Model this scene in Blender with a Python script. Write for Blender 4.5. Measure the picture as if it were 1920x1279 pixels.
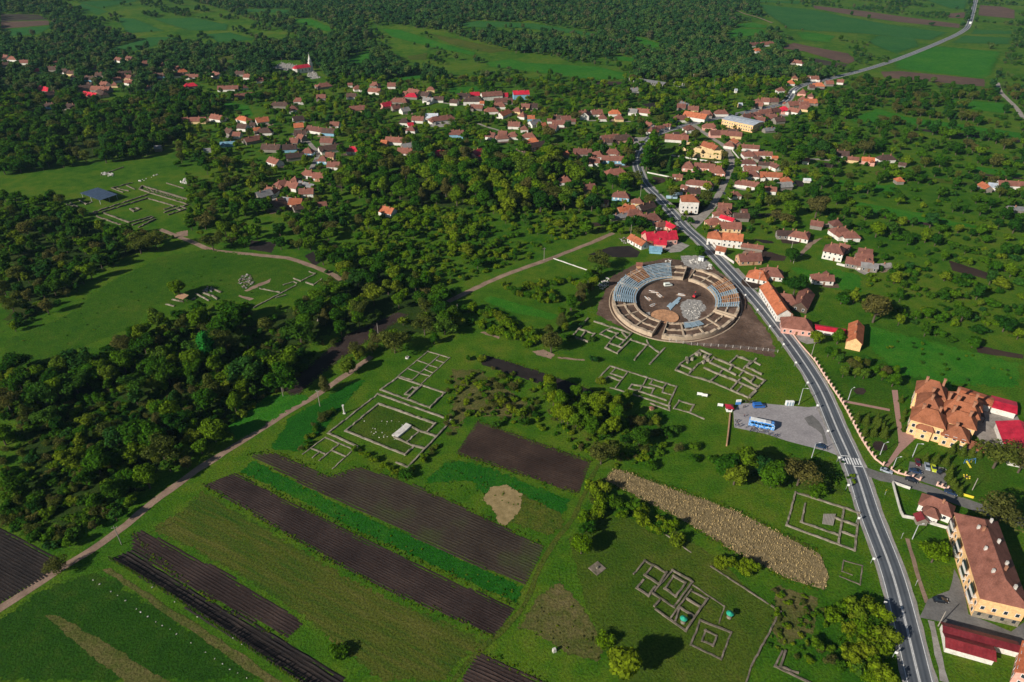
import bpy, bmesh, math, random
import numpy as np
from mathutils import Vector
R = random.Random(11)
NP = np.random.RandomState(5)
for o in list(bpy.data.objects): bpy.data.objects.remove(o)
S = bpy.context.scene
C = S.collection
# ------------------------------------------------------------------ camera, sky, sun, exposure
FPX, PITCH, CAMH = 1280.0, math.radians(32.0), 184.0     # focal length in photo pixels, tilt, height of the drone
cd = bpy.data.cameras.new('camera'); cam = bpy.data.objects.new('camera', cd); C.objects.link(cam)
cd.sensor_width = 36.0; cd.lens = 36.0 * FPX / 1920.0; cd.clip_start = 1.0; cd.clip_end = 20000.0
cam.location = (0, 0, CAMH); cam.rotation_euler = (math.pi / 2 - PITCH, 0, 0); S.camera = cam
SUN_TO = Vector((14.36, 10.47, -9.2)).normalized()
SUN_EL = math.asin(-SUN_TO.z)
W = bpy.data.worlds.new('World'); S.world = W; W.use_nodes = True
nt = W.node_tree; bg = nt.nodes['Background']
sky = nt.nodes.new('ShaderNodeTexSky'); sky.sky_type = 'NISHITA'; sky.sun_disc = False
sky.sun_elevation = SUN_EL; sky.sun_rotation = math.atan2(-SUN_TO.x, -SUN_TO.y)
sky.altitude = 500; sky.air_density = 1.0; sky.dust_density = 0.6
nt.links.new(sky.outputs[0], bg.inputs[0]); bg.inputs[1].default_value = 0.05
sl = bpy.data.lights.new('sun', 'SUN'); sl.energy = 5.0; sl.angle = math.radians(0.53); sl.color = (1.0, 0.93, 0.82)
so = bpy.data.objects.new('sun', sl); C.objects.link(so); so.location = (0, 0, 400)
so.rotation_euler = SUN_TO.to_track_quat('-Z', 'Y').to_euler()
S.view_settings.view_transform = 'Standard'; S.view_settings.look = 'None'
S.view_settings.exposure = 0.25; S.view_settings.gamma = 1.0; S.view_settings.use_curve_mapping = False
HAZE = 3e-5
S.render.engine = 'CYCLES'; S.cycles.max_bounces = 6; S.cycles.transparent_max_bounces = 6
S.cycles.use_denoising = True
# ------------------------------------------------------------------ terrain height and photo pixel -> place on the ground
def sstep(a, b, x):
    t = np.clip((x - a) / (b - a), 0, 1); return t * t * (3 - 2 * t)
def H(x, y):
    x = np.asarray(x, float); y = np.asarray(y, float)
    s = sstep(1020, 2000, y)
    m = 1 - 0.8 * sstep(150, 800, x - 0.12 * y)
    return s * m * (20 + 13 * np.sin(x * .0042 + 1.0) + 9 * np.sin(y * .0062 + x * .0021))
def h1(x, y): return float(H(x, y)) if y > 1020 else 0.0
CT, ST = math.cos(PITCH), math.sin(PITCH)
def G(px, py, dz=0.0):
    u = (px - 960) / FPX; v = (py - 639.5) / FPX
    dx, dy, dzr = u, CT - v * ST, -ST - v * CT
    z = dz
    for _ in range(25):
        t = (z - CAMH) / dzr; x, y = dx * t, dy * t
        zn = h1(x, y) + dz
        if abs(zn - z) < .01: break
        z = zn
    return Vector((x, y, z))
def PROJ(x, y, z):
    d = y * CT + (CAMH - z) * ST; vv = y * ST - (CAMH - z) * CT
    return 960 + FPX * x / d, 639.5 - FPX * vv / d, d
TILE = dict(A=(0,0,2.975),B=(640,0,2.975),C=(1280,0,2.975),D=(0,430,2.975),E=(640,430,2.975),F=(1280,430,2.975),
  G=(0,850,2.981),H=(640,850,2.981),I=(1280,850,2.981),J=(1100,460,5.5618),K=(1640,680,5.814),L=(1640,880,3.207),
  a1=(0,90,5.8125),a2=(320,90,5.8125),a3=(480,180,5.8125),a4=(640,140,5.8125),a5=(880,130,5.8125),a6=(1100,130,5.8125),
  a7=(1280,130,5.8125),a8=(1100,280,5.8125),b1=(1320,230,5.8125),b2=(1300,400,5.8125),b3=(1400,540,5.8125),b4=(1600,230,5.8125),
  b5=(100,290,5.8125),b6=(300,480,5.8125),b7=(540,640,4.919),b8=(1060,590,5.0526),c1=(1160,1000,4.584),c2=(1340,720,6.857),
  c3=(1540,820,6.393),c4=(1700,900,3.373),c5=(100,980,3.5556),c6=(1300,0,3.097),c7=(640,0,2.743),c8=(0,0,2.743),f=(0,0,1.0))
def px(t, x, y):
    o = TILE[t]; return o[0] + x / o[2], o[1] + y / o[2]
def gp(t, x, y, dz=0.0): return G(*px(t, x, y), dz)
def parse(s):                       # "a1 10,20 30,40" -> photo pixels; a new tile name switches the tile
    out = []; t = 'f'
    for w in s.split():
        if ',' in w:
            a, b = w.split(','); out.append(px(t, float(a), float(b)))
        else: t = w
    return out
def wpoly(s, dz=0.0): return [G(a, b, dz) for a, b in parse(s)]
def inpoly(pts, poly):              # vectorised point in polygon
    x, y = pts[:, 0], pts[:, 1]; r = np.zeros(len(x), bool); n = len(poly)
    for i in range(n):
        x1, y1 = poly[i]; x2, y2 = poly[(i + 1) % n]
        if y1 == y2: continue
        c = ((y1 > y) != (y2 > y)) & (x < (x2 - x1) * (y - y1) / (y2 - y1) + x1); r ^= c
    return r
# ------------------------------------------------------------------ materials
MATS = {}
def new_mat(name):
    m = bpy.data.materials.new(name); m.use_nodes = True; MATS[name] = m
    n = m.node_tree.nodes; return m, m.node_tree, n['Principled BSDF']
def node(t, ty, **kw):
    n = t.nodes.new(ty)
    for k, v in kw.items():
        if k.startswith('i_'): n.inputs[k[2:].replace('_', ' ')].default_value = v
        else: setattr(n, k, v)
    return n
def noise(t, vec, scale, detail=4, rough=.6):
    n = node(t, 'ShaderNodeTexNoise'); n.inputs['Scale'].default_value = scale
    n.inputs['Detail'].default_value = detail; n.inputs['Roughness'].default_value = rough
    if vec is not None: t.links.new(vec, n.inputs['Vector'])
    return n.outputs[0]
def ramp(t, fac, stops):
    r = node(t, 'ShaderNodeValToRGB'); e = r.color_ramp.elements
    while len(e) > 1: e.remove(e[-1])
    e[0].position = stops[0][0]; e[0].color = (*stops[0][1], 1)
    for p, c in stops[1:]:
        k = e.new(p); k.color = (*c, 1)
    t.links.new(fac, r.inputs[0]); return r.outputs[0]
def mixc(t, fac, a, b, mode='MIX'):
    m = node(t, 'ShaderNodeMix', data_type='RGBA', blend_type=mode)
    for s, v in ((m.inputs[0], fac), (m.inputs[6], a), (m.inputs[7], b)):
        if hasattr(v, 'node'): t.links.new(v, s)
        else: s.default_value = (*v, 1) if isinstance(v, tuple) else v
    return m.outputs[2]
def bump(t, b, hgt, dist, strength=1.0):
    n = node(t, 'ShaderNodeBump'); n.inputs['Distance'].default_value = dist; n.inputs['Strength'].default_value = strength
    t.links.new(hgt, n.inputs['Height']); t.links.new(n.outputs[0], b.inputs['Normal']); return n
def gray(v): return (v, v, v)
def sc(c, k): return tuple(x * k for x in c)
def ragged(m, t, b, tc, scale=.4):
    """patch margins break up irregularly where the mesh carries the attribute 'fade'"""
    at = node(t, 'ShaderNodeAttribute', attribute_name='fade'); n = noise(t, tc, scale, 4, .7)
    st = node(t, 'ShaderNodeMapRange'); st.inputs[1].default_value = .3; st.inputs[2].default_value = .7; t.links.new(n, st.inputs[0])
    gt = node(t, 'ShaderNodeMath', operation='GREATER_THAN'); t.links.new(at.outputs['Fac'], gt.inputs[0]); t.links.new(st.outputs[0], gt.inputs[1])
    tr = node(t, 'ShaderNodeBsdfTransparent'); ms = node(t, 'ShaderNodeMixShader'); t.links.new(gt.outputs[0], ms.inputs[0]); t.links.new(b.outputs[0], ms.inputs[1]); t.links.new(tr.outputs[0], ms.inputs[2])
    t.links.new(ms.outputs[0], t.nodes['Material Output'].inputs[0])
RAG = ('soil', 'soil_purple', 'soil_wet', 'soil_far', 'soil_site', 'soil_green', 'dirt_track', 'rubble', 'stubble_ground', 'tan_patch', 'gravel')
def surf(name, c1, c2, scale=.3, rough=.9, c3=None, bumpd=0.0, bscale=2.0, fine=None, spec=.2, metal=0.0):
    """two or three tone procedural surface in world metres"""
    m, t, b = new_mat(name)
    tc = node(t, 'ShaderNodeTexCoord').outputs['Object']
    n1 = noise(t, tc, scale, 6)
    st = [(.32, c1), (.68, c2)]
    if c3: st = [(.28, c1), (.5, c2), (.74, c3)]
    col = ramp(t, n1, st)
    n2 = noise(t, tc, fine or scale * 9, 3)
    col = mixc(t, .55, col, ramp(t, n2, [(.25, gray(.55)), (.75, gray(1.3))]), 'MULTIPLY')
    t.links.new(col, b.inputs['Base Color']); b.inputs['Roughness'].default_value = rough
    b.inputs['Specular IOR Level'].default_value = spec; b.inputs['Metallic'].default_value = metal
    if bumpd: bump(t, b, noise(t, tc, bscale, 4), bumpd)
    if name in RAG: ragged(m, t, b, tc)
    return m
def grass(name, stops, big=.02, mid=.16, streak=None):
    m, t, b = new_mat(name)
    tc = node(t, 'ShaderNodeTexCoord').outputs['Object']
    if streak is not None:
        mp = node(t, 'ShaderNodeMapping'); mp.vector_type = 'TEXTURE'; mp.inputs['Rotation'].default_value = (0, 0, streak); mp.inputs['Scale'].default_value = (9.0, 1.0, 1.0); t.links.new(tc, mp.inputs[0]); tc0 = tc; tc = mp.outputs[0]
    else: tc0 = tc
    nb = noise(t, tc, big, 5, .62); nm = noise(t, tc, mid, 5, .65); nf = noise(t, tc0, 1.3, 3, .7)
    add = node(t, 'ShaderNodeMath', operation='MULTIPLY_ADD'); t.links.new(nm, add.inputs[0]); add.inputs[1].default_value = .55
    ad2 = node(t, 'ShaderNodeMath', operation='MULTIPLY_ADD'); t.links.new(nb, ad2.inputs[0]); ad2.inputs[1].default_value = .6; ad2.inputs[2].default_value = -.08
    t.links.new(ad2.outputs[0], add.inputs[2])
    col = ramp(t, add.outputs[0], stops)
    col = mixc(t, .8, col, ramp(t, nf, [(.30, gray(.38)), (.70, gray(1.5))]), 'MULTIPLY')
    t.links.new(col, b.inputs['Base Color']); b.inputs['Roughness'].default_value = .95; b.inputs['Specular IOR Level'].default_value = .08
    bump(t, b, nf, .35, .9)
    ragged(m, t, b, tc0)
    return m
grass('grass', [(.24, (.010, .054, .003)), (.38, (.028, .098, .004)), (.48, (.052, .126, .006)), (.58, (.084, .142, .009)), (.68, (.112, .138, .018)), (.78, (.165, .150, .048))], big=.013, mid=.11)
grass('grass_vivid', [(.3, (.018, .110, .006)), (.5, (.030, .145, .008)), (.7, (.065, .170, .012))])
grass('grass_teal', [(.3, (.018, .092, .016)), (.5, (.028, .116, .020)), (.7, (.050, .130, .020))])
grass('grass_lush', [(.3, (.008, .072, .004)), (.5, (.014, .098, .006)), (.7, (.040, .130, .008))], mid=.3)
grass('grass_olive', [(.26, (.026, .066, .006)), (.42, (.052, .090, .009)), (.58, (.088, .104, .014)), (.74, (.130, .115, .032))], mid=.25)
grass('grass_dry', [(.26, (.034, .074, .008)), (.45, (.080, .092, .020)), (.6, (.135, .115, .042)), (.75, (.190, .150, .075))], mid=.3)
grass('lawn', [(.3, (.016, .074, .004)), (.5, (.038, .102, .005)), (.7, (.078, .118, .011))], mid=.2)
grass('grass_vignette', [(.3, (.010, .046, .003)), (.5, (.020, .068, .004)), (.7, (.048, .082, .009))], mid=.2)  # darker green: vignette near the frame edge put into the grass colour
_a, _b = G(440, 900), G(965, 1142); ROWANG = math.atan2(_b.y - _a.y, _b.x - _a.x)
grass('grass_rows', [(.26, (.018, .062, .005)), (.40, (.040, .085, .008)), (.52, (.072, .092, .012)), (.64, (.105, .105, .022)), (.76, (.150, .125, .045))], big=.12, mid=.5, streak=ROWANG)
grass('lawn_worn', [(.26, (.020, .066, .004)), (.42, (.042, .088, .006)), (.56, (.068, .102, .010)), (.72, (.115, .114, .024))], mid=.12)
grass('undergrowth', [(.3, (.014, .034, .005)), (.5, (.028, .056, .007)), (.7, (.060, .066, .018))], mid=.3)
surf('stubble_ground', (.16, .12, .055), (.30, .23, .12), .5, .95, bumpd=.1, bscale=3)
surf('tan_patch', (.20, .15, .06), (.34, .25, .12), .4, .95, bumpd=.1)
surf('soil', (.022, .0125, .0095), (.040, .024, .018), .06, .95, c3=(.066, .041, .030), fine=.9, bumpd=.12, bscale=1.5)
surf('soil_purple', (.020, .012, .011), (.036, .023, .020), .06, .95, c3=(.060, .039, .032), fine=.9, bumpd=.1, bscale=1.5)
surf('soil_wet', (.014, .011, .011), (.030, .022, .019), .15, .9, bumpd=.1)
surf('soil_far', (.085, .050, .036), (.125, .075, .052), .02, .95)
surf('soil_site', (.070, .042, .030), (.115, .072, .050), .09, .95, c3=(.24, .16, .12), bumpd=.3, bscale=.8, fine=.6)
surf('soil_green', (.028, .019, .015), (.046, .034, .024), .05, .95, c3=(.046, .062, .016), fine=.9, bumpd=.1)
surf('dirt_track', (.19, .125, .090), (.34, .235, .17), .2, .95, bumpd=.06)
surf('concrete_lane', (.22, .19, .165), (.36, .32, .285), .25, .9, fine=1.2)
surf('gravel', (.22, .20, .18), (.38, .35, .32), .3, .95, fine=2.5)
surf('asphalt_lot', (.25, .23, .235), (.36, .335, .335), .12, .9, fine=1.1)
surf('asphalt_side', (.12, .115, .11), (.20, .19, .18), .2, .9, fine=1.5)
surf('stone_wall', (.095, .100, .050), (.25, .215, .165), .4, .95, c3=(.40, .345, .27), bumpd=.25, bscale=2.2, fine=2.0)
surf('stone_dark', (.075, .080, .045), (.17, .14, .105), .4, .95, c3=(.29, .24, .19), bumpd=.2, bscale=2.2, fine=2.0)
surf('stone_white', (.45, .42, .38), (.70, .67, .62), .5, .9, fine=2.5)
surf('rubble', (.18, .165, .15), (.48, .46, .43), .7, .95, bumpd=.2, bscale=2, fine=3)
surf('stone_arena', (.30, .225, .155), (.50, .39, .28), .25, .95, c3=(.40, .32, .23), bumpd=.2, bscale=1.6, fine=1.6)
def plain(name, c, rough=.7, spec=.3, metal=0.0, var=.35, scale=.8):
    return surf(name, sc(c, 1 - var * .5), sc(c, 1 + var * .35), scale, rough, spec=spec, metal=metal, fine=scale * 6)
def walls(name, c): return surf(name, sc(c, .72), sc(c, 1.0), .35, .9, c3=sc(c, .9), fine=1.7)
WALL = dict(W=walls('plaster_white', (.72, .68, .62)), Y=walls('plaster_cream', (.72, .52, .28)), P=walls('plaster_pink', (.68, .36, .29)),
  U=walls('plaster_blue', (.22, .42, .55)), N=walls('wall_grey', (.24, .21, .18)), T=walls('brick_orange', (.50, .29, .17)), K=walls('plaster_apricot', (.80, .50, .24)))
def roofmat(name, c, tiles=True):
    m, t, b = new_mat(name)
    tc = node(t, 'ShaderNodeTexCoord').outputs['Object']; oi = node(t, 'ShaderNodeObjectInfo')
    n1 = noise(t, tc, .35, 5, .65); n2 = noise(t, tc, 2.6, 3)
    col = ramp(t, n1, [(.25, sc(c, .55)), (.5, c), (.75, tuple(min(1, x * 1.25 + .012) for x in c))])
    col = mixc(t, .7, col, ramp(t, n2, [(.25, gray(.6)), (.75, gray(1.25))]), 'MULTIPLY')
    col = mixc(t, .8, col, ramp(t, oi.outputs['Random'], [(0, (.55, .55, .6)), (.35, (.95, .9, .9)), (.7, (1.05, 1.0, .95)), (1, (1.25, 1.1, 1.0))]), 'MULTIPLY')
    t.links.new(col, b.inputs['Base Color']); b.inputs['Roughness'].default_value = .85 if tiles else .45
    b.inputs['Specular IOR Level'].default_value = .2 if tiles else .4
    sep = node(t, 'ShaderNodeSeparateXYZ'); t.links.new(tc, sep.inputs[0])
    mm = node(t, 'ShaderNodeMath', operation='SINE'); mu = node(t, 'ShaderNodeMath', operation='MULTIPLY'); mu.inputs[1].default_value = 2 * math.pi / (.22 if tiles else .35)
    t.links.new(sep.outputs[2 if tiles else 0], mu.inputs[0]); t.links.new(mu.outputs[0], mm.inputs[0])
    bump(t, b, mm.outputs[0], .03 if tiles else .02)
    return m
ROOF = dict(R=roofmat('tile_old', (.225, .098, .074)), O=roofmat('tile_orange', (.46, .150, .072)), C=roofmat('sheet_crimson', (.50, .018, .045), False),
  D=roofmat('tile_dark', (.095, .058, .048)), G=roofmat('sheet_grey', (.25, .25, .25), False), B=roofmat('sheet_blue', (.14, .30, .42), False), Z=roofmat('sheet_slate', (.055, .090, .150), False),
  M=roofmat('sheet_maroon', (.20, .022, .028), False), H=roofmat('tile_hotel', (.30, .115, .060)), S=roofmat('sheet_pale', (.55, .62, .68), False))
plain('window_glass', (.025, .035, .045), .15, .6); plain('window_frame', (.75, .75, .74), .6); plain('door_wood', (.20, .10, .05), .7)
plain('chimney_brick', (.36, .17, .10), .9); plain('wood_pale', (.52, .27, .14), .8, var=.7, scale=.5); plain('wood_dark', (.10, .07, .05), .85)
plain('wood_pole', (.34, .30, .26), .9); plain('metal_grey', (.45, .46, .48), .5); plain('paint_white', (.80, .80, .78), .7, var=.5, scale=.6)
plain('steel_blue', (.34, .47, .56), .5, var=.4); plain('tyre', (.02, .02, .02), .9); plain('rim', (.45, .45, .46), .35, metal=.6)
plain('car_glass', (.02, .03, .04), .08, .7); plain('plastic_white', (.80, .80, .78), .6); plain('green_paint', (.02, .35, .22), .6)
plain('pink_post', (.72, .47, .38), .9); plain('yellow_paint', (.75, .62, .05), .6); plain('red_paint', (.55, .03, .04), .5); plain('blue_paint', (.08, .25, .60), .45)
plain('brick_path', (.38, .22, .18), .9, scale=1.5); plain('bark', (.10, .075, .055), .95); plain('skin', (.5, .3, .22), .6); plain('hair', (.03, .02, .015), .8)
for i, c in enumerate([(.02, .02, .025), (.05, .05, .07), (.10, .03, .03), (.03, .05, .12), (.35, .34, .32), (.12, .10, .08)]): plain('cloth_%s' % 'abcdef'[i], c, .9)
for nme, c in dict(car_black=(.012, .014, .02), car_navy=(.02, .04, .09), car_maroon=(.10, .012, .018), car_lime=(.55, .62, .04), car_white=(.72, .76, .68), car_silver=(.33, .37, .42), car_blue=(.02, .12, .42)).items():
    m, t, b = new_mat(nme); b.inputs['Base Color'].default_value = (*c, 1); b.inputs['Roughness'].default_value = .22; b.inputs['Coat Weight'].default_value = .5
# asphalt of the main road: worn wheel tracks, pale crown and edges (UV: u across in metres)
m, t, b = new_mat('asphalt_main')
uv = node(t, 'ShaderNodeUVMap').outputs[0]; sp = node(t, 'ShaderNodeSeparateXYZ'); t.links.new(uv, sp.inputs[0])
ab = node(t, 'ShaderNodeMath', operation='ABSOLUTE'); t.links.new(sp.outputs[0], ab.inputs[0])
dv = node(t, 'ShaderNodeMath', operation='DIVIDE'); t.links.new(ab.outputs[0], dv.inputs[0]); dv.inputs[1].default_value = 4.0
col = ramp(t, dv.outputs[0], [(0, gray(.30)), (.08, (.22, .225, .23)), (.17, (.070, .079, .092)), (.36, (.105, .116, .130)), (.5, (.058, .067, .080)), (.68, (.098, .108, .122)), (.78, (.12, .127, .135)), (.88, gray(.22)), (1, gray(.27))])
tc = node(t, 'ShaderNodeTexCoord').outputs['Object']
mp = node(t, 'ShaderNodeMapping'); mp.inputs['Scale'].default_value = (.06, 1, 1)
t.links.new(tc, mp.inputs[0])
col = mixc(t, .6, col, ramp(t, noise(t, tc, .12, 5), [(.3, gray(.7)), (.7, gray(1.35))]), 'MULTIPLY')
t.links.new(col, b.inputs['Base Color']); b.inputs['Roughness'].default_value = .6; b.inputs['Specular IOR Level'].default_value = .45
# leaves: hue per tree, value per leaf clump
def leafmat(name, stops, trans=.25):
    m, t, b = new_mat(name); oi = node(t, 'ShaderNodeObjectInfo'); ge = node(t, 'ShaderNodeNewGeometry')
    col = ramp(t, oi.outputs['Random'], stops)
    col = mixc(t, .9, col, ramp(t, ge.outputs['Random Per Island'], [(0, gray(.55)), (.5, gray(.95)), (1, (1.5, 1.45, 1.2))]), 'MULTIPLY')
    df = node(t, 'ShaderNodeBsdfDiffuse'); tr = node(t, 'ShaderNodeBsdfTranslucent'); ms = node(t, 'ShaderNodeMixShader'); ms.inputs[0].default_value = trans
    t.links.new(col, df.inputs[0]); t.links.new(mixc(t, .5, col, (.10, .16, .01)), tr.inputs[0])
    t.links.new(df.outputs[0], ms.inputs[1]); t.links.new(tr.outputs[0], ms.inputs[2])
    t.links.new(ms.outputs[0], t.nodes['Material Output'].inputs[0]); t.nodes.remove(b); return m
leafmat('leaf_green', [(0, (.030, .105, .008)), (.25, (.052, .145, .008)), (.5, (.085, .180, .009)), (.75, (.125, .210, .011)), (.9, (.165, .215, .016)), (1, (.040, .140, .020))], .4)
leafmat('leaf_bright', [(0, (.105, .205, .006)), (.5, (.150, .235, .009)), (1, (.190, .240, .014))], .4)
leafmat('leaf_dark', [(0, (.018, .070, .008)), (.4, (.032, .098, .008)), (.7, (.052, .122, .009)), (1, (.024, .088, .020))], .36)
leafmat('leaf_brown', [(0, (.080, .105, .022)), (.4, (.110, .135, .024)), (.75, (.110, .105, .036)), (1, (.140, .130, .036))], .4)
leafmat('leaf_emerald', [(0, (.018, .160, .022)), (1, (.028, .190, .026))])
leafmat('leaf_thuja', [(0, (.080, .125, .016)), (1, (.105, .145, .020))], .35)
leafmat('leaf_far', [(0, (.024, .080, .026)), (.35, (.042, .115, .030)), (.65, (.062, .138, .032)), (.88, (.098, .145, .038)), (1, (.115, .120, .062))], .38)
leafmat('straw', [(0, (.30, .22, .11)), (1, (.44, .34, .18))], .1)
# ------------------------------------------------------------------ mesh helpers
class MB:
    def __init__(s): s.v = []; s.f = []; s.m = []
    def add(s, vs, fs, mi=0):
        n = len(s.v); s.v += [tuple(v) for v in vs]; s.f += [tuple(i + n for i in f) for f in fs]; s.m += [mi] * len(fs); return s
    def box(s, c, d, rz=0.0, mi=0, taper=1.0):
        hx, hy, hz = d[0] / 2, d[1] / 2, d[2]; cs, sn = math.cos(rz), math.sin(rz); vs = []
        for z, k in ((0, 1.0), (hz, taper)):
            for x, y in ((-hx, -hy), (hx, -hy), (hx, hy), (-hx, hy)):
                vs.append((c[0] + (x * cs - y * sn) * k, c[1] + (x * sn + y * cs) * k, c[2] + z))
        return s.add(vs, [(3, 2, 1, 0), (4, 5, 6, 7), (0, 1, 5, 4), (1, 2, 6, 5), (2, 3, 7, 6), (3, 0, 4, 7)], mi)
    def cyl(s, a, b, r0, r1=None, n=8, mi=0):
        a, b = Vector(a), Vector(b); r1 = r0 if r1 is None else r1
        d = (b - a).normalized(); u = d.orthogonal().normalized(); w = d.cross(u); vs = []
        for p, r in ((a, r0), (b, r1)):
            for i in range(n):
                q = 2 * math.pi * i / n; vs.append(p + (u * math.cos(q) + w * math.sin(q)) * r)
        return s.add(vs, [(i, (i + 1) % n, n + (i + 1) % n, n + i) for i in range(n)] + [tuple(range(n - 1, -1, -1)), tuple(range(n, 2 * n))], mi)
    def prism(s, poly, z0, z1, mi=0):
        n = len(poly); vs = [(p[0], p[1], z0) for p in poly] + [(p[0], p[1], z1) for p in poly]
        ar = sum(poly[i][0] * poly[(i + 1) % n][1] - poly[(i + 1) % n][0] * poly[i][1] for i in range(n))
        if ar < 0: vs = vs[:n][::-1] + vs[n:][::-1]
        return s.add(vs, [tuple(range(n - 1, -1, -1)), tuple(range(n, 2 * n))] + [(i, (i + 1) % n, n + (i + 1) % n, n + i) for i in range(n)], mi)
    def mesh(s, name, mats):
        me = bpy.data.meshes.new(name); me.from_pydata(s.v, [], s.f)
        for m in (mats if isinstance(mats, (list, tuple)) else [mats]): me.materials.append(MATS[m] if isinstance(m, str) else m)
        if any(s.m): me.polygons.foreach_set('material_index', s.m)
        me.update(); return me
    def build(s, name, mats, parent=None, smooth=False):
        me = s.mesh(name, mats)
        if smooth: me.polygons.foreach_set('use_smooth', [True] * len(me.polygons))
        return link(name, me, parent)
def link(name, me, parent=None, loc=None, rz=None):
    o = bpy.data.objects.new(name, me); C.objects.link(o)
    if parent is not None: o.parent = parent
    if loc is not None: o.location = loc
    if rz is not None: o.rotation_euler = (0, 0, rz)
    return o
def tag(o, label=None, cat=None, group=None, kind=None):
    if label: o['label'] = label
    if cat: o['category'] = cat
    if group: o['group'] = group
    if kind: o['kind'] = kind
    return o
def thing(name, loc, rz=0.0, label=None, cat=None, group=None):
    o = link(name, None, None, loc, rz); o.empty_display_size = .5
    return tag(o, label, cat, group)
def catmull(pts, step):
    P = [Vector(p) for p in pts]; P = [P[0] * 2 - P[1]] + P + [P[-1] * 2 - P[-2]]; out = []
    for i in range(1, len(P) - 2):
        a, b, c, d = P[i - 1:i + 3]; n = max(1, int((c - b).length / step))
        for k in range(n):
            t = k / n; out.append(.5 * ((2 * b) + (c - a) * t + (2 * a - 5 * b + 4 * c - d) * t * t + (3 * b - a - 3 * c + d) * t ** 3))
    out.append(P[-2]); return out
def normals2(line):
    out = []
    for i, p in enumerate(line):
        d = (line[min(i + 1, len(line) - 1)] - line[max(i - 1, 0)]); d.z = 0; d.normalize(); out.append(Vector((-d.y, d.x, 0)))
    return out
def ribbon(name, line, o0, o1, dz, mat, kind='structure', parent=None, wob=0.0, dash=None):
    """strip from offset o0 to o1 beside a line, with metric UVs"""
    ns = normals2(line); v = []; f = []; uvs = []; s = 0.0; k = len(line)
    for i, p in enumerate(line):
        if i: s += (line[i] - line[i - 1]).length
        for o in (o0, (o0 + o1) / 2, o1):
            oo = o + (R.uniform(-wob, wob) if wob and o != (o0 + o1) / 2 else 0)
            q = p + ns[i] * oo; v.append((q.x, q.y, h1(q.x, q.y) + dz + (.4 if q.y > 990 else 0))); uvs.append((oo, s))
    for i in range(k - 1):
        if dash and (uvs[i * 3][1] % (dash[0] + dash[1])) > dash[0]: continue
        a = i * 3; f += [(a, a + 3, a + 4, a + 1), (a + 1, a + 4, a + 5, a + 2)]
    me = bpy.data.meshes.new(name); me.from_pydata(v, [], f); me.materials.append(MATS[mat])
    ul = me.uv_layers.new(name='UVMap')
    for lp in me.loops: ul.data[lp.index].uv = uvs[lp.vertex_index]
    bm = bmesh.new(); bm.from_mesh(me); bmesh.ops.recalc_face_normals(bm, faces=bm.faces)
    if bm.faces and sum(x.normal.z for x in bm.faces) < 0: bmesh.ops.reverse_faces(bm, faces=bm.faces)
    bm.to_mesh(me); bm.free(); me.update()
    o = link(name, me, parent)
    if kind and parent is None: o['kind'] = kind
    return o
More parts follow.
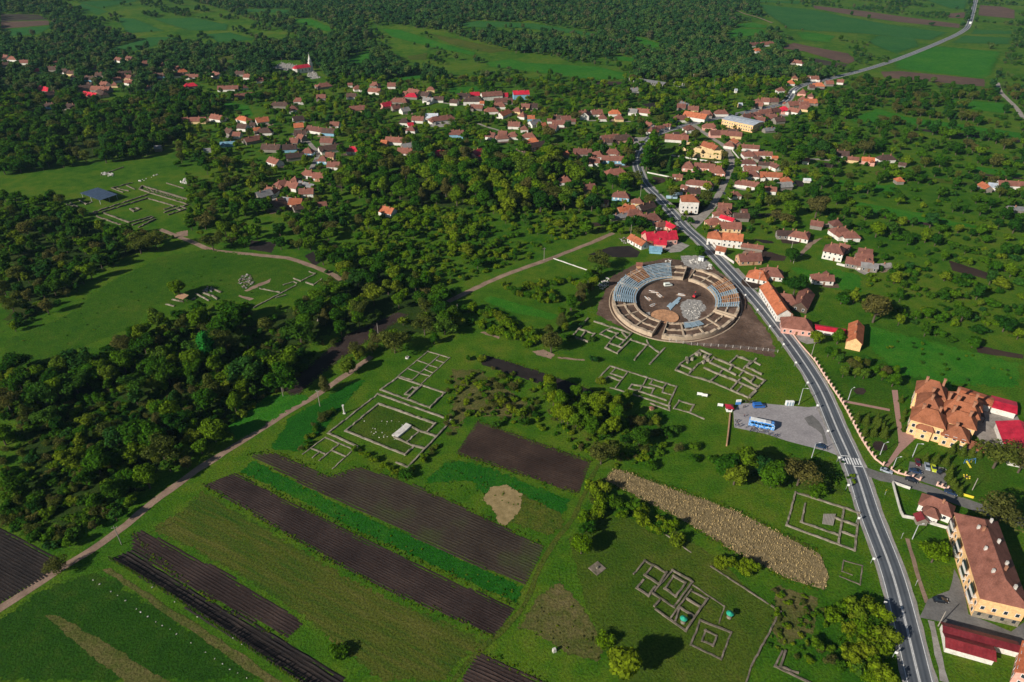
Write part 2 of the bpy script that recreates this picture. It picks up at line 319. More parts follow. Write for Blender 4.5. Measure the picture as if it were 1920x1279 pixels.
def sheet(name, poly, dz, mat, kind='structure', maxlen=18.0, wob=0.0, label=None):
    """flat patch draped on the terrain"""
    P = []
    for i, p in enumerate(poly):
        q = poly[(i + 1) % len(poly)]; P.append(Vector((p.x, p.y, 0)))
        if wob:
            n = max(1, int((q - p).length / 4)); e = (q - p); nn = Vector((-e.y, e.x, 0)).normalized()
            for k in range(1, n): P.append(Vector((p.x, p.y, 0)) + Vector((e.x, e.y, 0)) * (k / n) + nn * R.uniform(-wob, wob))
    bm = bmesh.new(); vs = [bm.verts.new(p) for p in P]; f0 = bm.faces.new(vs); fl = bm.verts.layers.float.new('fade'); yy = sum(q.y for q in P) / len(P); ring = (wob * (2.2 if yy < 450 else 5.0) * (5.0 if 'grass' in mat or mat in ('lawn', 'tan_patch', 'undergrowth') else 1.0)) if wob > .2 else 0
    xs_ = [q.x for q in P]; ys_ = [q.y for q in P]; ring = min(ring, .12 * min(max(xs_) - min(xs_), max(ys_) - min(ys_)))
    ar_ = abs(sum(P[k].x * P[(k + 1) % len(P)].y - P[(k + 1) % len(P)].x * P[k].y for k in range(len(P)))) / 2; pe_ = sum((P[k] - P[k - 1]).length for k in range(len(P))); ring = min(ring, .42 * ar_ / pe_)
    bmesh.ops.triangulate(bm, faces=bm.faces)
    if ring > .05:
        A_ = np.array([(q.x, q.y) for q in P]); E_ = np.roll(A_, -1, 0) - A_; LL = (E_ ** 2).sum(1) + 1e-9
        def edist(pts):
            d_ = pts[:, None, :] - A_[None]; k_ = np.clip((d_ * E_[None]).sum(2) / LL[None], 0, 1); return np.sqrt(((d_ - k_[..., None] * E_[None]) ** 2).sum(2).min(1))
        tgt = max(ring * .7, .8)
        for _ in range(9):
            es = [e for e in bm.edges if e.calc_length() > tgt]
            if not es: break
            ln_ = np.array([e.calc_length() for e in es]); md = np.array([((e.verts[0].co.x + e.verts[1].co.x) / 2, (e.verts[0].co.y + e.verts[1].co.y) / 2) for e in es])
            kp = edist(md) < ring * 1.2 + ln_ * .5; es = [e for e, k_ in zip(es, kp) if k_]
            if not es or len(bm.verts) > 9000: break
            bmesh.ops.subdivide_edges(bm, edges=es, cuts=1); bmesh.ops.triangulate(bm, faces=[x for x in bm.faces if len(x.verts) > 3])
        vv = list(bm.verts); dd_ = edist(np.array([(v.co.x, v.co.y) for v in vv]))
        for v, q in zip(vv, dd_): v[fl] = max(0.0, 1.0 - q / ring)
    if max(p.y for p in P) > 950:
        for _ in range(6):
            es = [e for e in bm.edges if e.calc_length() > maxlen]
            if not es: break
            bmesh.ops.subdivide_edges(bm, edges=es, cuts=1); bmesh.ops.triangulate(bm, faces=[x for x in bm.faces if len(x.verts) > 3])
    for v in bm.verts: v.co.z = h1(v.co.x, v.co.y) + dz + (.2 if v.co.y > 1000 else 0)
    bmesh.ops.recalc_face_normals(bm, faces=bm.faces)
    if sum(x.normal.z for x in bm.faces) < 0: bmesh.ops.reverse_faces(bm, faces=bm.faces)
    me = bpy.data.meshes.new(name); bm.to_mesh(me); bm.free(); me.materials.append(MATS[mat])
    o = link(name, me); o['kind'] = kind
    return o
def rows(poly, d, spacing):
    """segments of parallel rows inside a polygon"""
    d = Vector((d.x, d.y, 0)).normalized(); n = Vector((-d.y, d.x, 0)); offs = [p.dot(n) for p in poly]; out = []
    o = min(offs) + spacing / 2
    while o < max(offs):
        ts = []
        for i, p in enumerate(poly):
            q = poly[(i + 1) % len(poly)]; a, b = p.dot(n) - o, q.dot(n) - o
            if (a > 0) != (b > 0): r = p.lerp(q, a / (a - b)); ts.append(r.dot(d))
        ts.sort()
        for k in range(0, len(ts) - 1, 2): out.append((n * o + d * ts[k], n * o + d * ts[k + 1]))
        o += spacing
    return out
def furrows(name, poly, d, spacing, hgt, mat, dz=.03, wob=.12):
    """ridges of turned soil lying on a field"""
    b = MB()
    for a, e in rows(poly, d, spacing):
        L = (e - a).length
        if L < 2: continue
        n = max(1, int(L / 3.5)); t = (e - a).normalized(); w = Vector((-t.y, t.x, 0)); pv = []
        for k in range(n + 1):
            p = a + (e - a) * (k / n) + w * R.uniform(-wob, wob); hh = hgt * R.uniform(.15, 1.2); hw = spacing * .36
            pv += [(p.x - w.x * hw, p.y - w.y * hw, dz), (p.x, p.y, dz + hh), (p.x + w.x * hw, p.y + w.y * hw, dz)]
        b.add(pv, [f for k in range(n) for f in ((k * 3, k * 3 + 1, k * 3 + 4, k * 3 + 3), (k * 3 + 1, k * 3 + 2, k * 3 + 5, k * 3 + 4))])
    return b.build(name, mat)
# ------------------------------------------------------------------ ground sheet
CLEAR = []            # photo polygons where no tree of the scattered woods may stand
def ground():
    xs = np.concatenate([np.arange(-4200, -1500, 150), np.arange(-1500, 1500, 25), np.arange(1500, 4201, 150)])
    ys = np.concatenate([np.arange(-400, 900, 50), np.arange(900, 2600, 25), np.arange(2600, 7001, 200)])
    X, Y = np.meshgrid(xs, ys); Z = H(X, Y); nx, ny = len(xs), len(ys)
    v = np.stack([X.ravel(), Y.ravel(), Z.ravel()], 1)
    i = (np.arange(ny - 1)[:, None] * nx + np.arange(nx - 1)[None, :]).ravel()
    f = np.stack([i, i + 1, i + nx + 1, i + nx], 1)
    me = bpy.data.meshes.new('ground'); me.from_pydata(v.tolist(), [], f.tolist()); me.materials.append(MATS['grass'])
    o = link('ground', me); o['kind'] = 'structure'
ground()
LAY = [0.0]
def patch(name, s, mat, clear=True, lift=.03, wob=.35, kind='structure'):
    pp = parse(s); LAY[0] += .0011
    if clear: CLEAR.append(pp)
    return sheet(name, [G(a, b) for a, b in pp], lift + LAY[0] % .03, mat, kind, wob=wob)
def plough(s, mat, a, b, spacing, hgt, name='ploughed_field', lift=.03):
    """field with ridges; a, b = two photo points giving the direction of the rows"""
    o = patch(name, s, mat, lift=lift, wob=.9)
    A, B = wpoly(a)[0], wpoly(b)[0]
    f = furrows('furrow_ridge', wpoly(s), B - A, spacing, hgt, mat, dz=lift + .02); f.parent = o; f['kind'] = 'stuff'
    return o
# --- near fields
plough('f 895,790 1108,865 1085,927 855,850', 'soil', 'f 895,790', 'f 1108,865', 1.0, .08)
patch('wet_field', 'f 905,663 1000,692 1155,746 1130,752 1080,745 985,712 900,684', 'soil_wet')
plough('f 466,852 523,850 620,893 655,880 677,876 784,912 1020,1024 1010,1048 985,1097 855,1045 640,941 560,905', 'soil_green', 'f 523,850', 'f 1010,1060', 1.1, .10)
patch('lush_strip', 'f 446,887 473,860 640,944 985,1100 970,1137 640,984 560,940', 'grass_lush', lift=.05)
plough('f 382,910 440,887 640,990 965,1142 928,1192 734,1112 640,1063 500,980', 'soil_purple', 'f 440,887', 'f 965,1142', .9, .08)
patch('weedy_field', 'f 335,955 380,912 500,983 640,1066 734,1115 925,1195 880,1240 840,1285 700,1285 640,1230 560,1165 419,1071 268,994 300,975', 'grass_rows')
plough('f 248,1001 268,994 419,1071 570,1169 540,1196 362,1105 248,1031', 'soil_purple', 'f 268,994', 'f 570,1169', 1.0, .09)
plough('f 208,1048 248,1031 362,1105 537,1202 640,1268 665,1290 580,1290', 'soil_wet', 'f 248,1031', 'f 640,1268', 1.25, .24)
patch('meadow', 'f -80,1185 0,1150 90,1092 190,1060 560,1290 -80,1290', 'grass_vignette', lift=.012, wob=1)  # bottom-left meadow, corner darkening painted into its green
patch('grass_path', 'f 188,1068 208,1064 545,1285 500,1285', 'grass_dry', lift=.05)
patch('olive_strip', 'f 77,1152 111,1152 335,1285 235,1285', 'grass_dry')
plough('f -60,960 0,987 110,1045 90,1081 0,1132 -80,1170', 'soil_wet', 'f 0,987', 'f 110,1045', 1.0, .09)
plough('f 528,728 600,668 640,632 745,585 765,590 640,672 560,740 545,742', 'soil_purple', 'f 600,680', 'f 745,588', 1.0, .1)
plough('f 868,1269 898,1222 1040,1290 862,1290', 'soil_purple', 'f 898,1222', 'f 1026,1279', 1.1, .2)
STUB = 'f 1153,877 1280,922 1380,957 1481,1008 1538,1038 1555,1081 1548,1108 1481,1088 1380,1038 1280,977 1130,900'
patch('stubble_field', STUB, 'stubble_ground')
patch('lush_strip', 'f 840,860 900,868 1075,935 1066,962 1040,985 905,930 880,905 790,912 800,890', 'grass_lush', lift=.04)
patch('olive_strip', 'f 905,937 935,912 962,914 1060,962 1062,990 1030,1010 1005,1000 935,980', 'grass_olive', lift=.08)
patch('mown_patch', 'f 900,938 917,912 950,906 984,926 978,960 950,990 930,984 921,954', 'tan_patch', lift=.13, wob=.5)
patch('dry_grass', 'f 1000,1120 1050,1080 1100,1140 1140,1200 1130,1250 1060,1230 1000,1190 960,1180', 'grass_dry')
patch('dry_grass', 'f 840,690 900,690 960,730 1000,760 960,790 880,780 850,830 830,790 850,740', 'grass_dry', clear=False)
patch('dry_grass', 'f 1450,1090 1540,1120 1530,1190 1460,1220 1440,1180', 'grass_dry', clear=False)
patch('mown_lawn', 'f 1060,1010 1130,960 1250,985 1340,1040 1460,1150 1400,1290 1160,1290 1090,1120', 'lawn_worn', clear=False, wob=.6)
patch('mown_lawn', 'f 1380,835 1560,865 1590,930 1480,920 1380,900', 'lawn_worn', clear=False, wob=.6)
patch('mown_lawn', 'b7 540,830 835,590 1350,765 1080,1040', 'lawn_worn', clear=False, wob=.4)
patch('meadow', 'f 0,640 120,590 200,530 300,480 390,465 480,478 560,490 605,512 560,545 470,560 330,575 290,575 255,615 190,640 60,690 0,705', 'lawn', lift=.04)
patch('meadow', 'f 107,775 175,742 220,738 255,755 270,780 320,795 322,810 235,825 200,795 135,788', 'grass_vignette')
patch('meadow', 'f 420,800 500,740 560,735 590,745 537,775 477,815 440,830', 'grass_vivid')
patch('meadow', 'f 0,330 120,315 230,305 240,320 120,345 0,368', 'grass', wob=1)
patch('meadow', 'f 878,548 960,510 1050,488 1105,505 1112,522 1010,515 935,538 1040,585 1045,600 955,588', 'grass')
patch('meadow', 'f 900,562 920,553 1048,590 1040,602 960,588', 'grass_vivid', lift=.08)
patch('meadow', 'f 540,780 600,750 650,720 700,700 640,770 600,820 560,850 500,845', 'grass_lush')
patch('garden_soil', 'a8 0,1150 250,1060 480,1050 590,1120 560,1180 300,1180', 'soil_wet')
patch('garden_soil', 'a8 0,800 190,790 200,830 0,860', 'soil'); patch('garden_soil', 'a8 700,290 860,310 880,360 730,390', 'soil')
patch('garden_soil', 'b2 540,380 760,400 1020,470 1000,520 740,520 560,440', 'soil'); patch('garden_soil', 'b2 620,270 860,300 900,330 760,330', 'soil_wet')
patch('garden_soil', 'a6 590,380 720,360 870,385 720,460', 'soil_wet'); patch('garden_soil', 'a5 1370,125 1700,135 1720,160 1500,185 1380,170', 'soil')
patch('garden_soil', 'a3 700,950 860,960 1190,1050 1150,1080 900,1000', 'soil_purple'); patch('garden_soil', 'b1 980,620 1100,640 1090,700 1000,700', 'soil_wet')
patch('garden_soil', 'f 570,480 610,460 620,480 590,500', 'soil_wet'); patch('garden_soil', 'f 470,450 520,455 510,475 465,468', 'soil_wet')
patch('garden_soil', 'b1 1250,450 1440,450 1430,495 1290,480', 'soil_wet')
patch('garden_soil', 'b4 350,1010 1010,1130 980,1150 370,1050', 'soil'); patch('garden_soil', 'b4 1290,545 1860,600 1860,625 1340,575', 'soil')
patch('garden_soil', 'b1 560,985 840,990 840,1040 590,1030', 'soil_wet'); patch('garden_soil', 'F 1480,170 1760,260 1740,290 1500,230', 'soil')
patch('garden_soil', 'F 1620,640 1904,700 1904,725 1640,690', 'soil'); patch('garden_soil', 'f 1650,400 1770,420 1765,428 1655,410', 'soil')
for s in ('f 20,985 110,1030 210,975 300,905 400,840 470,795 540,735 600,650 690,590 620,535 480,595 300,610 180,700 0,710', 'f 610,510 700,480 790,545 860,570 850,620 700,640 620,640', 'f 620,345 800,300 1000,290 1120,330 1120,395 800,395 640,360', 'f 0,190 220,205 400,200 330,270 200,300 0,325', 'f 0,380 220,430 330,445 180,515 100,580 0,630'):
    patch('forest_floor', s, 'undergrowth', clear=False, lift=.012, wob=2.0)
patch('meadow', 'f 1535,690 1600,700 1680,712 1692,760 1697,830 1690,880 1655,868 1600,790', 'lawn', wob=.3)
patch('meadow', 'f 1690,850 1900,860 1900,960 1830,940 1770,925 1770,890 1700,870', 'lawn', wob=.3)
# --- far meadows and fields
V, TL, OL, SO = 'grass_vivid', 'grass_teal', 'grass_dry', 'soil_far'
for s, mt in (('c6 360,20 700,55 1200,150 1500,190 1400,240 1000,200 540,170 400,70', TL), ('c6 185,190 240,165 420,170 430,205 200,220', V),
  ('c6 240,140 350,130 440,150 430,165 250,160', V), ('c6 1130,330 1400,265 1820,300 1760,440 1700,465 1150,400', V), ('c6 590,190 660,185 840,210 800,250 620,230', V),
  ('c6 1000,240 1060,205 1300,220 1330,270 1180,320 1050,270', TL), ('c6 490,280 580,248 760,285 900,310 955,350 900,375 640,300', SO),
  ('c6 1080,415 1200,412 1700,460 1700,505 1100,450', SO), ('c6 1660,30 1800,40 1870,60 1870,110 1650,90', SO), ('c6 690,30 1000,65 1550,140 1550,165 1200,130 700,50', SO),
  ('c6 660,330 900,375 880,400 700,370', 'soil_green'), ('c6 1620,170 1860,180 1860,200 1600,200', TL), ('c6 1560,205 1860,220 1850,260 1480,250', TL),
  ('c6 340,0 640,5 620,25 360,12', TL), ('c6 1340,0 1600,0 1590,55 1480,50', TL), ('c6 1470,80 1580,70 1580,105 1480,105', SO),
  ('c7 200,150 300,150 520,220 700,270 690,292 440,240 250,190', V), ('c7 420,165 560,190 890,262 760,275 560,230', 'grass_olive'),
  ('c7 720,320 880,300 960,320 1330,340 1500,380 1480,410 1300,415 950,370 740,345', V), ('c7 1430,190 1530,190 1690,240 1600,248', V),
  ('c7 590,125 700,105 780,110 1000,120 1330,175 1300,188 900,145 640,142', TL), ('c7 210,410 440,380 440,400 260,425', V), ('c7 540,460 700,450 710,470 560,480', V),
  ('c7 330,290 450,270 440,310 350,310', 'grass_olive'), ('c7 1390,280 1520,300 1500,320 1400,310', V),
  ('c8 770,95 1000,90 1190,125 1180,160 960,160 800,110', TL), ('c8 1050,175 1190,165 1330,205 1110,220', TL), ('c8 600,90 700,95 860,160 640,175', TL),
  ('c8 1470,100 1600,95 1740,155 1680,165', V), ('c8 0,70 200,75 260,100 0,112', 'soil_green'), ('c8 0,112 250,105 270,128 0,150', SO), ('c8 0,150 290,130 200,180 0,190', TL),
  ('c8 560,250 760,190 900,190 800,240 600,285', TL), ('c8 1060,310 1180,285 1220,300 1100,330', 'grass_olive'), ('c8 380,10 700,0 720,8 520,45', TL), ('c8 420,15 560,60 500,80 400,30', TL),
  ('c8 1230,45 1500,50 1480,70 1260,62', TL), ('c8 0,410 60,405 80,440 0,445', 'lawn'), ('c8 1780,300 1900,255 1920,330 1800,350', V),
  ('C 1080,600 1260,650 1904,740 1904,780 1280,700 930,680 920,660', V), ('C 1330,540 1800,575 1850,640 1500,600 1500,570', V), ('b4 620,50 1860,190 1860,225 640,85', 'soil_wet'),
  ('b4 0,730 460,660 480,760 0,770', V), ('b4 0,850 300,900 850,1000 1130,1080 1400,1130 1350,1160 700,1090 0,960', V), ('b4 590,560 880,600 1300,650 1340,690 1100,680 640,620', 'grass_olive'),
  ('b4 1230,450 1860,560 1860,600 1300,540', V), ('C 560,960 700,980 1180,1040 1160,1080 900,1040 560,985', V), ('a2 490,620 640,590 860,630 920,740 820,770 720,690', V),
  ('b2 960,560 1180,590 1300,620 1560,590 1860,690 1860,900 1560,840 1280,780', V), ('f 1570,590 1640,610 1920,680 1920,735 1790,725 1690,708 1640,670', 'grass_vivid'),
  ('B 600,490 760,480 780,500 640,530', V), ('a6 700,520 760,490 940,520 930,570 720,570', 'grass_olive'), ('a6 760,770 1000,800 1010,900 940,960 1040,1060 760,1080', 'lawn')):
    patch('meadow' if 'soil' not in mt else 'ploughed_field', s, mt, lift=.04, wob=.6)
# --- building-site soil round the arena, car parks, yards
patch('bare_ground', 'J 100,640 250,320 480,200 800,130 1050,150 1330,220 1590,420 1760,690 1950,980 2000,1190 1850,1160 1650,1110 1300,1085 1090,1050 700,985 400,890 90,720', 'soil_site', wob=.8)
patch('pale_ground', 'J 960,600 1040,560 1200,570 1260,640 1200,760 1060,800 980,740', 'rubble', clear=False, lift=.10, wob=.8)
patch('pale_ground', 'J 560,720 660,690 700,790 620,800', 'rubble', clear=False, lift=.10, wob=.6)
patch('rubble_ground', 'J 960,100 1200,110 1320,200 1250,260 1120,270 1000,210', 'rubble', lift=.08, wob=1.2)
LOT = 'c2 240,350 330,250 560,245 1200,300 1310,290 1480,640 1615,935 1450,870 950,740 640,640 250,560'
patch('parking_lot', LOT, 'asphalt_lot', lift=.05, wob=.1)
patch('dark_stain', 'c2 1150,440 1250,400 1340,480 1420,640 1450,780 1400,760 1380,650 1300,580 1210,530', 'asphalt_side', clear=False, lift=.09, wob=.7)
patch('parking_lot', 'c3 1060,290 1490,370 1510,630 1380,590 1190,525 1030,450', 'asphalt_side', lift=.05, wob=.1)
patch('yard', 'K 960,690 1200,480 1540,550 1620,720 1480,1060 1200,960 1130,820', 'concrete_lane', lift=.05, wob=.1)
patch('yard', 'c4 130,760 270,700 300,560 360,700 390,850 660,960 742,900 742,1060 230,900 80,870', 'asphalt_side', lift=.05, wob=.3)
patch('forecourt', 'a8 830,520 900,600 990,660 1060,740 1190,870 1260,800 1430,610 1370,590 1210,720 1060,725 1000,640', 'concrete_lane', lift=.05, wob=.3)
patch('yard', 'a8 640,400 740,400 800,520 830,560', 'gravel', lift=.04); patch('yard', 'a6 480,740 650,740 580,820 510,900 480,800', 'gravel', lift=.05)
patch('yard', 'b2 1130,470 1260,300 1440,260 1330,330 1230,420 1180,470', 'dirt_track', lift=.05)
for s in ('c3 940,0 920,100 760,340 800,360 950,180 1080,60 1110,40 960,60', 'K 185,300 250,300 300,760 450,770 450,830 320,900 265,930 255,800', 'b3 1020,1215 1560,1320 1560,1345 1020,1240'):
    patch('brick_path', s, 'brick_path', lift=.05, wob=.05)
for s in ('c3 610,90 640,50 720,50 790,100 790,150 720,170 640,150', 'b3 1160,1120 1200,1090 1270,1090 1305,1125 1270,1165 1200,1160', 'C 760,905 860,915 860,940 770,930'):
    patch('flower_bed', s, 'soil_purple', lift=.06, wob=.2)
for s in ('E 1060,680 1130,670 1200,700 1170,725 1090,705', 'E 770,575 800,570 885,600 880,615', 'E 1200,712 1360,725 1360,735 1210,722', 'b5 1330,850 1470,820 1480,890 1350,900', 'b6 860,420 980,450 1030,465 980,490 850,440', 'b6 1000,330 1220,240 1200,290 950,390 910,380'):
    patch('bare_ground', s, 'dirt_track', lift=.05, wob=.5)
# ------------------------------------------------------------------ roads
MAIN = 'f 1733,1310 1724.5,1279 1676,1085 1632,967 1604,882 1570,805 1535.5,726 1495,662 1461.5,618 1424.5,571 1381,522.4 1341,479.6 1311.6,450.3 1287.5,428.8 1260,398.7 1234.2,369.5 1210,345.4 1199.8,324.7 1194.6,308 1195.5,293 1199.4,284 1206.7,271 1220.4,257.3 1242.8,247 1272,238.4 1297.9,232 1323.7,226.2 1348.8,220.3 1391.8,212.2 1434.8,202.5 1460.6,196.2 1476.1,188.5 1483,178.2 1490,168 1507,159.2 1539,151.8 1571,143.7 1622.9,130.8 1687.5,109.8 1752,84 1803.7,59.7 1818.2,42 1829.5,0 1834,-18'
mainline = catmull([Vector((p.x, p.y, 0)) for p in wpoly(MAIN)], 4.0)
ribbon('road_shoulder', mainline, -4.9, 4.8, .060, 'gravel', wob=.25)
ribbon('road', mainline, -4.0, 4.0, .085, 'asphalt_main')
cen = [p for p in mainline]
for nme, o0, o1 in (('road_marking', .10, .26), ('road_marking', -.26, -.10), ('road_marking', 3.30, 3.50), ('road_marking', -3.50, -3.30)):
    ribbon(nme, mainline, o0, o1, .092, 'paint_white')
def strip(name, s, w, mat, lift=.055, wob=.3):
    ln = catmull([Vector((p.x, p.y, 0)) for p in wpoly(s)], 4.0); ribbon(name, ln, -w / 2, w / 2, lift, mat, wob=wob); return ln
LINES = [mainline]
LINES.append(strip('lane', 'f 1303,423 1322,400 1332,390 1349,362.5 1361,336.7 1370.7,312.6 1371.6,298 1364.7,281.6 1354.4,271.3 1346,265.9 1322,250.4 1301,235', 5.2, 'concrete_lane', .066))
LINES.append(strip('lane', 'f 1612,884 1628,886 1649.5,893.5 1681,900 1727.7,914 1774.6,931 1829.4,950 1908,977 1960,992', 5.2, 'asphalt_side', .066))
LINES.append(strip('dirt_track', 'f -60,1180 0,1142 84,1085 144,1048 215,1001 285,944 352,893.6 402.5,860 477,813 538,773 585,746 640,709 697,668.7', 3.3, 'dirt_track'))
LINES.append(strip('dirt_track', 'f 840,566 877,547.6 942.5,517.4 1026.6,487 1104,457 1150,437', 3.6, 'dirt_track'))
LINES.append(strip('dirt_track', 'f 300,430 330,442 363,455 403,470 470.6,477 538,484 571,494 612,509 640,525', 3.8, 'dirt_track'))
LINES.append(strip('dirt_track', 'H 620,1279 760,1110 900,990 1030,830 1110,640 1190,500 1290,370 1400,130 1440,60', 1.6, 'grass_olive', .07))
LINES.append(strip('lane', 'a3 390,410 460,440 560,490 620,560 680,620 640,720 600,800', 4.0, 'concrete_lane'))
LINES.append(strip('lane', 'b1 1080,400 1250,400 1400,420 1600,430 1860,470', 4.0, 'concrete_lane'))
LINES.append(strip('lane', 'a5 90,590 200,630 320,665', 3.0, 'concrete_lane'))
LINES.append(strip('footpath', 'c4 0,370 40,500 80,650 130,780', 1.4, 'dirt_track')); LINES.append(strip('footpath', 'c4 150,890 190,1040 240,1279', 2.0, 'gravel'))
LINES.append(strip('footpath', 'b2 470,600 540,680 620,760 700,830', 2.5, 'concrete_lane'))
LINES.append(strip('footpath', 'a4 860,275 1000,255 1130,310 1330,330', 3.0, 'concrete_lane')); LINES.append(strip('footpath', 'a5 1280,560 1500,560 1760,570', 3.5, 'concrete_lane'))
LINES.append(strip('footpath', 'C 300,60 350,80 420,100 500,130', 4.0, 'dirt_track', .3))
LINES.append(strip('lane', 'c6 1765,480 1790,540 1870,620 1920,690', 5.0, 'concrete_lane', .1))
# zebra crossing and stop lines
zc = G(*px('c3', 365, 288)); zi = min(range(len(mainline)), key=lambda i: (mainline[i] - zc).length); zt = (mainline[zi + 1] - mainline[zi]).normalized(); zn = Vector((-zt.y, zt.x, 0))
zm = MB(); za = math.atan2(zt.y, zt.x)
for k in range(7): p = zc + zn * (-3.0 + k * 1.0); zm.box((p.x, p.y, .087), (4.0, .5, .01), za)
for o, a, b in ((2.9, .2, 3.4), (-2.9, -3.4, -.2)):
    p = zc + zt * o + zn * ((a + b) / 2); zm.box((p.x, p.y, .087), (.4, abs(b - a), .012), za)
zo = zm.build('road_marking', 'paint_white'); zo['kind'] = 'structure'
mk = MB(); p = G(*px('b3', 365, 560)); mk.box((p.x, p.y, .083), (3.6, 3.0, .01), za); o = mk.build('road_patch', 'gravel'); o['kind'] = 'structure'
PROT = []           # points that scattered trees must not hide: (px, py, depth)
for ln in LINES:
    for i, p in enumerate(ln):
        if i % 2 == 0: PROT.append(PROJ(p.x, p.y, h1(p.x, p.y)))
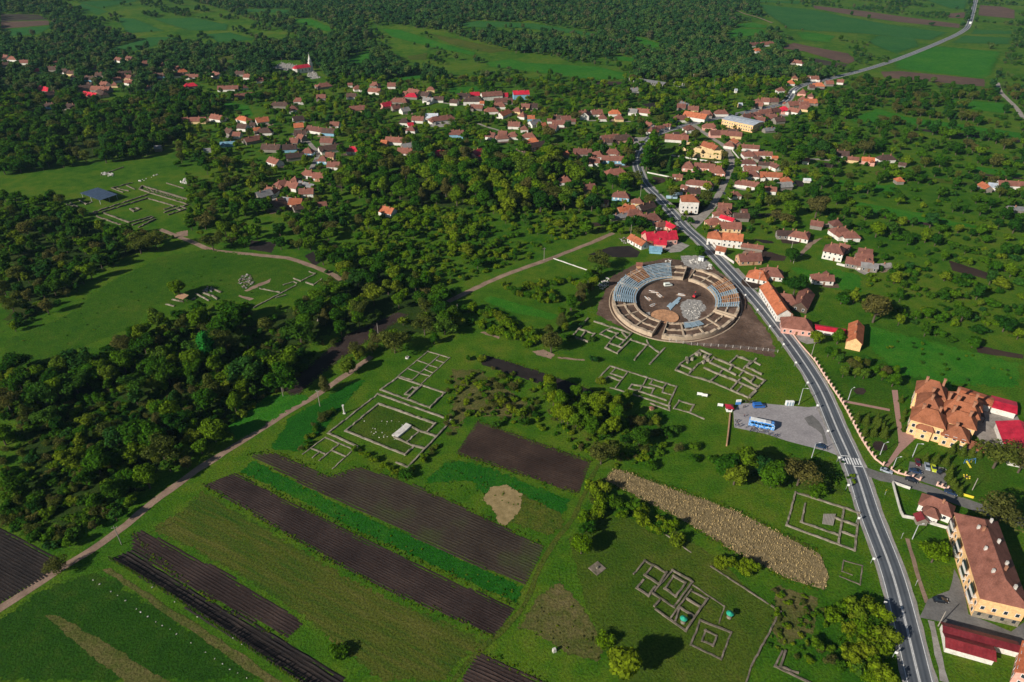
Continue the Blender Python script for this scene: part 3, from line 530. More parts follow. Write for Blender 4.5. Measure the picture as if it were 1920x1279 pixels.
# ------------------------------------------------------------------ houses: photo points of the two ends of the ridge, roof type, roof, wall, [span], [eave]
HOUSES = """
a1 90,90,190,95 hRW;40,68,85,82 gRW;0,158,120,150 gDW;215,130,350,130 gRW;360,225,455,220 hCW;500,200,640,200 gDN;672,225,730,230 gDW;740,245,830,250 gDY;1008,198,1075,195 hRN
755,290,815,285 hDW;930,300,1030,310 gDU;1040,265,1130,265 gDN;1225,322,1310,315 gRW;1330,290,1430,295 gRY;1370,342,1450,350 gRW;1210,372,1280,370 hRY;1100,362,1170,370 gRW;930,375,1000,380 gDN
840,412,980,400 gDN;1000,412,1190,420 gRN;915,470,1050,492 gCY;1070,442,1140,480 hDY;1265,97,1325,110 gRW;1380,87,1440,95 gRY;1530,140,1640,132 hRN;1752,160,1800,165 hRY;1450,262,1480,260 gDW
1660,270,1820,275 gDU;1260,258,1420,245 gDN;1588,405,1640,410 gRW;430,412,540,430 gCN;480,482,620,460 gDN;480,592,610,600 hDU;690,602,840,610 hDN;575,130,615,128 gRN;1680,1065,1755,1062 gGN5
a2 70,235,175,225 hOW;20,268,140,265 gDW;165,285,300,285 gRW;20,195,100,200 gRN;570,202,610,198 hRW;465,252,535,275 gRW;690,248,830,255 hDN;800,282,865,285 gRW;930,325,1000,320 gRW;140,387,280,375 hCN
515,412,730,408 gRW;775,402,830,395 hRW;670,505,880,482 gRN;1590,390,1740,372 hRN;1590,507,1685,505 gRN;1335,545,1445,540 hRW;1280,632,1380,625 hRW;1090,587,1290,590 hDN;115,757,375,752 gRY
445,717,560,735 gRW;735,732,845,755 hOW;925,762,1055,747 gOW;735,822,830,830 gDW;860,800,920,800 gDN;895,857,960,850 gON;930,872,1100,867 hDW;800,980,970,947 gRN;610,867,670,890 gDN;680,907,760,910 gRW
540,1025,695,1015 gBU4;360,1095,435,1090 gGW4;1330,747,1440,735 gDW;1340,822,1440,815 gON;1500,842,1665,870 gRW;1740,802,1835,805 gRW;1660,872,1790,880 gDU;1345,897,1470,890 gDW;1390,932,1450,945 gRN
1300,977,1390,980 gRN;1640,977,1770,985 gRN;1220,1052,1365,1045 gDU;1000,1042,1190,1050 gDN;1430,1092,1550,1095 hRU;1615,1072,1860,1037 gDW;1690,1127,1780,1130 gRY;1600,1177,1710,1180 hRU;1710,1237,1840,1240 gRW
1080,1182,1180,1215 gRW;1255,1155,1440,1130 gDN
a3 1020,112,1180,100 gRY;990,547,1120,552 hCW;500,802,640,817 hRW;625,832,740,837 gRT;380,872,465,882 hRW;345,927,460,947 gRW;205,932,360,902 hRY;75,987,220,997 hRW;0,1050,150,1012 gGN;475,922,630,962 gGN5
470,1007,620,1002 gRW;160,1150,280,1102 gDN;285,1087,380,1097 gGN;365,1112,500,1117 gOT;400,1180,500,1162 gDN;670,1142,760,1132 gRW;1365,1192,1500,1222 gOW;1420,442,1600,452 gRW;1365,467,1430,472 gOT
1590,522,1740,502 gGN;1550,562,1700,567 gRW;1705,217,1825,222 gRW;1560,242,1670,247 hDW;1650,277,1710,272 gCW;1640,327,1740,332 hRW;1365,77,1460,57 gCP;1470,22,1650,32 hRN;1480,102,1560,92 gRN;1575,132,1660,117 gGW
a4 68,82,118,80 gRW;130,122,220,115 hRW;60,202,160,202 gDW;320,77,410,82 hRN;305,142,425,152 gRW;505,87,590,87 gRW;680,167,720,175 gRY;700,197,830,202 hCN;740,147,850,167 gRY;930,132,1015,132 hRY7,5;880,182,960,192 gDN
1010,237,1110,237 gDW;900,242,1000,252 gGW;1190,267,1270,272 gDW;1265,202,1400,202 gDN;1335,242,1540,242 hDW10,4.5;1405,192,1500,187 gCN;1530,192,1740,177 gRW10,5;1740,197,1815,197 gCN;1510,277,1555,277 gOW;1670,257,1860,252 gRN
1640,302,1790,302 hRW;1560,362,1705,357 hRW;1725,412,1820,372 gOW;1410,322,1540,327 gRN;960,462,1220,432 hRW9;920,422,1050,422 gSW;1180,602,1330,602 gRU;1000,832,1130,822 gCN;1430,832,1520,802 gCN;540,252,725,252 hRN
a5 480,232,645,227 gCU9,6;570,372,660,377 gRY;480,412,570,422 hRY;660,372,745,372 gDN;545,462,620,472 hRW;635,492,710,492 gOU;430,567,550,572 gRW;560,612,640,612 hRW;660,562,760,542 gGW;740,582,830,577 gON;850,522,900,522 gRW
920,492,1000,497 gDN;1000,507,1100,502 gRN;1120,522,1155,522 gRN;1195,452,1290,452 gRN;1330,442,1445,437 gRW;1415,492,1500,492 hRW;1525,442,1650,442 hOW;1590,492,1680,492 hRY;870,592,960,602 gRW
910,552,1040,557 gRW;580,692,720,692 hRW;635,747,760,747 hOW;620,812,815,777 gDT8;190,682,280,692 gRW;290,712,420,702 hRW;320,667,410,672 gRN;420,682,530,682 hRW;1020,882,1100,882 hON;1140,862,1330,867 gRN;1330,892,1460,892 hRW
1490,867,1640,867 hRW;1450,937,1710,947 gRU;1290,962,1420,967 gRW;1440,722,1620,702 gRN;1560,722,1770,702 hDP9;1480,747,1560,747 gDN;1490,1092,1700,1072 hRW;980,1167,1110,1162 hRW;1210,1262,1360,1242 gRN;1760,202,1860,197 gGW
a6 555,422,700,437 gRW;460,427,550,432 gGW;950,502,1110,497 hRW9;1080,452,1310,490 gOW10,4;1240,442,1380,452 hRN;1400,442,1540,442 hRW8;1110,397,1220,402 gRY;1030,342,1100,372 gGW;990,372,1080,377 gRN
645,562,715,592 gRW;690,642,765,612 hRW;755,602,800,597 gRW;800,602,840,597 gRW;845,582,880,582 gRW;880,577,920,582 gRW;1065,612,1175,607 hRW;865,702,1105,717 gRW;950,667,1010,667 gDW;1035,682,1105,682 hRN
1270,587,1420,592 hRP8;1350,662,1530,662 gRP;1470,667,1690,682 gRY;1540,647,1650,652 gDN;1280,782,1430,832 gOY8;940,1142,1045,1147 gRT4;1095,1197,1385,1227 hRW7
a8 1040,382,1110,402 gRP4;1110,412,1240,422 gDP;290,452,470,467 hRU8;490,532,620,542 hRY6;570,605,720,562 gDN8;345,632,510,602 gOT6;430,662,600,642 hRP7;270,712,440,692 gGN5,2.2;590,702,800,692 hRW9;750,792,870,772 hRW6;870,782,970,832 gCP5
650,902,965,882 gCP10,4;740,982,870,992 gCP5,2.5;490,922,640,1002 gOW6;690,1052,820,1062 gBU5,2.2;545,1232,605,1235 gRT3,2.2;170,545,235,555 gRY5
b1 230,202,340,217 hRW7;320,167,380,202 gON5;370,232,600,247 gRW6;435,312,560,312 hRW8;540,312,740,317 gRW6;560,352,625,372 gDN5;415,397,570,402 hRW7;440,467,620,477 gRW6;430,517,610,532 hRW8;620,532,850,547 gOW7;725,422,820,462 gRW6
600,422,730,432 gDN5;810,652,950,642 gGN7;840,592,960,592 hON7;345,622,430,632 hRW6;420,622,600,652 gRW7;650,692,790,702 gRW6;280,752,400,747 hRW6;160,872,300,882 gRN6;150,922,300,932 hRN6;110,962,240,962 hRW6;190,1002,330,1042 gCW4,2.5
40,1042,190,1032 hRY8;170,1077,400,1087 gRY8;330,982,490,987 gDN6;410,942,470,942 gRN4;1410,302,1580,312 gDW8;1575,367,1690,377 gRY5;1730,372,1860,382 gOP6;1080,382,1150,387 gRW5;745,362,805,364 gOT3,2.2;1090,606,1162,608 gSW3,2.2
b2 820,752,1012,1040 gOW8,4.5;170,182,330,202 hOW9,5;330,207,540,227 gOW8,5.5;260,352,360,372 gOW5;530,322,760,352 gRN4,2.2;500,442,730,432 gRT8;610,597,830,642 hOW9;745,577,985,602 hRW9;920,862,1130,892 hRW7;1175,965,1250,815 gRD8
1300,652,1530,667 hRW6;985,1112,1310,1152 hRP10,4;920,182,1150,192 gDN6;1060,182,1270,220 hRW7;1290,72,1420,92 gRN6;1510,72,1620,67 hRN7;1520,152,1700,142 hRW8;1640,192,1810,192 hRW8;1450,312,1660,352 hRW10,5.5;1600,322,1710,352 gRN6
F 985,102,1060,112 gRN5;970,132,1060,142 gRN6;920,152,1060,177 gRN7;1000,182,1090,192 gGN5;1100,192,1160,187 gGN4,2.2;740,250,842,255 gRW6
b4 280,352,450,347 hDW8;470,592,550,592 hON6;1410,642,1490,692 gON6;1480,652,1570,662 gSW6;1590,627,1870,642 gRW7;1690,907,1860,917 gGN5,2.5;500,430,580,440 gDN4,2.2
a7 650,492,760,472 gRN;760,462,860,462 hRW;830,442,960,432 gRN;780,512,900,522 gRW;910,482,1030,492 gRW;930,432,1060,412 hRN;1060,402,1160,402 hCP;1170,412,1280,432 gRW;1150,352,1270,342 gRN;1280,382,1380,392 gRY;1320,322,1460,322 gON
1270,292,1360,302 hRN;1270,217,1360,227 hRP;1370,257,1435,262 hRP;1000,522,1100,512 gDN;1280,352,1370,350 gRN;790,312,860,312 hRW;860,307,950,312 gRW;950,312,1040,312 gRN;780,352,880,362 gRN;1030,197,1115,197 hRW
1145,117,1220,117 hOW;1200,62,1255,62 hRY;1340,62,1400,64 gRW;1395,72,1480,72 gRW;1430,142,1550,147 hON;1560,122,1640,122 gRN;1380,162,1440,162 gRN;1690,102,1760,107 gRW;890,640,1000,630 gGN6,2.2;575,212,590,212 gSW4;620,365,640,365 gSY5
C 365,240,420,235 gRW;430,235,510,230 hRW;395,270,435,268 hOW;590,330,640,335 gRN;630,335,675,340 hRW
"""
RN = dict(R='red-brown tiled', O='orange tiled', C='crimson sheet-metal', D='dark brown', G='grey sheet', B='blue sheet', M='maroon sheet', S='pale sheet')
WN = dict(W='white', Y='cream', P='pink', U='pale blue', N='grey', T='brick', K='apricot', D='dark timber')
WALL['D'] = MATS['wood_dark']
HOUSE_REC = []       # (x, y, radius, px, py, depth)
WINM = {}
def win_mesh(w, h):
    k = (w, h)
    if k not in WINM:
        WINM[k] = (MB().box((0, 0, 0), (w + .24, .08, h + .24)).mesh('window', 'window_frame'), MB().box((0, -.045, .12), (w, .06, h)).mesh('pane', 'window_glass'))
    return WINM[k]
def add_window(root, x, y, z, rz, w=.95, h=1.3, pane=True):
    a, b = win_mesh(w, h); o = link('window', a, root, (x, y, z), rz)
    if pane: link('pane', b, o)
def hip_roof(mb, L, W, e, rise, ov=.45, hip=True, th=.16):
    hx, hy = L / 2 + ov, W / 2 + ov; zr = e + rise; ez = e - rise * ov / (W / 2) + .12
    ins = min(W / 2 * .85, L / 2 - .2) if hip else -0.0
    rx = hx - ins - (ov if hip else 0); ry = 0
    top = [(-hx, -hy, ez), (hx, -hy, ez), (hx, hy, ez), (-hx, hy, ez), (-rx, 0, zr + .12), (rx, 0, zr + .12)]
    bot = [(x, y, z - th) for x, y, z in top]
    f = [(0, 1, 5, 4), (2, 3, 4, 5)]
    if hip: f += [(1, 2, 5), (3, 0, 4)]
    mb.add(top + bot, f + [tuple(6 + i for i in reversed(q)) for q in f] +
        ([(0, 6, 7, 1), (1, 7, 8, 2), (2, 8, 9, 3), (3, 9, 6, 0)] if hip else [(0, 6, 7, 1), (2, 8, 9, 3), (1, 7, 11, 5), (2, 5, 11, 8), (3, 9, 10, 4), (0, 4, 10, 6)]))
def house(c, rz, L, W, e, kind, rf, wl, label, cat='house', group=None, name='house', detail=0, chim=True, rise=None):
    root = thing(name, c, rz, label, cat, group)
    rise = rise or W / 2 * .78
    b = MB(); hx, hy = L / 2, W / 2
    v = [(-hx, -hy, -.3), (hx, -hy, -.3), (hx, hy, -.3), (-hx, hy, -.3), (-hx, -hy, e), (hx, -hy, e), (hx, hy, e), (-hx, hy, e)]
    f = [(0, 1, 5, 4), (2, 3, 7, 6)]
    if kind == 'g':
        v += [(-hx, 0, e + rise), (hx, 0, e + rise)]; f += [(1, 2, 6, 9, 5), (3, 0, 4, 8, 7)]
    else: f += [(1, 2, 6, 5), (3, 0, 4, 7)]
    b.add(v, f).build('wall', WALL[wl], root)
    r = MB(); hip_roof(r, L, W, e, rise, hip=kind == 'h'); ro = r.build('roof', ROOF[rf], root)
    if chim and L > 6:
        for k in range(1 if L < 11 else 2):
            cx = (-.22 + .44 * k) * L if L >= 11 else R.uniform(-.2, .2) * L; cy = R.choice((-1, 1)) * W * .1
            cb = MB().box((cx, cy, e + rise * .7), (.6, .6, rise * .3 + .9)); cb.box((cx, cy, e + rise + .9), (.75, .75, .12)); cb.build('chimney', 'chimney_brick', ro)
    if L > 9.5 and e < 4.2 and R.random() < .6 and name == 'house':
        aw, al, ae = R.uniform(3.2, 4.6), R.uniform(3.0, 5.0), e - .25; ax = R.choice((-1, 1)) * (L / 2 - aw / 2 - .3); sy = -1 if R.random() < .6 else 1
        MB().box((ax, sy * (hy + al / 2), -.3), (aw, al, ae + .3)).build('annex', WALL[wl], root)
        ar2 = MB(); hip_roof(ar2, al + hy * .8, aw, ae, aw / 2 * .72, hip=False, ov=.3); ao = ar2.build('annex_roof', ROOF[rf], root); ao.location = (ax, sy * (hy * .6 + al / 2), 0); ao.rotation_euler = (0, 0, math.pi / 2)
    if detail:
        wz = 1.0; rowsz = [wz] if e < 4.4 else [1.0, 3.9]
        n = max(1, int((L - 1) / 2.6)); big = detail > 1
        for zz in rowsz:
            if zz + 1.3 > e: continue
            for sd, yy in ((0.0, -hy - .03), (math.pi, hy + .03)):
                for k in range(n):
                    xx = -L / 2 + (k + .5) * L / n
                    if zz == 1.0 and k == n // 2 and n > 1 and sd == 0.0:
                        link('door', DOORM, root, (xx, yy, 0), sd); continue
                    add_window(root, xx, yy, zz, sd, pane=big)
            nw = max(1, int((W - 1) / 2.8))
            for sd, xx in ((-math.pi / 2, -hx - .03), (math.pi / 2, hx + .03)):
                for k in range(nw): add_window(root, xx, -W / 2 + (k + .5) * W / nw, zz, sd, pane=big)
    cx, cy, dd = PROJ(c[0], c[1], c[2] + e); HOUSE_REC.append((c[0], c[1], math.hypot(L, W) / 2, cx, cy, dd))
    return root
DOORM = MB().box((0, 0, 0), (1.0, .1, 2.1)).mesh('door', 'door_wood')
def area_name(x, y):
    u, v, _ = PROJ(x, y, 0)
    if v < 108 and u > 1350: return 'in the hamlet beyond the village'
    if u < 330: return 'in the woods below the church'
    if u < 640 and v < 225: return 'near the white church'
    if u < 720: return 'along the crooked lane'
    if u < 1000 and v < 235: return 'below the long meadow'
    if u < 1000: return 'among the valley gardens'
    if u < 1200 and v < 300: return 'on the slope beside the bend'
    if u < 1240 and v > 300: return 'before the road bend'
    if u > 1560 and v < 480: return 'on the garden lane'
    if v < 210: return 'where the road leaves the village'
    if v < 320 and u < 1345: return 'around the road junction'
    if v < 450: return 'along the concrete lane'
    return 'across from the stone arena'
HL = []
for ln in HOUSES.split('\n'):
    if not ln.strip(): continue
    t0 = ln.split(' ')[0]
    if t0 in TILE: tl = t0; ln = ln[len(t0) + 1:]
    for w in ln.split(';'):
        co, ty = w.split(' '); q = [float(k) for k in co.split(',')]
        ex = ty[3:].split(',') if len(ty) > 3 else []
        HL.append((tl, q, ty[0], ty[1], ty[2], float(ex[0]) if ex and ex[0] else None, float(ex[1]) if len(ex) > 1 else None))
for (tl, q, kd, rf, wl, sp, ev) in HL:
    e = ev or 3.1; W0 = sp or R.uniform(7.6, 9.2); zr = e + W0 / 2 * .78
    a, b = gp(tl, q[0], q[1], zr), gp(tl, q[2], q[3], zr)
    d = b - a; d.z = 0; L = d.length
    if sp is None and L < 8: W0 = min(W0, max(5.0, L * .95))
    L = max(L * 1.06 - .5, 4.0 if W0 > 4.5 else 2.6); c = (a + b) / 2; c.z = h1(c.x, c.y)
    sz = 'long' if L > 17 else ('small' if L < 8 else '')
    ar = area_name(c.x, c.y); shed = e < 2.9 or (wl == 'N' and rf in 'GD')
    lb = ' '.join((sz + ' ' + WN[wl] + (' shed' if shed else ' house') + ' with ' + RN[rf] + (' hipped' if kd == 'h' else '') + ' roof ' + ar).split())
    dist = math.hypot(c.x, c.y)
    house(c, math.atan2(d.y, d.x), L, W0, e, kd, rf, wl, lb, 'shed' if shed else 'house', 'buildings ' + ar, 'shed' if shed else 'house',
          detail=0 if e < 2.9 else (2 if dist < 470 else (1 if dist < 640 and wl != 'N' else 0)))
YR = random.Random(3)
for (x, y, r_, u_, v_, d_) in list(HOUSE_REC):
    if YR.random() < .45 and y < 1000:
        a0 = YR.uniform(0, 6.28); cx_, cy_ = x + math.cos(a0) * r_ * .7, y + math.sin(a0) * r_ * .7; n_ = 7
        sheet('yard', [Vector((cx_ + math.cos(k * 6.283 / n_) * r_ * YR.uniform(.6, 1.15), cy_ + math.sin(k * 6.283 / n_) * r_ * YR.uniform(.6, 1.15), 0)) for k in range(n_)], .075 + YR.uniform(0, .02), YR.choice(('dirt_track', 'gravel', 'soil_site', 'soil')))
# a few houses whose ridge points at the viewer
def house_at(tl, x1, y1, x2, y2, L, e, kd, rf, wl, label, W=None, **k):
    """x1,y1-x2,y2: foot of the wall that faces the camera"""
    a, b = gp(tl, x1, y1), gp(tl, x2, y2); d = b - a; n = Vector((-d.y, d.x, 0)).normalized()
    if n.y < 0: n = -n
    w = d.length; c = (a + b) / 2 + n * (L / 2); c.z = h1(c.x, c.y)
    return house(c, math.atan2(n.y, n.x), L, w, e, kd, rf, wl, label, **k)
house_at('a5', 1205, 550, 1300, 555, 14, 4.2, 'g', 'R', 'W', 'white house with a steep gable facing the valley, beside the street wall', detail=1)
house_at('b3', 1070, 660, 1230, 695, 19, 4.5, 'g', 'O', 'K', 'tall apricot barn with steep tiled roof behind the crimson shed', detail=0, cat='barn', name='barn')
# long crimson lean-to beside the pink house
def boxhouse(name, pts, e, rise, rf, wl, label, cat, ridge_long=True, **k):
    """roofed box over three photo points at eave height: near-left, near-right, far-right"""
    a, b, c2 = pts; d = b - a; e2 = c2 - b; d.z = e2.z = 0
    L, Wd = d.length, e2.length; c = a + d / 2 + e2 / 2; c.z = 0
    if ridge_long: return house(c, math.atan2(d.y, d.x), L, Wd, e, k.pop('kind', 'g'), rf, wl, label, cat, name=name, rise=rise, **k)
    return house(c, math.atan2(e2.y, e2.x), Wd, L, e, k.pop('kind', 'g'), rf, wl, label, cat, name=name, rise=rise, **k)
boxhouse('shed', [gp('b3', 730, 440, 2.6), gp('b3', 1050, 492, 2.6), gp('b3', 1095, 455, 2.6)], 2.6, .7, 'C', 'W', 'long low crimson roofed shed joining the pink house and the barn', 'shed', chim=False)
# --- factory hall with a pale sheet roof
hr = [gp('a7', *p, 8.0) for p in ((440, 535), (780, 605), (880, 560))]
boxhouse('factory_hall', hr, 7.2, 1.0, 'S', 'K', 'apricot factory hall with pale blue-grey sheet roof by the road', 'hall', detail=2, chim=False)
# --- tall white three-storey building at the forecourt
a, b, c2 = gp('a8', 1005, 690, 0), gp('a8', 1195, 705, 0), gp('a8', 1195, 705, 0)
a = gp('a8', 1070, 700); b = gp('a8', 1195, 705); d = b - a; n = Vector((-d.y, d.x, 0)).normalized(); c = a + d * .35 + n * 5.5; c.z = 0
house(c, math.atan2(d.y, d.x), d.length * 1.5, 11.0, 9.2, 'h', 'O', 'W', 'tall white block with orange hipped roof at the paved forecourt', detail=2, rise=3.2)
# --- roofless cream ruin beside the lane
rr = thing('ruined_building', gp('a6', 1270, 970), 0, 'roofless cream plastered building shell with dark window holes by the lane', 'ruin')
o0 = rr.location
def wallseg(root, a, b, z0, hgt, th, mat, name='wall', holes=0):
    a, b = a - root.location, b - root.location; d = b - a; d.z = 0; L = d.length; t = d.normalized(); mb = MB(); n = max(2, int(L / 1.5))
    w = Vector((-t.y, t.x, 0)) * th / 2; pv = []
    for k in range(n + 1):
        p = a + d * (k / n); hh = hgt * R.uniform(.7, 1.12) * (.45 if th < 1.6 and hgt < 2 and R.random() < .10 else 1)
        j = Vector((R.uniform(-.10, .10), R.uniform(-.10, .10), 0))
        for q in (p - w, p + w): pv.append((q.x + j.x, q.y + j.y, z0 - .2)); pv.append((q.x + j.x, q.y + j.y, z0 + hh + R.uniform(-.05, .05)))
    fs = []
    for k in range(n):
        i = k * 4; fs += [(i, i + 4, i + 5, i + 1), (i + 2, i + 3, i + 7, i + 6), (i + 1, i + 5, i + 7, i + 3)]
    fs += [(0, 1, 3, 2), (n * 4, n * 4 + 2, n * 4 + 3, n * 4 + 1)]
    o = mb.add(pv, fs).build(name, mat, root)
    for k in range(holes):
        p = a + d * ((k + .5) / holes); wv = (w / w.length) * (th / 2 + .03)
        if wv.y > 0: wv = -wv
        link('window', HOLE, root, (p.x + wv.x, p.y + wv.y, z0 + 1.1), math.atan2(t.y, t.x))
    return o
HOLE = MB().box((0, 0, 0), (1.1, .08, 1.7)).mesh('window', 'window_glass')
P = [gp('a6', x, y) for x, y in ((1075, 945), (1460, 985), (1478, 935), (1110, 895))]
for i, j, hh in ((0, 1, 5), (1, 2, 0), (2, 3, 0), (3, 0, 0)): wallseg(rr, P[i], P[j], 0, 4.4, .7, 'plaster_cream', holes=hh)
P2 = [gp('a6', x, y) for x, y in ((985, 870), (1110, 895), (1235, 870), (1230, 830), (1045, 815))]
for i in range(4): wallseg(rr, P2[i], P2[i + 1], 0, 2.6, .6, 'plaster_cream')
wallseg(rr, P2[4], P2[0], 0, 2.6, .6, 'plaster_cream'); wallseg(rr, P[0].lerp(P[1], .4), P[3].lerp(P[2], .4), 0, 3.6, .5, 'plaster_cream')
cx, cy, dd = PROJ(o0.x, o0.y, 3); HOUSE_REC.append((o0.x, o0.y + 4, 12, cx, cy, dd))
# --- U-shaped farm of red tiles and pink walls
for q, lab in (((1050, 1000, 1185, 1010, 10), 'dark tiled west wing of the pink farm beside the lane'), ((1350, 1045, 1515, 1055, 11), 'pink pyramid-roofed wing of the farm at the lane corner'), ((1180, 1015, 1400, 1032, 7), 'low middle wing of the pink farm beside the lane')):
    e = 3.4; zr = e + q[4] / 2 * .78; a, b = gp('a6', q[0], q[1], zr), gp('a6', q[2], q[3], zr); c = (a + b) / 2; c.z = 0; d = b - a
    house(c, math.atan2(d.y, d.x), d.length, q[4], e, 'h' if q[4] > 8 else 'g', 'R', 'P', lab, detail=1)
# --- open cowshed with white posts
a, b = gp('a6', 580, 100, 5), gp('a6', 865, 142, 5); d = b - a; d.z = 0; L = d.length; c = (a + b) / 2; c.z = h1(c.x, c.y)
cs = thing('open_barn', c, math.atan2(d.y, d.x), 'long open barn with grey roof on rows of white posts at the meadow', 'barn')
r = MB(); hip_roof(r, L, 12, 3.4, 1.6, hip=False); r.build('roof', ROOF['G'], cs)
for k in range(14):
    for sy in (-5.5, 5.5): MB().box((-L / 2 + (k + .5) * L / 14, sy, -.2), (.55, .55, 3.6)).build('post', 'stone_white', cs)
MB().box((0, 3, -.2), (L - 1, .3, 2.6)).build('wall', 'wall_grey', cs)
cx, cy, dd = PROJ(c.x, c.y, 3); HOUSE_REC.append((c.x, c.y, L / 2, cx, cy, dd))
for (x0, y0), (x1, y1), n in (((462, 112), (575, 150), 8), ((470, 100), (560, 130), 6), ((950, 165), (1060, 190), 8), ((960, 150), (1060, 175), 6)):
    for k in range(n):
        p = gp('a6', x0 + (x1 - x0) * k / (n - 1), y0 + (y1 - y0) * k / (n - 1) + 12); u = R.uniform(2.6, 3.6)
        o = MB().box((0, 0, -.2), (.6, .6, u + .2)).box((0, 0, u), (1.3, .4, .35)).build('concrete_post', 'stone_white'); o.location = p
        tag(o, 'bare white concrete barn post standing beside the open barn', 'post', 'bare posts beside the open barn')
# --- white church with red roof, tower and spire
a, b = gp('a2', 1385, 283), gp('a2', 1535, 262); d = b - a; d.z = 0; L = d.length; t = d.normalized(); n = Vector((-t.y, t.x, 0)); c = (a + b) / 2 + n * 5; c.z = h1(c.x, c.y)
ch = thing('church', c, math.atan2(d.y, d.x), 'white church with crimson roof and slender white spire above the graveyard', 'church')
b2 = MB(); hx, hy, e = L / 2, 5.0, 6.5; ap = [(-hx + 0, -hy), (hx, -hy), (hx, hy), (-hx, hy), (-hx - 3, 2.5), (-hx - 3, -2.5)]
b2.prism(ap, -.3, e); b2.build('wall', WALL['W'], ch)
rb = MB(); zr = e + 3.6; rb.add([(-hx - .3, -hy - .5, e), (hx + .2, -hy - .5, e), (hx + .2, hy + .5, e), (-hx - .3, hy + .5, e), (-hx - 3.5, 2.8, e), (-hx - 3.5, -2.8, e), (-hx, 0, zr), (hx + .2, 0, zr)],
    [(0, 1, 7, 6), (2, 3, 6, 7), (3, 4, 6), (4, 5, 6), (5, 0, 6), (1, 2, 7), (0, 5, 4, 3, 2, 1)]); rb.build('roof', ROOF['C'], ch)
tw = MB(); tw.box((hx + 2.0, 0, -.3), (4.6, 4.6, 11.3)); tw.build('tower', WALL['W'], ch)
spi = MB(); spi.box((hx + 2, 0, 11), (5.0, 5.0, .5)); spi.box((hx + 2, 0, 11.5), (3.4, 3.4, 3.0)); spi.box((hx + 2, 0, 14.5), (3.9, 3.9, .4)); spi.cyl((hx + 2, 0, 14.9), (hx + 2, 0, 22.5), 1.9, .08, 8)
so2 = spi.build('spire', 'stone_white', ch); MB().box((hx + 2, 0, 22.4), (.18, .18, 2.2)).box((hx + 2, 0, 23.6), (1.1, .16, .18)).build('cross', 'metal_grey', so2)
for k in range(4): add_window(ch, -hx + (k + .5) * L / 4, -hy - .03, 2.0, 0, 1.1, 3.0)
cx, cy, dd = PROJ(c.x, c.y, 6); HOUSE_REC.append((c.x, c.y, L / 2 + 3, cx, cy, dd))
GRAVE = [MB().box((0, 0, -.1), (.95, .35, 1.35), taper=.9).box((0, .9, -.05), (.9, 1.8, .3)).mesh('gravestone', 'stone_white'),
         MB().box((0, 0, -.1), (.35, .3, 1.9)).box((0, 0, 1.15), (1.1, .3, .32)).box((0, .9, -.05), (.9, 1.8, .25)).mesh('gravestone', 'stone_white')]
ng = 0
for s, cnt in (('a2 1110,215 1210,160 1390,190 1375,270 1250,250', 75), ('a2 1480,290 1560,248 1640,325 1540,345', 50)):
    pp = parse(s); CLEAR.append(pp); xs = [p[0] for p in pp]; ys = [p[1] for p in pp]; k = 0
    patch('graveyard', s, 'gravel', lift=.05, wob=1)
    while k < cnt:
        q = (R.uniform(min(xs), max(xs)), R.uniform(min(ys), max(ys)))
        if not inpoly(np.array([q]), pp)[0]: continue
        o = link('gravestone', GRAVE[k % 2], None, G(*q), R.uniform(-.2, .2) + .6); o.scale = (1.25,) * 3; k += 1
        tag(o, 'white gravestone %s in the graveyard of the church' % ('slab' if (k - 1) % 2 == 0 else 'cross'), 'gravestone', 'white gravestones on the church hill')
    CLEAR.append([(min(xs) - 6, min(ys) - 4), (max(xs) + 6, min(ys) - 4), (max(xs) + 6, max(ys) + 8), (min(xs) - 6, max(ys) + 8)])
# --- hotel: apricot walls, many steep hipped roofs
hc = Vector((164.7, 221.7, 0)); hrz = math.atan2(210.7 - 221.7, 183.1 - 164.7)
ht = thing('hotel', hc, hrz, 'large apricot hotel with clustered steep tiled roofs and brick chimneys', 'hotel')
def wing(x0, y0, x1, y1, e, rise, along='x', kd='h', wins=True, rows_=2, sill=True):
    L, Wd = (x1 - x0, y1 - y0) if along == 'x' else (y1 - y0, x1 - x0)
    cxx, cyy = (x0 + x1) / 2, (y0 + y1) / 2; rz = 0 if along == 'x' else math.pi / 2
    wb = MB().box((cxx, cyy, -.3), (x1 - x0, y1 - y0, e + .3)).build('wall', WALL['K'], ht)
    r = MB(); hip_roof(r, L, Wd, e, rise, hip=kd == 'h', ov=.6); ro = r.build('roof', ROOF['H'], ht); ro.location = (cxx, cyy, 0); ro.rotation_euler = (0, 0, rz)
    if wins:
        for zz in [1.0 + 3.1 * k for k in range(rows_)]:
            if zz + 1.4 > e: continue
            n = max(1, int((x1 - x0) / 2.9))
            for k in range(n): add_window(ht, x0 + (k + .5) * (x1 - x0) / n, y0 - .04, zz, 0, 1.1, 1.5)
            n = max(1, int((y1 - y0) / 2.9))
            for k in range(n): add_window(ht, x0 - .04, y0 + (k + .5) * (y1 - y0) / n, zz, -math.pi / 2, 1.1, 1.5)
    return ro
def chimney(ro, x, y, z0, z1):
    b = MB().box((x, y, z0), (.9, .9, z1 - z0)).box((x, y, z1), (1.15, 1.15, .25)); o = b.build('chimney', 'chimney_brick', ht); return o
wing(0, 0, 12, 9, 8.0, 4.0, 'x'); wing(1.0, 9, 10, 20, 8.6, 4.6, 'y'); wing(0, 20, 11, 29, 9.2, 4.8, 'x'); wing(12, -1.2, 21, 7, 5.6, 3.0, 'x'); wing(12, 7.0, 23, 15, 7.2, 3.6, 'x')
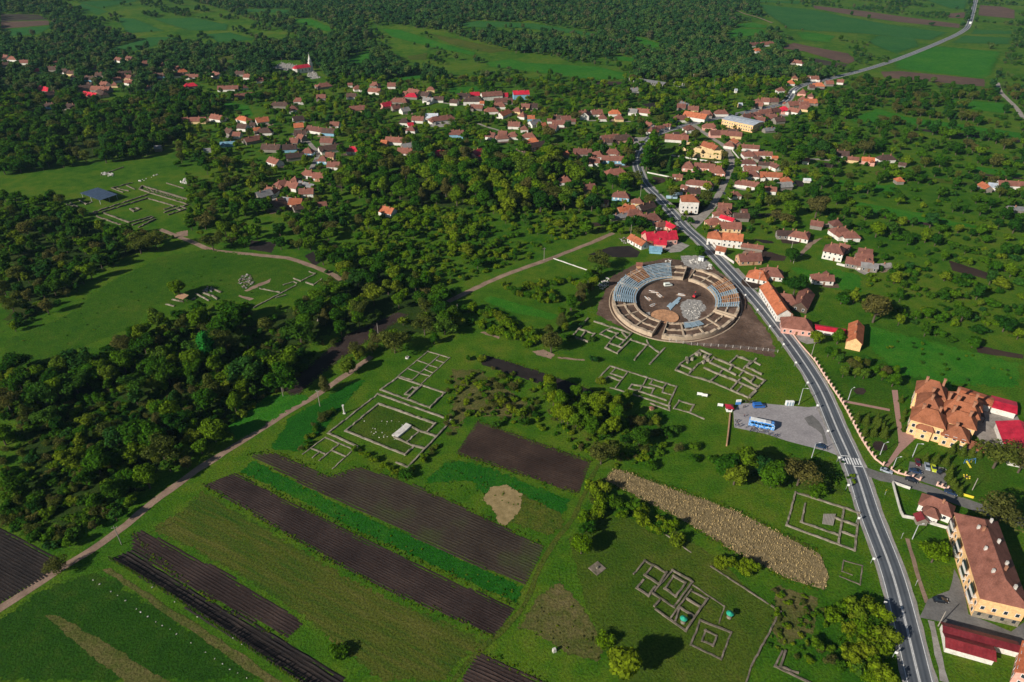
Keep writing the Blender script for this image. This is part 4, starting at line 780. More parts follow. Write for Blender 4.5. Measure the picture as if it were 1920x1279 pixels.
wing(11, 15, 24, 22, 7.6, 3.4, 'x'); wing(11, 22.2, 25, 30, 7.0, 3.4, 'x'); wing(21, -1.0, 27, 4.0, 3.0, 1.6, 'x', rows_=1); wing(3, -1.4, 8.5, 0, 6.0, 1.0, 'x', rows_=2)
for x, y, z0, z1 in ((3, 4.5, 10, 13.2), (9, 6, 9.5, 13), (5.5, 12, 11, 14.2), (5.5, 17.5, 11, 14.2), (2.5, 24, 12, 15), (9, 25.5, 12, 15.2), (14, 11, 9, 12.4), (20, 10.5, 9, 12.2), (15, 18.5, 10, 13), (21, 18, 9.5, 12.6), (15, 26, 9, 12.5), (22, 26, 9, 12), (16, 3, 7, 9.8), (12.2, 20.5, 9, 12.4)): chimney(None, x, y, z0, z1)
HR = [(hc, 0)]
for dx, dy in ((6, 5), (6, 15), (6, 25), (16, 3), (18, 11), (18, 19), (18, 26)):
    q = hc + Vector((dx * math.cos(hrz) - dy * math.sin(hrz), dx * math.sin(hrz) + dy * math.cos(hrz), 0)); cx, cy, dd = PROJ(q.x, q.y, 5); HOUSE_REC.append((q.x, q.y, 7, cx, cy, dd))
# --- long red roofs behind the hotel, pergola, red barn
boxhouse('garage_row', [gp('K', 905, 350, 3.4), gp('K', 1280, 475, 3.4), gp('K', 1285, 375, 3.4)], 3.2, .8, 'O', 'W', 'long low orange roofed garage row behind the hotel', 'garage', chim=False)
boxhouse('garage_row', [gp('K', 1282, 475, 3.4), gp('K', 1540, 545, 3.4), gp('K', 1545, 425, 3.4)], 3.0, .7, 'C', 'W', 'low crimson roofed garage at the end of the hotel yard', 'garage', chim=False)
_a, _c = gp('K', 1480, 1045, 3.4), gp('K', 1330, 645, 3.4); _d = _c - _a; _n = Vector((_d.y, -_d.x, 0)).normalized(); BB = [_a, _a + _n * 15, _a + _n * 15 + _d]
boxhouse('banquet_barn', BB, 3.4, 2.6, 'C', 'W', 'big crimson roofed open hall beside the hotel yard', 'hall', ridge_long=False, chim=False)
pg = thing('pergola', gp('K', 1060, 480), 0, 'dark wooden pergola with flat shade roof in the hotel yard', 'pergola')
PP = [gp('K', x, y, 3) for x, y in ((905, 370), (1140, 420), (1205, 600), (970, 530))]
MB().prism([(p.x - pg.location.x, p.y - pg.location.y) for p in PP], 2.9, 3.1).build('roof', 'wood_dark', pg)
for p in PP: MB().box((p.x - pg.location.x, p.y - pg.location.y, 0), (.25, .25, 2.9)).build('post', 'wood_dark', pg)
# --- apartment block
A0, A1, A2 = Vector((142.0, 134.0, 0)), Vector((153.0, 168.2, 0)), Vector((151.2, 129.6, 0))
d = A1 - A0; L = d.length; rz = math.atan2(d.y, d.x); t = d.normalized(); n = Vector((t.y, -t.x, 0)); Wd = 12.5; c = A0 + d / 2 + n * (Wd / 2); c.z = 0
ap = house(c, rz, L, Wd, 8.9, 'h', 'R', 'K', 'long apricot apartment block with brown tiled roof and glazed balconies', 'apartment block', name='apartment_block', detail=2, rise=4.2)
ap.location.z = .02
for k in range(4):
    x = -L / 2 + 4 + k * (L - 8) / 3
    for z in (3.2, 6.0):
        bal = MB().box((x, Wd / 2 + .7, z), (4.2, 1.35, .15)).box((x, Wd / 2 + 1.32, z + .15), (4.2, .08, 1.0)).build('balcony', 'plaster_white', ap)
        MB().box((x, Wd / 2 + 1.3, z + 1.16), (4.0, .06, 1.35)).build('pane', 'window_glass', bal)
    MB().box((x + 4, Wd / 2 + .06, 0), (1.6, .12, 3.0)).build('doorway', 'brick_orange', ap)
MB().box((-L / 2 - .04, 0, 0), (.08, Wd - .1, 2.6)).build('plinth', 'stone_wall', ap)
for k in range(7):
    x = -L / 2 + 4 + k * (L - 8) / 6; sy = 2.2 if k % 2 else -2.6
    MB().box((x, sy, 9.6), (.7, .7, 3.4)).build('chimney', 'stone_white', ap)
# --- white house, walls, maroon sheds, corner house
boxhouse('house', [gp('c4', 68, 140, 3.6), gp('c4', 268, 222, 3.6), gp('c4', 318, 172, 3.6)], 3.6, 2.8, 'R', 'W', 'white house with brown hipped roof beside the apartment block', 'house', kind='h', detail=2)
boxhouse('house', [gp('c4', 100, 205, 3.3), gp('c4', 195, 240, 3.3), gp('c4', 215, 195, 3.3)], 3.3, 1.8, 'R', 'W', 'small white porch house with brown roof in front of the white house', 'house', kind='h', detail=1)
boxhouse('shed', [gp('c4', 228, 955, 2.8), gp('c4', 700, 1080, 2.8), gp('c4', 705, 1030, 2.8)], 2.8, .6, 'M', 'W', 'long narrow maroon roofed shed behind the driveway', 'shed', chim=False)
boxhouse('shed', [gp('c4', 245, 1050, 2.6), gp('c4', 548, 1135, 2.6), gp('c4', 545, 1050, 2.6)], 2.6, .9, 'M', 'W', 'wide maroon roofed shed with pale fence below it', 'shed', chim=False)
house_at('c4', 650, 1279, 745, 1330, 12, 5.2, 'g', 'O', 'P', 'pink gabled house with orange roof below the maroon sheds', detail=2)
house_at('c4', 60, 285, 125, 290, 3.0, 2.3, 'g', 'M', 'N', 'small maroon roofed bus shelter on the verge', detail=0, chim=False, cat='shelter', name='bus_shelter')
# ------------------------------------------------------------------ excavated ruins: photo polylines of the wall lines
def ruin(label, s, hgt, th, mat='stone_wall', name='ruin', cat='ruin'):
    """s: polylines separated by ';', first token of each may switch the tile"""
    t = 'f'; lines = []
    for part in s.split(';'):
        pl = []
        for w in part.split():
            if ',' in w: a, b = w.split(','); pl.append(gp(t, float(a), float(b)))
            else: t = w
        lines.append(pl)
    allp = [p for l in lines for p in l]; c = sum(allp, Vector((0, 0, 0))) / len(allp); c.z = 0
    root = thing(name, c, 0, label, cat)
    for l in lines:
        for a, b in zip(l, l[1:]):
            d = (b - a); ext = d.normalized() * th * .45
            wallseg(root, a - ext, b + ext, R.uniform(-.03, .03), hgt * R.uniform(.6, 1.0), th * R.uniform(.58, .8), mat)
            m = (a + b) / 2
            for k in (.2, .5, .8): q = a.lerp(b, k); PROT.append(PROJ(q.x, q.y, .3))
    xs, ys = zip(*[PROJ(p.x, p.y, 0)[:2] for p in allp]); 
    if len(allp) > 4: CLEAR.append([(min(xs), min(ys)), (max(xs), min(ys)), (max(xs), max(ys)), (min(xs), max(ys))])
    return root
f1 = ruin('large walled court with an inner stone enclosure and pale altar block', 'b7 370,850 830,490 1510,735 1105,1165 1000,1120;370,850 640,975;530,830 835,580 1360,765 1280,840;530,830 1080,1050 1160,975;1120,780 1210,830 1360,880;985,890 1150,965 1250,990;1210,830 1105,925', .8, .95, 'stone_wall')
a, b = gp('b7', 985, 885), gp('b7', 1115, 780); wallseg(f1, a, b, 0, .9, 3.0, 'stone_white', 'altar_block')
ruin('two-room stone enclosure with a small inner cell beside the walled court', 'b7 855,450 1310,615 1445,480 1015,335 855,450;1235,410 1105,525;1195,435 1150,430 1080,490 1130,500 1195,435', .8, 1.0)
ruin('narrow block of small rooms beyond the two-room enclosure', 'b7 1020,320 1290,95 1490,155 1235,390;1020,320 1140,360;1400,130 1150,355;1200,180 1300,215;1110,255 1210,290;1370,175 1440,200;1310,225 1375,245;1260,260 1330,290;1210,300 1300,320', .5, .7)
ruin('four-roomed foundations overgrown by bushes at the ploughed strip', 'b7 140,1040 345,890 605,1000 415,1175;215,990 340,1040;470,950 290,1100;405,1010 535,1065;285,1030 230,1075', .45, .75)
ruin('two small square stone rooms at the edge of the orchard', 'b8 125,140 210,45;65,210 210,260 275,185 125,140 65,210;190,165 150,215', .9, .95)
ruin('stepped stone rooms below the arena', 'b8 275,70 440,125 625,185 510,300;330,185 440,235 500,185 390,150 330,185;440,235 380,320 490,370 620,240 690,265 770,295 655,430;415,275 530,315;480,215 560,250;440,130 390,150;540,175 575,215', .9, .95)
ruin('two bent lone walls on the grass below the arena', 'b8 770,250 800,300 885,360;940,320 800,470', .8, 1.0)
ruin('long rectangular foundations with inner rooms above the dark strip', 'b8 290,630 425,490 1055,685 975,860 985,905;985,870 500,715 430,695;475,510 430,560 550,600;590,550 480,690;385,610 410,590 520,630;775,605 700,725 600,705 630,665 840,705 810,760;700,730 955,815;825,620 800,660 925,700 955,660;925,700 920,740 1000,760;810,845 985,910', .65, .85)
ruin('single square foundation beside the long foundations', 'b8 1030,890 1080,820 1215,860 1175,930 1030,890;1175,930 1310,990', .6, .9)
r10 = ruin('big stone bath house with massive blocks and many low rooms', 'b8 1045,530 1160,575 1240,490 1320,440 1380,385 1275,340 1090,470 1045,530;1090,480 1210,530;1160,575 1380,640 1730,790 1800,720 1890,630;1370,450 1405,415 1590,490 1720,555 1890,630;1320,510 1450,570 1630,640 1790,715;1450,570 1370,640;1480,540 1450,570;1370,460 1470,505 1610,575;1580,490 1555,525;1660,610 1570,710;1680,600 1820,690;1670,680 1620,740;1690,540 1650,580;1625,400 1560,460;1625,400 1755,445 1690,510;1805,425 1720,500 1855,570;1785,450 1840,480;1790,600 1760,640;1800,740 1750,790', 1.0, 1.0)
for x, y in ((1245, 385), (1270, 380), (1200, 430), (1160, 455), (1320, 405), (1330, 430), (1305, 460), (1350, 440), (1150, 430)):
    p = gp('b8', x, y) - r10.location; MB().box((p.x, p.y, -.1), (R.uniform(1.4, 2.4), R.uniform(1.1, 1.7), R.uniform(1.1, 1.8)), R.uniform(0, 3), taper=.85).build('block', 'stone_wall', r10)
r11 = ruin('rectangular temple foundations beside the main road', 'I 630,220 985,335 960,545 580,405 630,220;900,310 870,500;850,365 965,405;885,440 955,465;660,385 870,460;683,285 665,380', .7, .9)
PL = [gp('I', x, y) - r11.location for x, y in ((785, 345), (855, 345), (840, 410), (778, 400))]
for k in range(8):
    a0, b0 = PL[0].lerp(PL[1], k / 8), PL[3].lerp(PL[2], k / 8); a1, b1 = PL[0].lerp(PL[1], (k + .8) / 8), PL[3].lerp(PL[2], (k + .8) / 8)
    MB().prism([(q.x, q.y) for q in (a0, a1, b1, b0)], .5, .62 + .02 * (k % 2)).build('plank', 'wood_pole', r11)
ruin('faint dark foundations sunk in the grass by the road', 'I 900,600 1005,630 990,735 880,690;900,600 890,660 945,680', .3, .5, 'stone_dark')
r13 = ruin('cluster of stone rooms on the mown lawn with a round tower tree near', 'c1 130,350 225,240 295,280 410,345 345,440 225,365 290,285;210,410 155,475 255,540 310,465;290,520 465,325 635,420 475,635 290,520;395,480 470,375 575,430 490,545 395,480;345,585 310,630;320,660 430,740 575,840 760,570 620,495 440,740;585,570 690,635;540,650 645,720;520,640 490,750', .75, .85, 'stone_dark')
r13['label'] = 'cluster of brown stone rooms on the mown lawn with a green well hood'
ruin('pale outline of a courtyard next to the brown stone rooms', 'c1 640,450 910,630 860,770', .3, .5, 'stone_dark')
ruin('double square tomb foundation on the mown lawn', 'c1 700,750 965,855 880,1085 620,960 700,750;745,840 840,885 810,970 715,925 745,840', .6, .8, 'stone_dark')
ruin('long low boundary wall bending round the mown lawn', 'c1 795,290 1390,675 1140,1140 1080,1320', .45, .7, 'stone_dark', 'boundary_wall', 'wall')
ruin('hook-shaped foundations beside the hedge', 'I 515,1190 555,1110;515,1190 720,1290;545,1190 575,1110;545,1195 640,1230', .5, .8, 'stone_dark')
ruin('straight low wall along the shrub hedge', 'c1 370,-10 620,165', .35, .6, 'stone_wall', 'boundary_wall', 'wall')
ruin('great forum court with broken colonnade walls near the blue-roofed shelter', 'b5 450,630 1030,440;540,630 1030,480 1330,565 1215,600;480,680 820,800;560,645 830,745 1070,680;1050,420 1450,540;970,345 1460,490;870,770 1090,690;935,795 1110,710;1215,635 1470,550;1260,660 1480,590;1335,590 1390,610;1395,570 1460,600;840,600 900,585 940,600 880,625 840,600;400,650 480,640;970,345 940,380 1050,420', 1.3, 1.2, 'stone_dark')
ruin('broken rooms of rubble behind the blue-roofed shelter', 'b5 640,370 860,310;640,370 760,415;800,340 890,380;1240,315 1420,370;520,225 760,140;700,370 820,400', 1.0, 1.1, 'stone_dark')
ruin('low curved walls in front of the blue-roofed shelter', 'b5 150,545 260,570 190,530;280,500 360,545 420,520', 1.0, 1.2, 'stone_wall')
ruin('long dark foundation wall at the thicket edge with small rooms', 'b6 1025,565 1480,325;1090,360 1300,400;1545,275 1690,200;1630,175 1690,195;1460,250 1535,280;1760,255 1670,320 1595,295;1350,320 1460,285 1490,300;1270,460 1370,430', .8, .9)
ruin('tumbled stone rooms beside the red-roofed hut', 'b6 400,420 530,490;470,405 550,440;590,370 660,400;570,440 620,475;350,480 380,470;70,530 150,550;140,480 240,500', 1.0, 1.1)
ruin('pale garden wall edging the track and orchard', 'E 1185,165 1400,240', .7, .5, 'stone_white', 'garden_wall', 'wall')
# rubble heaps
def boulder(r):
    bm = bmesh.new(); bmesh.ops.create_icosphere(bm, subdivisions=1, radius=r)
    for v in bm.verts: v.co *= R.uniform(.65, 1.2); v.co.z *= .7
    me = bpy.data.meshes.new('stone'); bm.to_mesh(me); bm.free(); return me
BLD = [boulder(1.0) for _ in range(4)]
for i, m_ in enumerate(BLD): m_.materials.append(MATS[('stone_wall', 'stone_white', 'rubble', 'stone_dark')[i]])
def heap(label, s, n, r0, r1, cat='rubble', pick=(0, 1, 2)):
    pp = wpoly(s); c = sum(pp, Vector((0, 0, 0))) / len(pp); root = thing('rubble_heap', c, 0, label, cat); P3 = np.array([(p.x, p.y) for p in pp]); k = 0
    lo, hi = P3.min(0), P3.max(0)
    while k < n:
        q = (R.uniform(lo[0], hi[0]), R.uniform(lo[1], hi[1]))
        if not inpoly(np.array([q]), [tuple(z) for z in P3])[0]: continue
        r = R.uniform(r0, r1); o = link('stone', BLD[R.choice(pick)], root, (q[0] - c.x, q[1] - c.y, r * .3), R.uniform(0, 6)); o.scale = (r, r * R.uniform(.6, 1), r); k += 1
    PROT.append(PROJ(c.x, c.y, .5))
heap('grey rubble heap in the middle of the arena', 'J 1000,660 1060,600 1150,590 1220,640 1160,760 1050,780', 110, .2, .75, pick=(1, 2, 2))
heap('pale stone blocks stacked under the trees at the arena edge', 'J 110,420 200,340 250,350 230,420 150,470', 45, .4, .9, pick=(1,))
heap('white stone heap beside the road above the arena', 'J 1060,160 1150,140 1200,170 1180,200 1090,200', 35, .4, 1.0, pick=(1, 2))
heap('white block pile by the roadside behind the arena', 'J 1250,210 1300,200 1310,250 1260,260', 16, .4, .9, pick=(1,))
heap('scattered stones behind the arena wall', 'J 800,160 880,160 890,200 820,205', 22, .4, .9, pick=(1, 3))
heap('pale marble fragments inside the walled court', 'b7 620,700 900,700 1080,760 980,960 1080,1000 700,850', 26, .18, .45, pick=(1,))
heap('tumbled excavation stones on bare soil beyond the thicket', 'b6 830,300 900,200 1000,200 1030,300 920,370', 60, .4, 1.0, pick=(0, 2, 3))
heap('rubble mound between the tumbled rooms', 'b6 460,380 520,340 600,350 580,390 500,400', 30, .4, .9, pick=(0, 2))
heap('white stone dump beyond the forum court', 'b5 510,210 560,195 660,215 650,240 560,240', 30, .5, 1.2, pick=(1,))
heap('white marble pile by the forum trees', 'b5 1380,290 1440,260 1480,290 1470,320 1400,315', 18, .7, 1.6, pick=(1,))
heap('pale slabs lying behind the forum court', 'b5 920,285 1010,260 1140,215 1120,235 960,295', 14, .5, 1.1, pick=(1,))
heap('loose stones covering the forum side rooms', 'b5 1000,370 1120,390 1440,490 1400,500 1050,400', 60, .4, .8, pick=(0, 3))
heap('scrap heap beside the orange roofed house', 'a8 350,960 520,960 530,1040 370,1030', 35, .4, 1.0, pick=(2, 3))
# roofed shelters over the digs
def shelter(label, s, z, roof, posts='metal_grey'):
    pp = wpoly(s, z); c = sum(pp, Vector((0, 0, 0))) / len(pp); c.z = 0; root = thing('shelter', c, 0, label, 'shelter')
    v = [(p.x - c.x, p.y - c.y) for p in pp]; m = MB(); m.prism(v, z, z + .18); m.build('roof', roof, root)
    for i in range(4):
        for k in (0.04, .5):
            a, b = Vector(v[i]), Vector(v[(i + 1) % 4]); q = a.lerp(b, k) * .96; MB().box((q.x, q.y, -.1), (.22, .22, z + .1)).build('post', posts, root)
    PROT.append(PROJ(c.x, c.y, z)); HOUSE_REC.append((c.x, c.y, 9, *PROJ(c.x, c.y, z)))
shelter('flat blue-grey roofed shelter over the forum excavation', 'b5 290,420 485,360 700,435 510,500', 3.5, ROOF['Z'])
shelter('small red-brown hut roof over the dig at the meadow edge', 'b6 165,450 230,400 315,430 250,475', 2.6, 'brick_orange', 'wood_dark')
MATS['sheet_blue'].node_tree.nodes['Principled BSDF'].inputs['Roughness'].default_value = .4
# standing marble column and fragments
p = gp('b7', 520, 665); o = thing('marble_column', p, 0, 'slim white marble column standing beside the walled court', 'column')
MB().box((0, 0, -.1), (1.1, 1.1, .5)).build('base', 'stone_white', o); MB().cyl((0, 0, .4), (-.1, 0, 4.2), .36, .30, 12).build('shaft', 'stone_white', o); MB().box((-.1, 0, 4.2), (.85, .85, .3)).build('capital', 'stone_white', o)
p = gp('b7', 1100, 155); o = thing('stone_well', p, 0, 'round stone well head on the grass behind the ruins', 'well')
m = MB(); m.cyl((0, 0, -.1), (0, 0, .7), 1.0, .9, 14); m.build('rim', 'stone_white', o); MB().cyl((0, 0, .70), (0, 0, .72), .6, .6, 12).build('opening', 'wood_dark', o)
p = gp('b6', 1735, 705); o = thing('stone_pillar', p, 0, 'pointed ochre stone stump rising among the bushes', 'stone')
m = MB(); m.cyl((0, 0, -.2), (0, 0, 1.2), 1.3, .8, 7); m.cyl((0, 0, 1.2), (.1, 0, 3.0), .7, .2, 7); m.build('shaft', 'stone_wall', o)
p = gp('H', 1190, 1108); o = thing('milestone', p, .4, 'lone pale upright stone in the dry grass', 'stone'); MB().box((0, 0, -.1), (1.1, .9, 1.5), taper=.8).build('shaft', 'stone_white', o)
p = gp('H', 1430, 645); o = thing('stone_slab', p, .7, 'square stone slab with a stump in the mown lawn', 'slab'); MB().box((0, 0, -.05), (4.4, 4.0, .35)).build('plinth', 'stone_dark', o); MB().cyl((0, 0, .3), (0, 0, .9), .5, .4, 9).build('stump', 'stone_wall', o)
for x, y, lab in ((552, 755, 'green domed well cover inside the brown stone rooms'), (948, 712, 'green domed well cover on the open lawn')):
    p = gp('c1', x, y + 12); o = thing('well_cover', p, 0, lab, 'well'); MB().cyl((0, 0, -.1), (0, 0, 1.0), .75, .75, 12).build('drum', 'stone_wall', o)
    m = MB(); m.cyl((0, 0, 2.0), (0, 0, 2.7), 1.15, .08, 12); m.build('hood', 'green_paint', o)
    for q in range(4): MB().box((.6 * math.cos(q * 1.57), .6 * math.sin(q * 1.57), 1), (.1, .1, 1.05)).build('post', 'wood_dark', o)
# ------------------------------------------------------------------ the oval stone arena
AC = Vector((91.5, 336.5, 0)); AA, ABm, AT = 43.0, 34.5, math.radians(66)
ar = thing('amphitheatre', AC, 0, 'oval ruined stone amphitheatre on bare brown soil beside the main road', 'amphitheatre')
def ell(k, a, z=0.0):           # a: angle from the long axis
    x, y = AA * k * math.cos(a), ABm * k * math.sin(a); return Vector((x * math.cos(AT) - y * math.sin(AT), x * math.sin(AT) + y * math.cos(AT), z))
def aang(p):                    # world point -> angle, radius factor
    q = p - AC; x = q.x * math.cos(AT) + q.y * math.sin(AT); y = -q.x * math.sin(AT) + q.y * math.cos(AT); return math.atan2(y / ABm, x / AA), math.hypot(x / AA, y / ABm)
def arcwall(k0, k1, a0, a1, z0, z1, mat, name, ragged=.25, parent=ar, step=.045):
    n = max(2, int(abs(a1 - a0) / step)); pv = []; fs = []
    for i in range(n + 1):
        a = a0 + (a1 - a0) * i / n; zt = z1 * (1 + R.uniform(-ragged, ragged * .4))
        for k in (k0, k1): p = ell(k, a); pv += [(p.x, p.y, z0), (p.x, p.y, zt)]
    for i in range(n):
        j = i * 4; fs += [(j, j + 4, j + 5, j + 1), (j + 2, j + 3, j + 7, j + 6), (j + 1, j + 5, j + 7, j + 3)]
    fs += [(0, 1, 3, 2), (n * 4, n * 4 + 2, n * 4 + 3, n * 4 + 1)]
    return MB().add(pv, fs).build(name, mat, parent)
GATES = [(0.0, .075), (math.pi, .075), (1.45, .035), (-1.75, .035)]       # angle, half opening
sect = []
edges = sorted([(g - w, g + w) for g, w in GATES] + [(math.pi * 2 - 1.75 - .035, math.pi * 2 - 1.75 + .035)], key=lambda q: q[0])
angs = [0.075, 1.415, 1.485, math.pi - .075, math.pi + .075, 2 * math.pi - 1.785, 2 * math.pi - 1.715, 2 * math.pi - .075]
for i in range(0, 8, 2):
    a0, a1 = angs[i], angs[i + 1]; nn = max(2, round((a1 - a0) / .3)); 
    arcwall(.955, 1.0, a0, a1, -.2, 2.5, 'stone_arena', 'outer_wall'); arcwall(.64, .672, a0, a1, -.2, 1.9, 'stone_arena', 'podium_wall', .15)
    arcwall(.80, .825, a0, a1, -.2, 1.9, 'stone_arena', 'middle_wall', .3)
    arcwall(.672, .955, a0, a1, -.2, 1.25, 'soil_site', 'infill', .12)
    for k in range(nn + 1):
        a = a0 + (a1 - a0) * k / nn; w = .013; aa, bb = max(a - w, a0 - .004), min(a + w, a1 + .004)
        pts = [ell(q, s_) for q, s_ in ((.645, aa), (.995, aa), (.995, bb), (.645, bb))]
        MB().prism([(p.x, p.y) for p in pts], -.2, 1.75 + R.uniform(-.1, .35) + (.4 if k in (0, nn) else 0)).build('radial_wall', 'stone_arena', ar)
arcwall(1.03, 1.045, .2, 2 * math.pi - .2, -.2, .35, 'stone_arena', 'kerb', .3)
for k in range(40): q = ell(.83, k * .157); PROT.append(PROJ(AC.x + q.x, AC.y + q.y, 1.5))
for k in range(8): q = ell(.3, k * .78); PROT.append(PROJ(AC.x + q.x, AC.y + q.y, 0))
# steel grandstand frames with timber benches
def stand(s, label, k0=.66, k1=.99, z0=2.0, z1=4.6, rows_=9, wood=()):
    pts = [aang(gp('J', *q, 2.5)) for q in s]; a0, a1 = pts[0][0], pts[1][0]
    if a0 < 0: a0 += 2 * math.pi
    if a1 < 0: a1 += 2 * math.pi
    if abs(a1 - a0) > math.pi: a0, a1 = (a0 + 2 * math.pi, a1) if a0 < a1 else (a0, a1 + 2 * math.pi)
    a0, a1 = min(a0, a1), max(a0, a1); mid = ell(.8, (a0 + a1) / 2); root = thing('grandstand', AC + Vector((mid.x, mid.y, 0)), 0, label, 'grandstand')
    def seg(ka, kb, aa, ab, za, zb, mat, name):
        pv = [ell(ka, aa) - mid, ell(ka, ab) - mid, ell(kb, ab) - mid, ell(kb, aa) - mid]; return MB().prism([(p.x, p.y) for p in pv], za, zb).build(name, mat, root)
    n = max(3, int((a1 - a0) / .12))
    for j in range(n):
        aa, ab = a0 + (a1 - a0) * j / n, a0 + (a1 - a0) * (j + 1) / n
        for r in range(rows_):
            ka, kb = k0 + (k1 - k0) * r / rows_, k0 + (k1 - k0) * (r + .55) / rows_; z = z0 + (z1 - z0) * r / rows_; isw = any(w0 <= (j + .5) / n < w1 for w0, w1 in wood) and 1 < r
            seg(ka, kb, aa + .006, ab - .006, z, z + .12, 'wood_pale' if isw else 'steel_blue', 'bench_plank')
        seg(k0 - .035, k0, aa, ab, z0 - .5, z0 - .3, 'steel_blue', 'walkway')
        am = aa
        for kk, zt in ((k0 + .03, z0), ((k0 + k1) / 2, (z0 + z1) / 2), (k1 - .01, z1)): p = ell(kk, am) - mid; MB().box((p.x, p.y, 0), (.16, .16, zt), am + AT).build('post', 'steel_blue', root)
        A, B = ell(k0, am, z0 - .15) - mid, ell(k1, am, z1 - .15) - mid; A.z, B.z = z0 - .12, z1 - .12; MB().cyl(A, B, .09, n=5).build('beam', 'steel_blue', root)
stand(((420, 600), (560, 400)), 'blue steel grandstand without benches on the tree side of the arena', rows_=10)
stand(((540, 390), (880, 270)), 'blue steel grandstand with red timber benches behind the arena', rows_=10, wood=((.55, 1.0),))
stand(((1300, 410), (1440, 640)), 'blue steel grandstand with orange timber benches on the road side', rows_=10, wood=((.08, .45), (.55, .95)))
stand(((1240, 830), (1030, 850)), 'low pale blue steel deck at the near rim of the arena', k0=.66, k1=.80, z0=1.9, z1=2.4, rows_=6)
# round timber stage, platform, materials, van
p = gp('J', 815, 748); st = thing('round_stage', p, .3, 'round orange timber stage on the arena floor', 'stage'); rs = 7.4
MB().cyl((0, 0, 0), (0, 0, .45), rs - .25, rs - .25, 40).build('frame', 'wood_dark', st)
for k in range(28):
    a0, a1 = k * 2 * math.pi / 28 + .008, (k + 1) * 2 * math.pi / 28 - .008; rr_ = [1.2, 3.3, 5.4, rs]
    for r0, r1 in zip(rr_, rr_[1:]):
        MB().prism([(math.cos(a) * r, math.sin(a) * r) for a, r in ((a0, r0 + .05), (a0, r1), (a1, r1), (a1, r0 + .05))], .44, .50 + R.uniform(0, .03)).build('plank', 'wood_pale', st)
MB().cyl((0, 0, .3), (0, 0, .53), 1.2, 1.2, 20).build('hub', 'wood_pale', st)
pl = thing('steel_platform', gp('J', 905, 610), 0, 'pale blue stepped platform lying on the arena floor', 'platform')
for s in ('850,640 960,545 985,555 875,680', '835,640 870,605 900,615 865,650', '900,600 925,575 970,590 945,615'):
    MB().prism([((v := gp('J', *map(float, w.split(',')))).x - pl.location.x, v.y - pl.location.y) for w in s.split()], .05 + .06 * R.random(), .45 + R.uniform(0, .1)).build('deck', 'steel_blue', pl)
for x, y, lab in ((640, 560, 'pale timber stack near the rim of the arena floor'), (690, 625, 'brown timber frames piled on the arena floor'), (695, 490, 'white board stack behind the timber in the arena'), (760, 530, 'grey plank pile in the arena'), (985, 520, 'thin plank bundle beside the platform')):
    p = gp('J', x, y); o = thing('timber_stack', p, R.uniform(0, 3), lab, 'timber')
    for k in range(9): MB().box((R.uniform(-1, 1), -.9 + (k % 5) * .45, .02 + .22 * (k // 5)), (R.uniform(2.5, 4.5), .3, .2), R.uniform(-.12, .12)).build('board', ('wood_pale', 'wood_pole', 'paint_white')[k % 3], o)
p = gp('J', 1120, 545); ex = thing('excavator', p, 1.0, 'small red excavator beside the grey rubble heap', 'excavator')
for sy in (-.8, .8): MB().box((0, sy, 0), (2.6, .45, .7)).build('track', 'tyre', ex)
MB().box((-.2, 0, .75), (1.9, 1.5, .9), taper=.92).build('body', 'red_paint', ex); MB().box((.3, -.3, 1.6), (1.0, .8, 1.0), taper=.9).build('cab', 'car_glass', ex)
bo = MB().cyl((.7, .3, 1.3), (2.4, .3, 2.9), .14, .12, 6).cyl((2.4, .3, 2.9), (3.5, .3, 1.3), .12, .09, 6).build('boom', 'red_paint', ex); MB().box((3.5, .3, .8), (.6, .7, .6), taper=.7).build('bucket', 'wood_dark', bo)
# wire fence below the arena
fp = catmull([gp('J', 860, 1000), gp('J', 1090, 1040), gp('J', 1450, 1065), gp('J', 1891, 1105), gp('J', 1990, 1120)], 3.2)
fo = thing('wire_fence', fp[len(fp) // 2], 0, 'wire fence on pale posts between the arena soil and the ruins', 'fence'); fl = fo.location.copy()
for q in fp: MB().box((q.x - fl.x, q.y - fl.y, -.1), (.16, .16, 1.8)).build('post', 'stone_white', fo)
for z in (.5, 1.0, 1.5):
    m = MB()
    for a, b in zip(fp, fp[1:]): m.cyl((a.x - fl.x, a.y - fl.y, z), (b.x - fl.x, b.y - fl.y, z), .02, n=4)
    m.build('wire', 'metal_grey', fo)
# ------------------------------------------------------------------ roadside wall with pillars
def pillar_wall(label, s, name='boundary_wall', h=.7, ph=1.7, sp=2.7, mat='pink_post', cat='wall', pil=True, th=.3):
    ln = catmull([Vector((p.x, p.y, 0)) for p in wpoly(s)], sp); root = thing(name, ln[len(ln) // 2], 0, label, cat); c = root.location.copy()
    for i, (a, b) in enumerate(zip(ln, ln[1:])):
        m = MB(); d = b - a; mid = (a + b) / 2 - c; m.box((mid.x, mid.y, -.15), (d.length - (.45 if pil else 0), th, h + .15), math.atan2(d.y, d.x)); m.build('panel', mat, root)
    if pil:
        for p in ln: MB().box((p.x - c.x, p.y - c.y, -.15), (.5, .5, ph + .15), .5).box((p.x - c.x, p.y - c.y, ph), (.62, .62, .14), .5).build('pillar', mat, root)
    return root
pillar_wall('pink roadside wall with square pillars along the hotel garden', 'f 1527,676 1549.7,712 1580.6,758.5 1600,795 1616.6,826 1640,860.7 1656,873')
pillar_wall('short pink pillar wall closing the hotel car park', 'c3 835,395 920,435 1000,455 1090,490 1180,520')
pillar_wall('pink pillar corner beside the car park exit', 'c3 1385,580 1440,600 1510,630', sp=2.0)
pillar_wall('pale stone garden wall in front of the pink house', 'f 1480,618 1500,645 1527,676', pil=False, h=.6)
pillar_wall('white concrete wall round the lawn of the white house', 'c3 850,550 900,740 975,960 1110,985', pil=False, h=1.3, mat='stone_white')
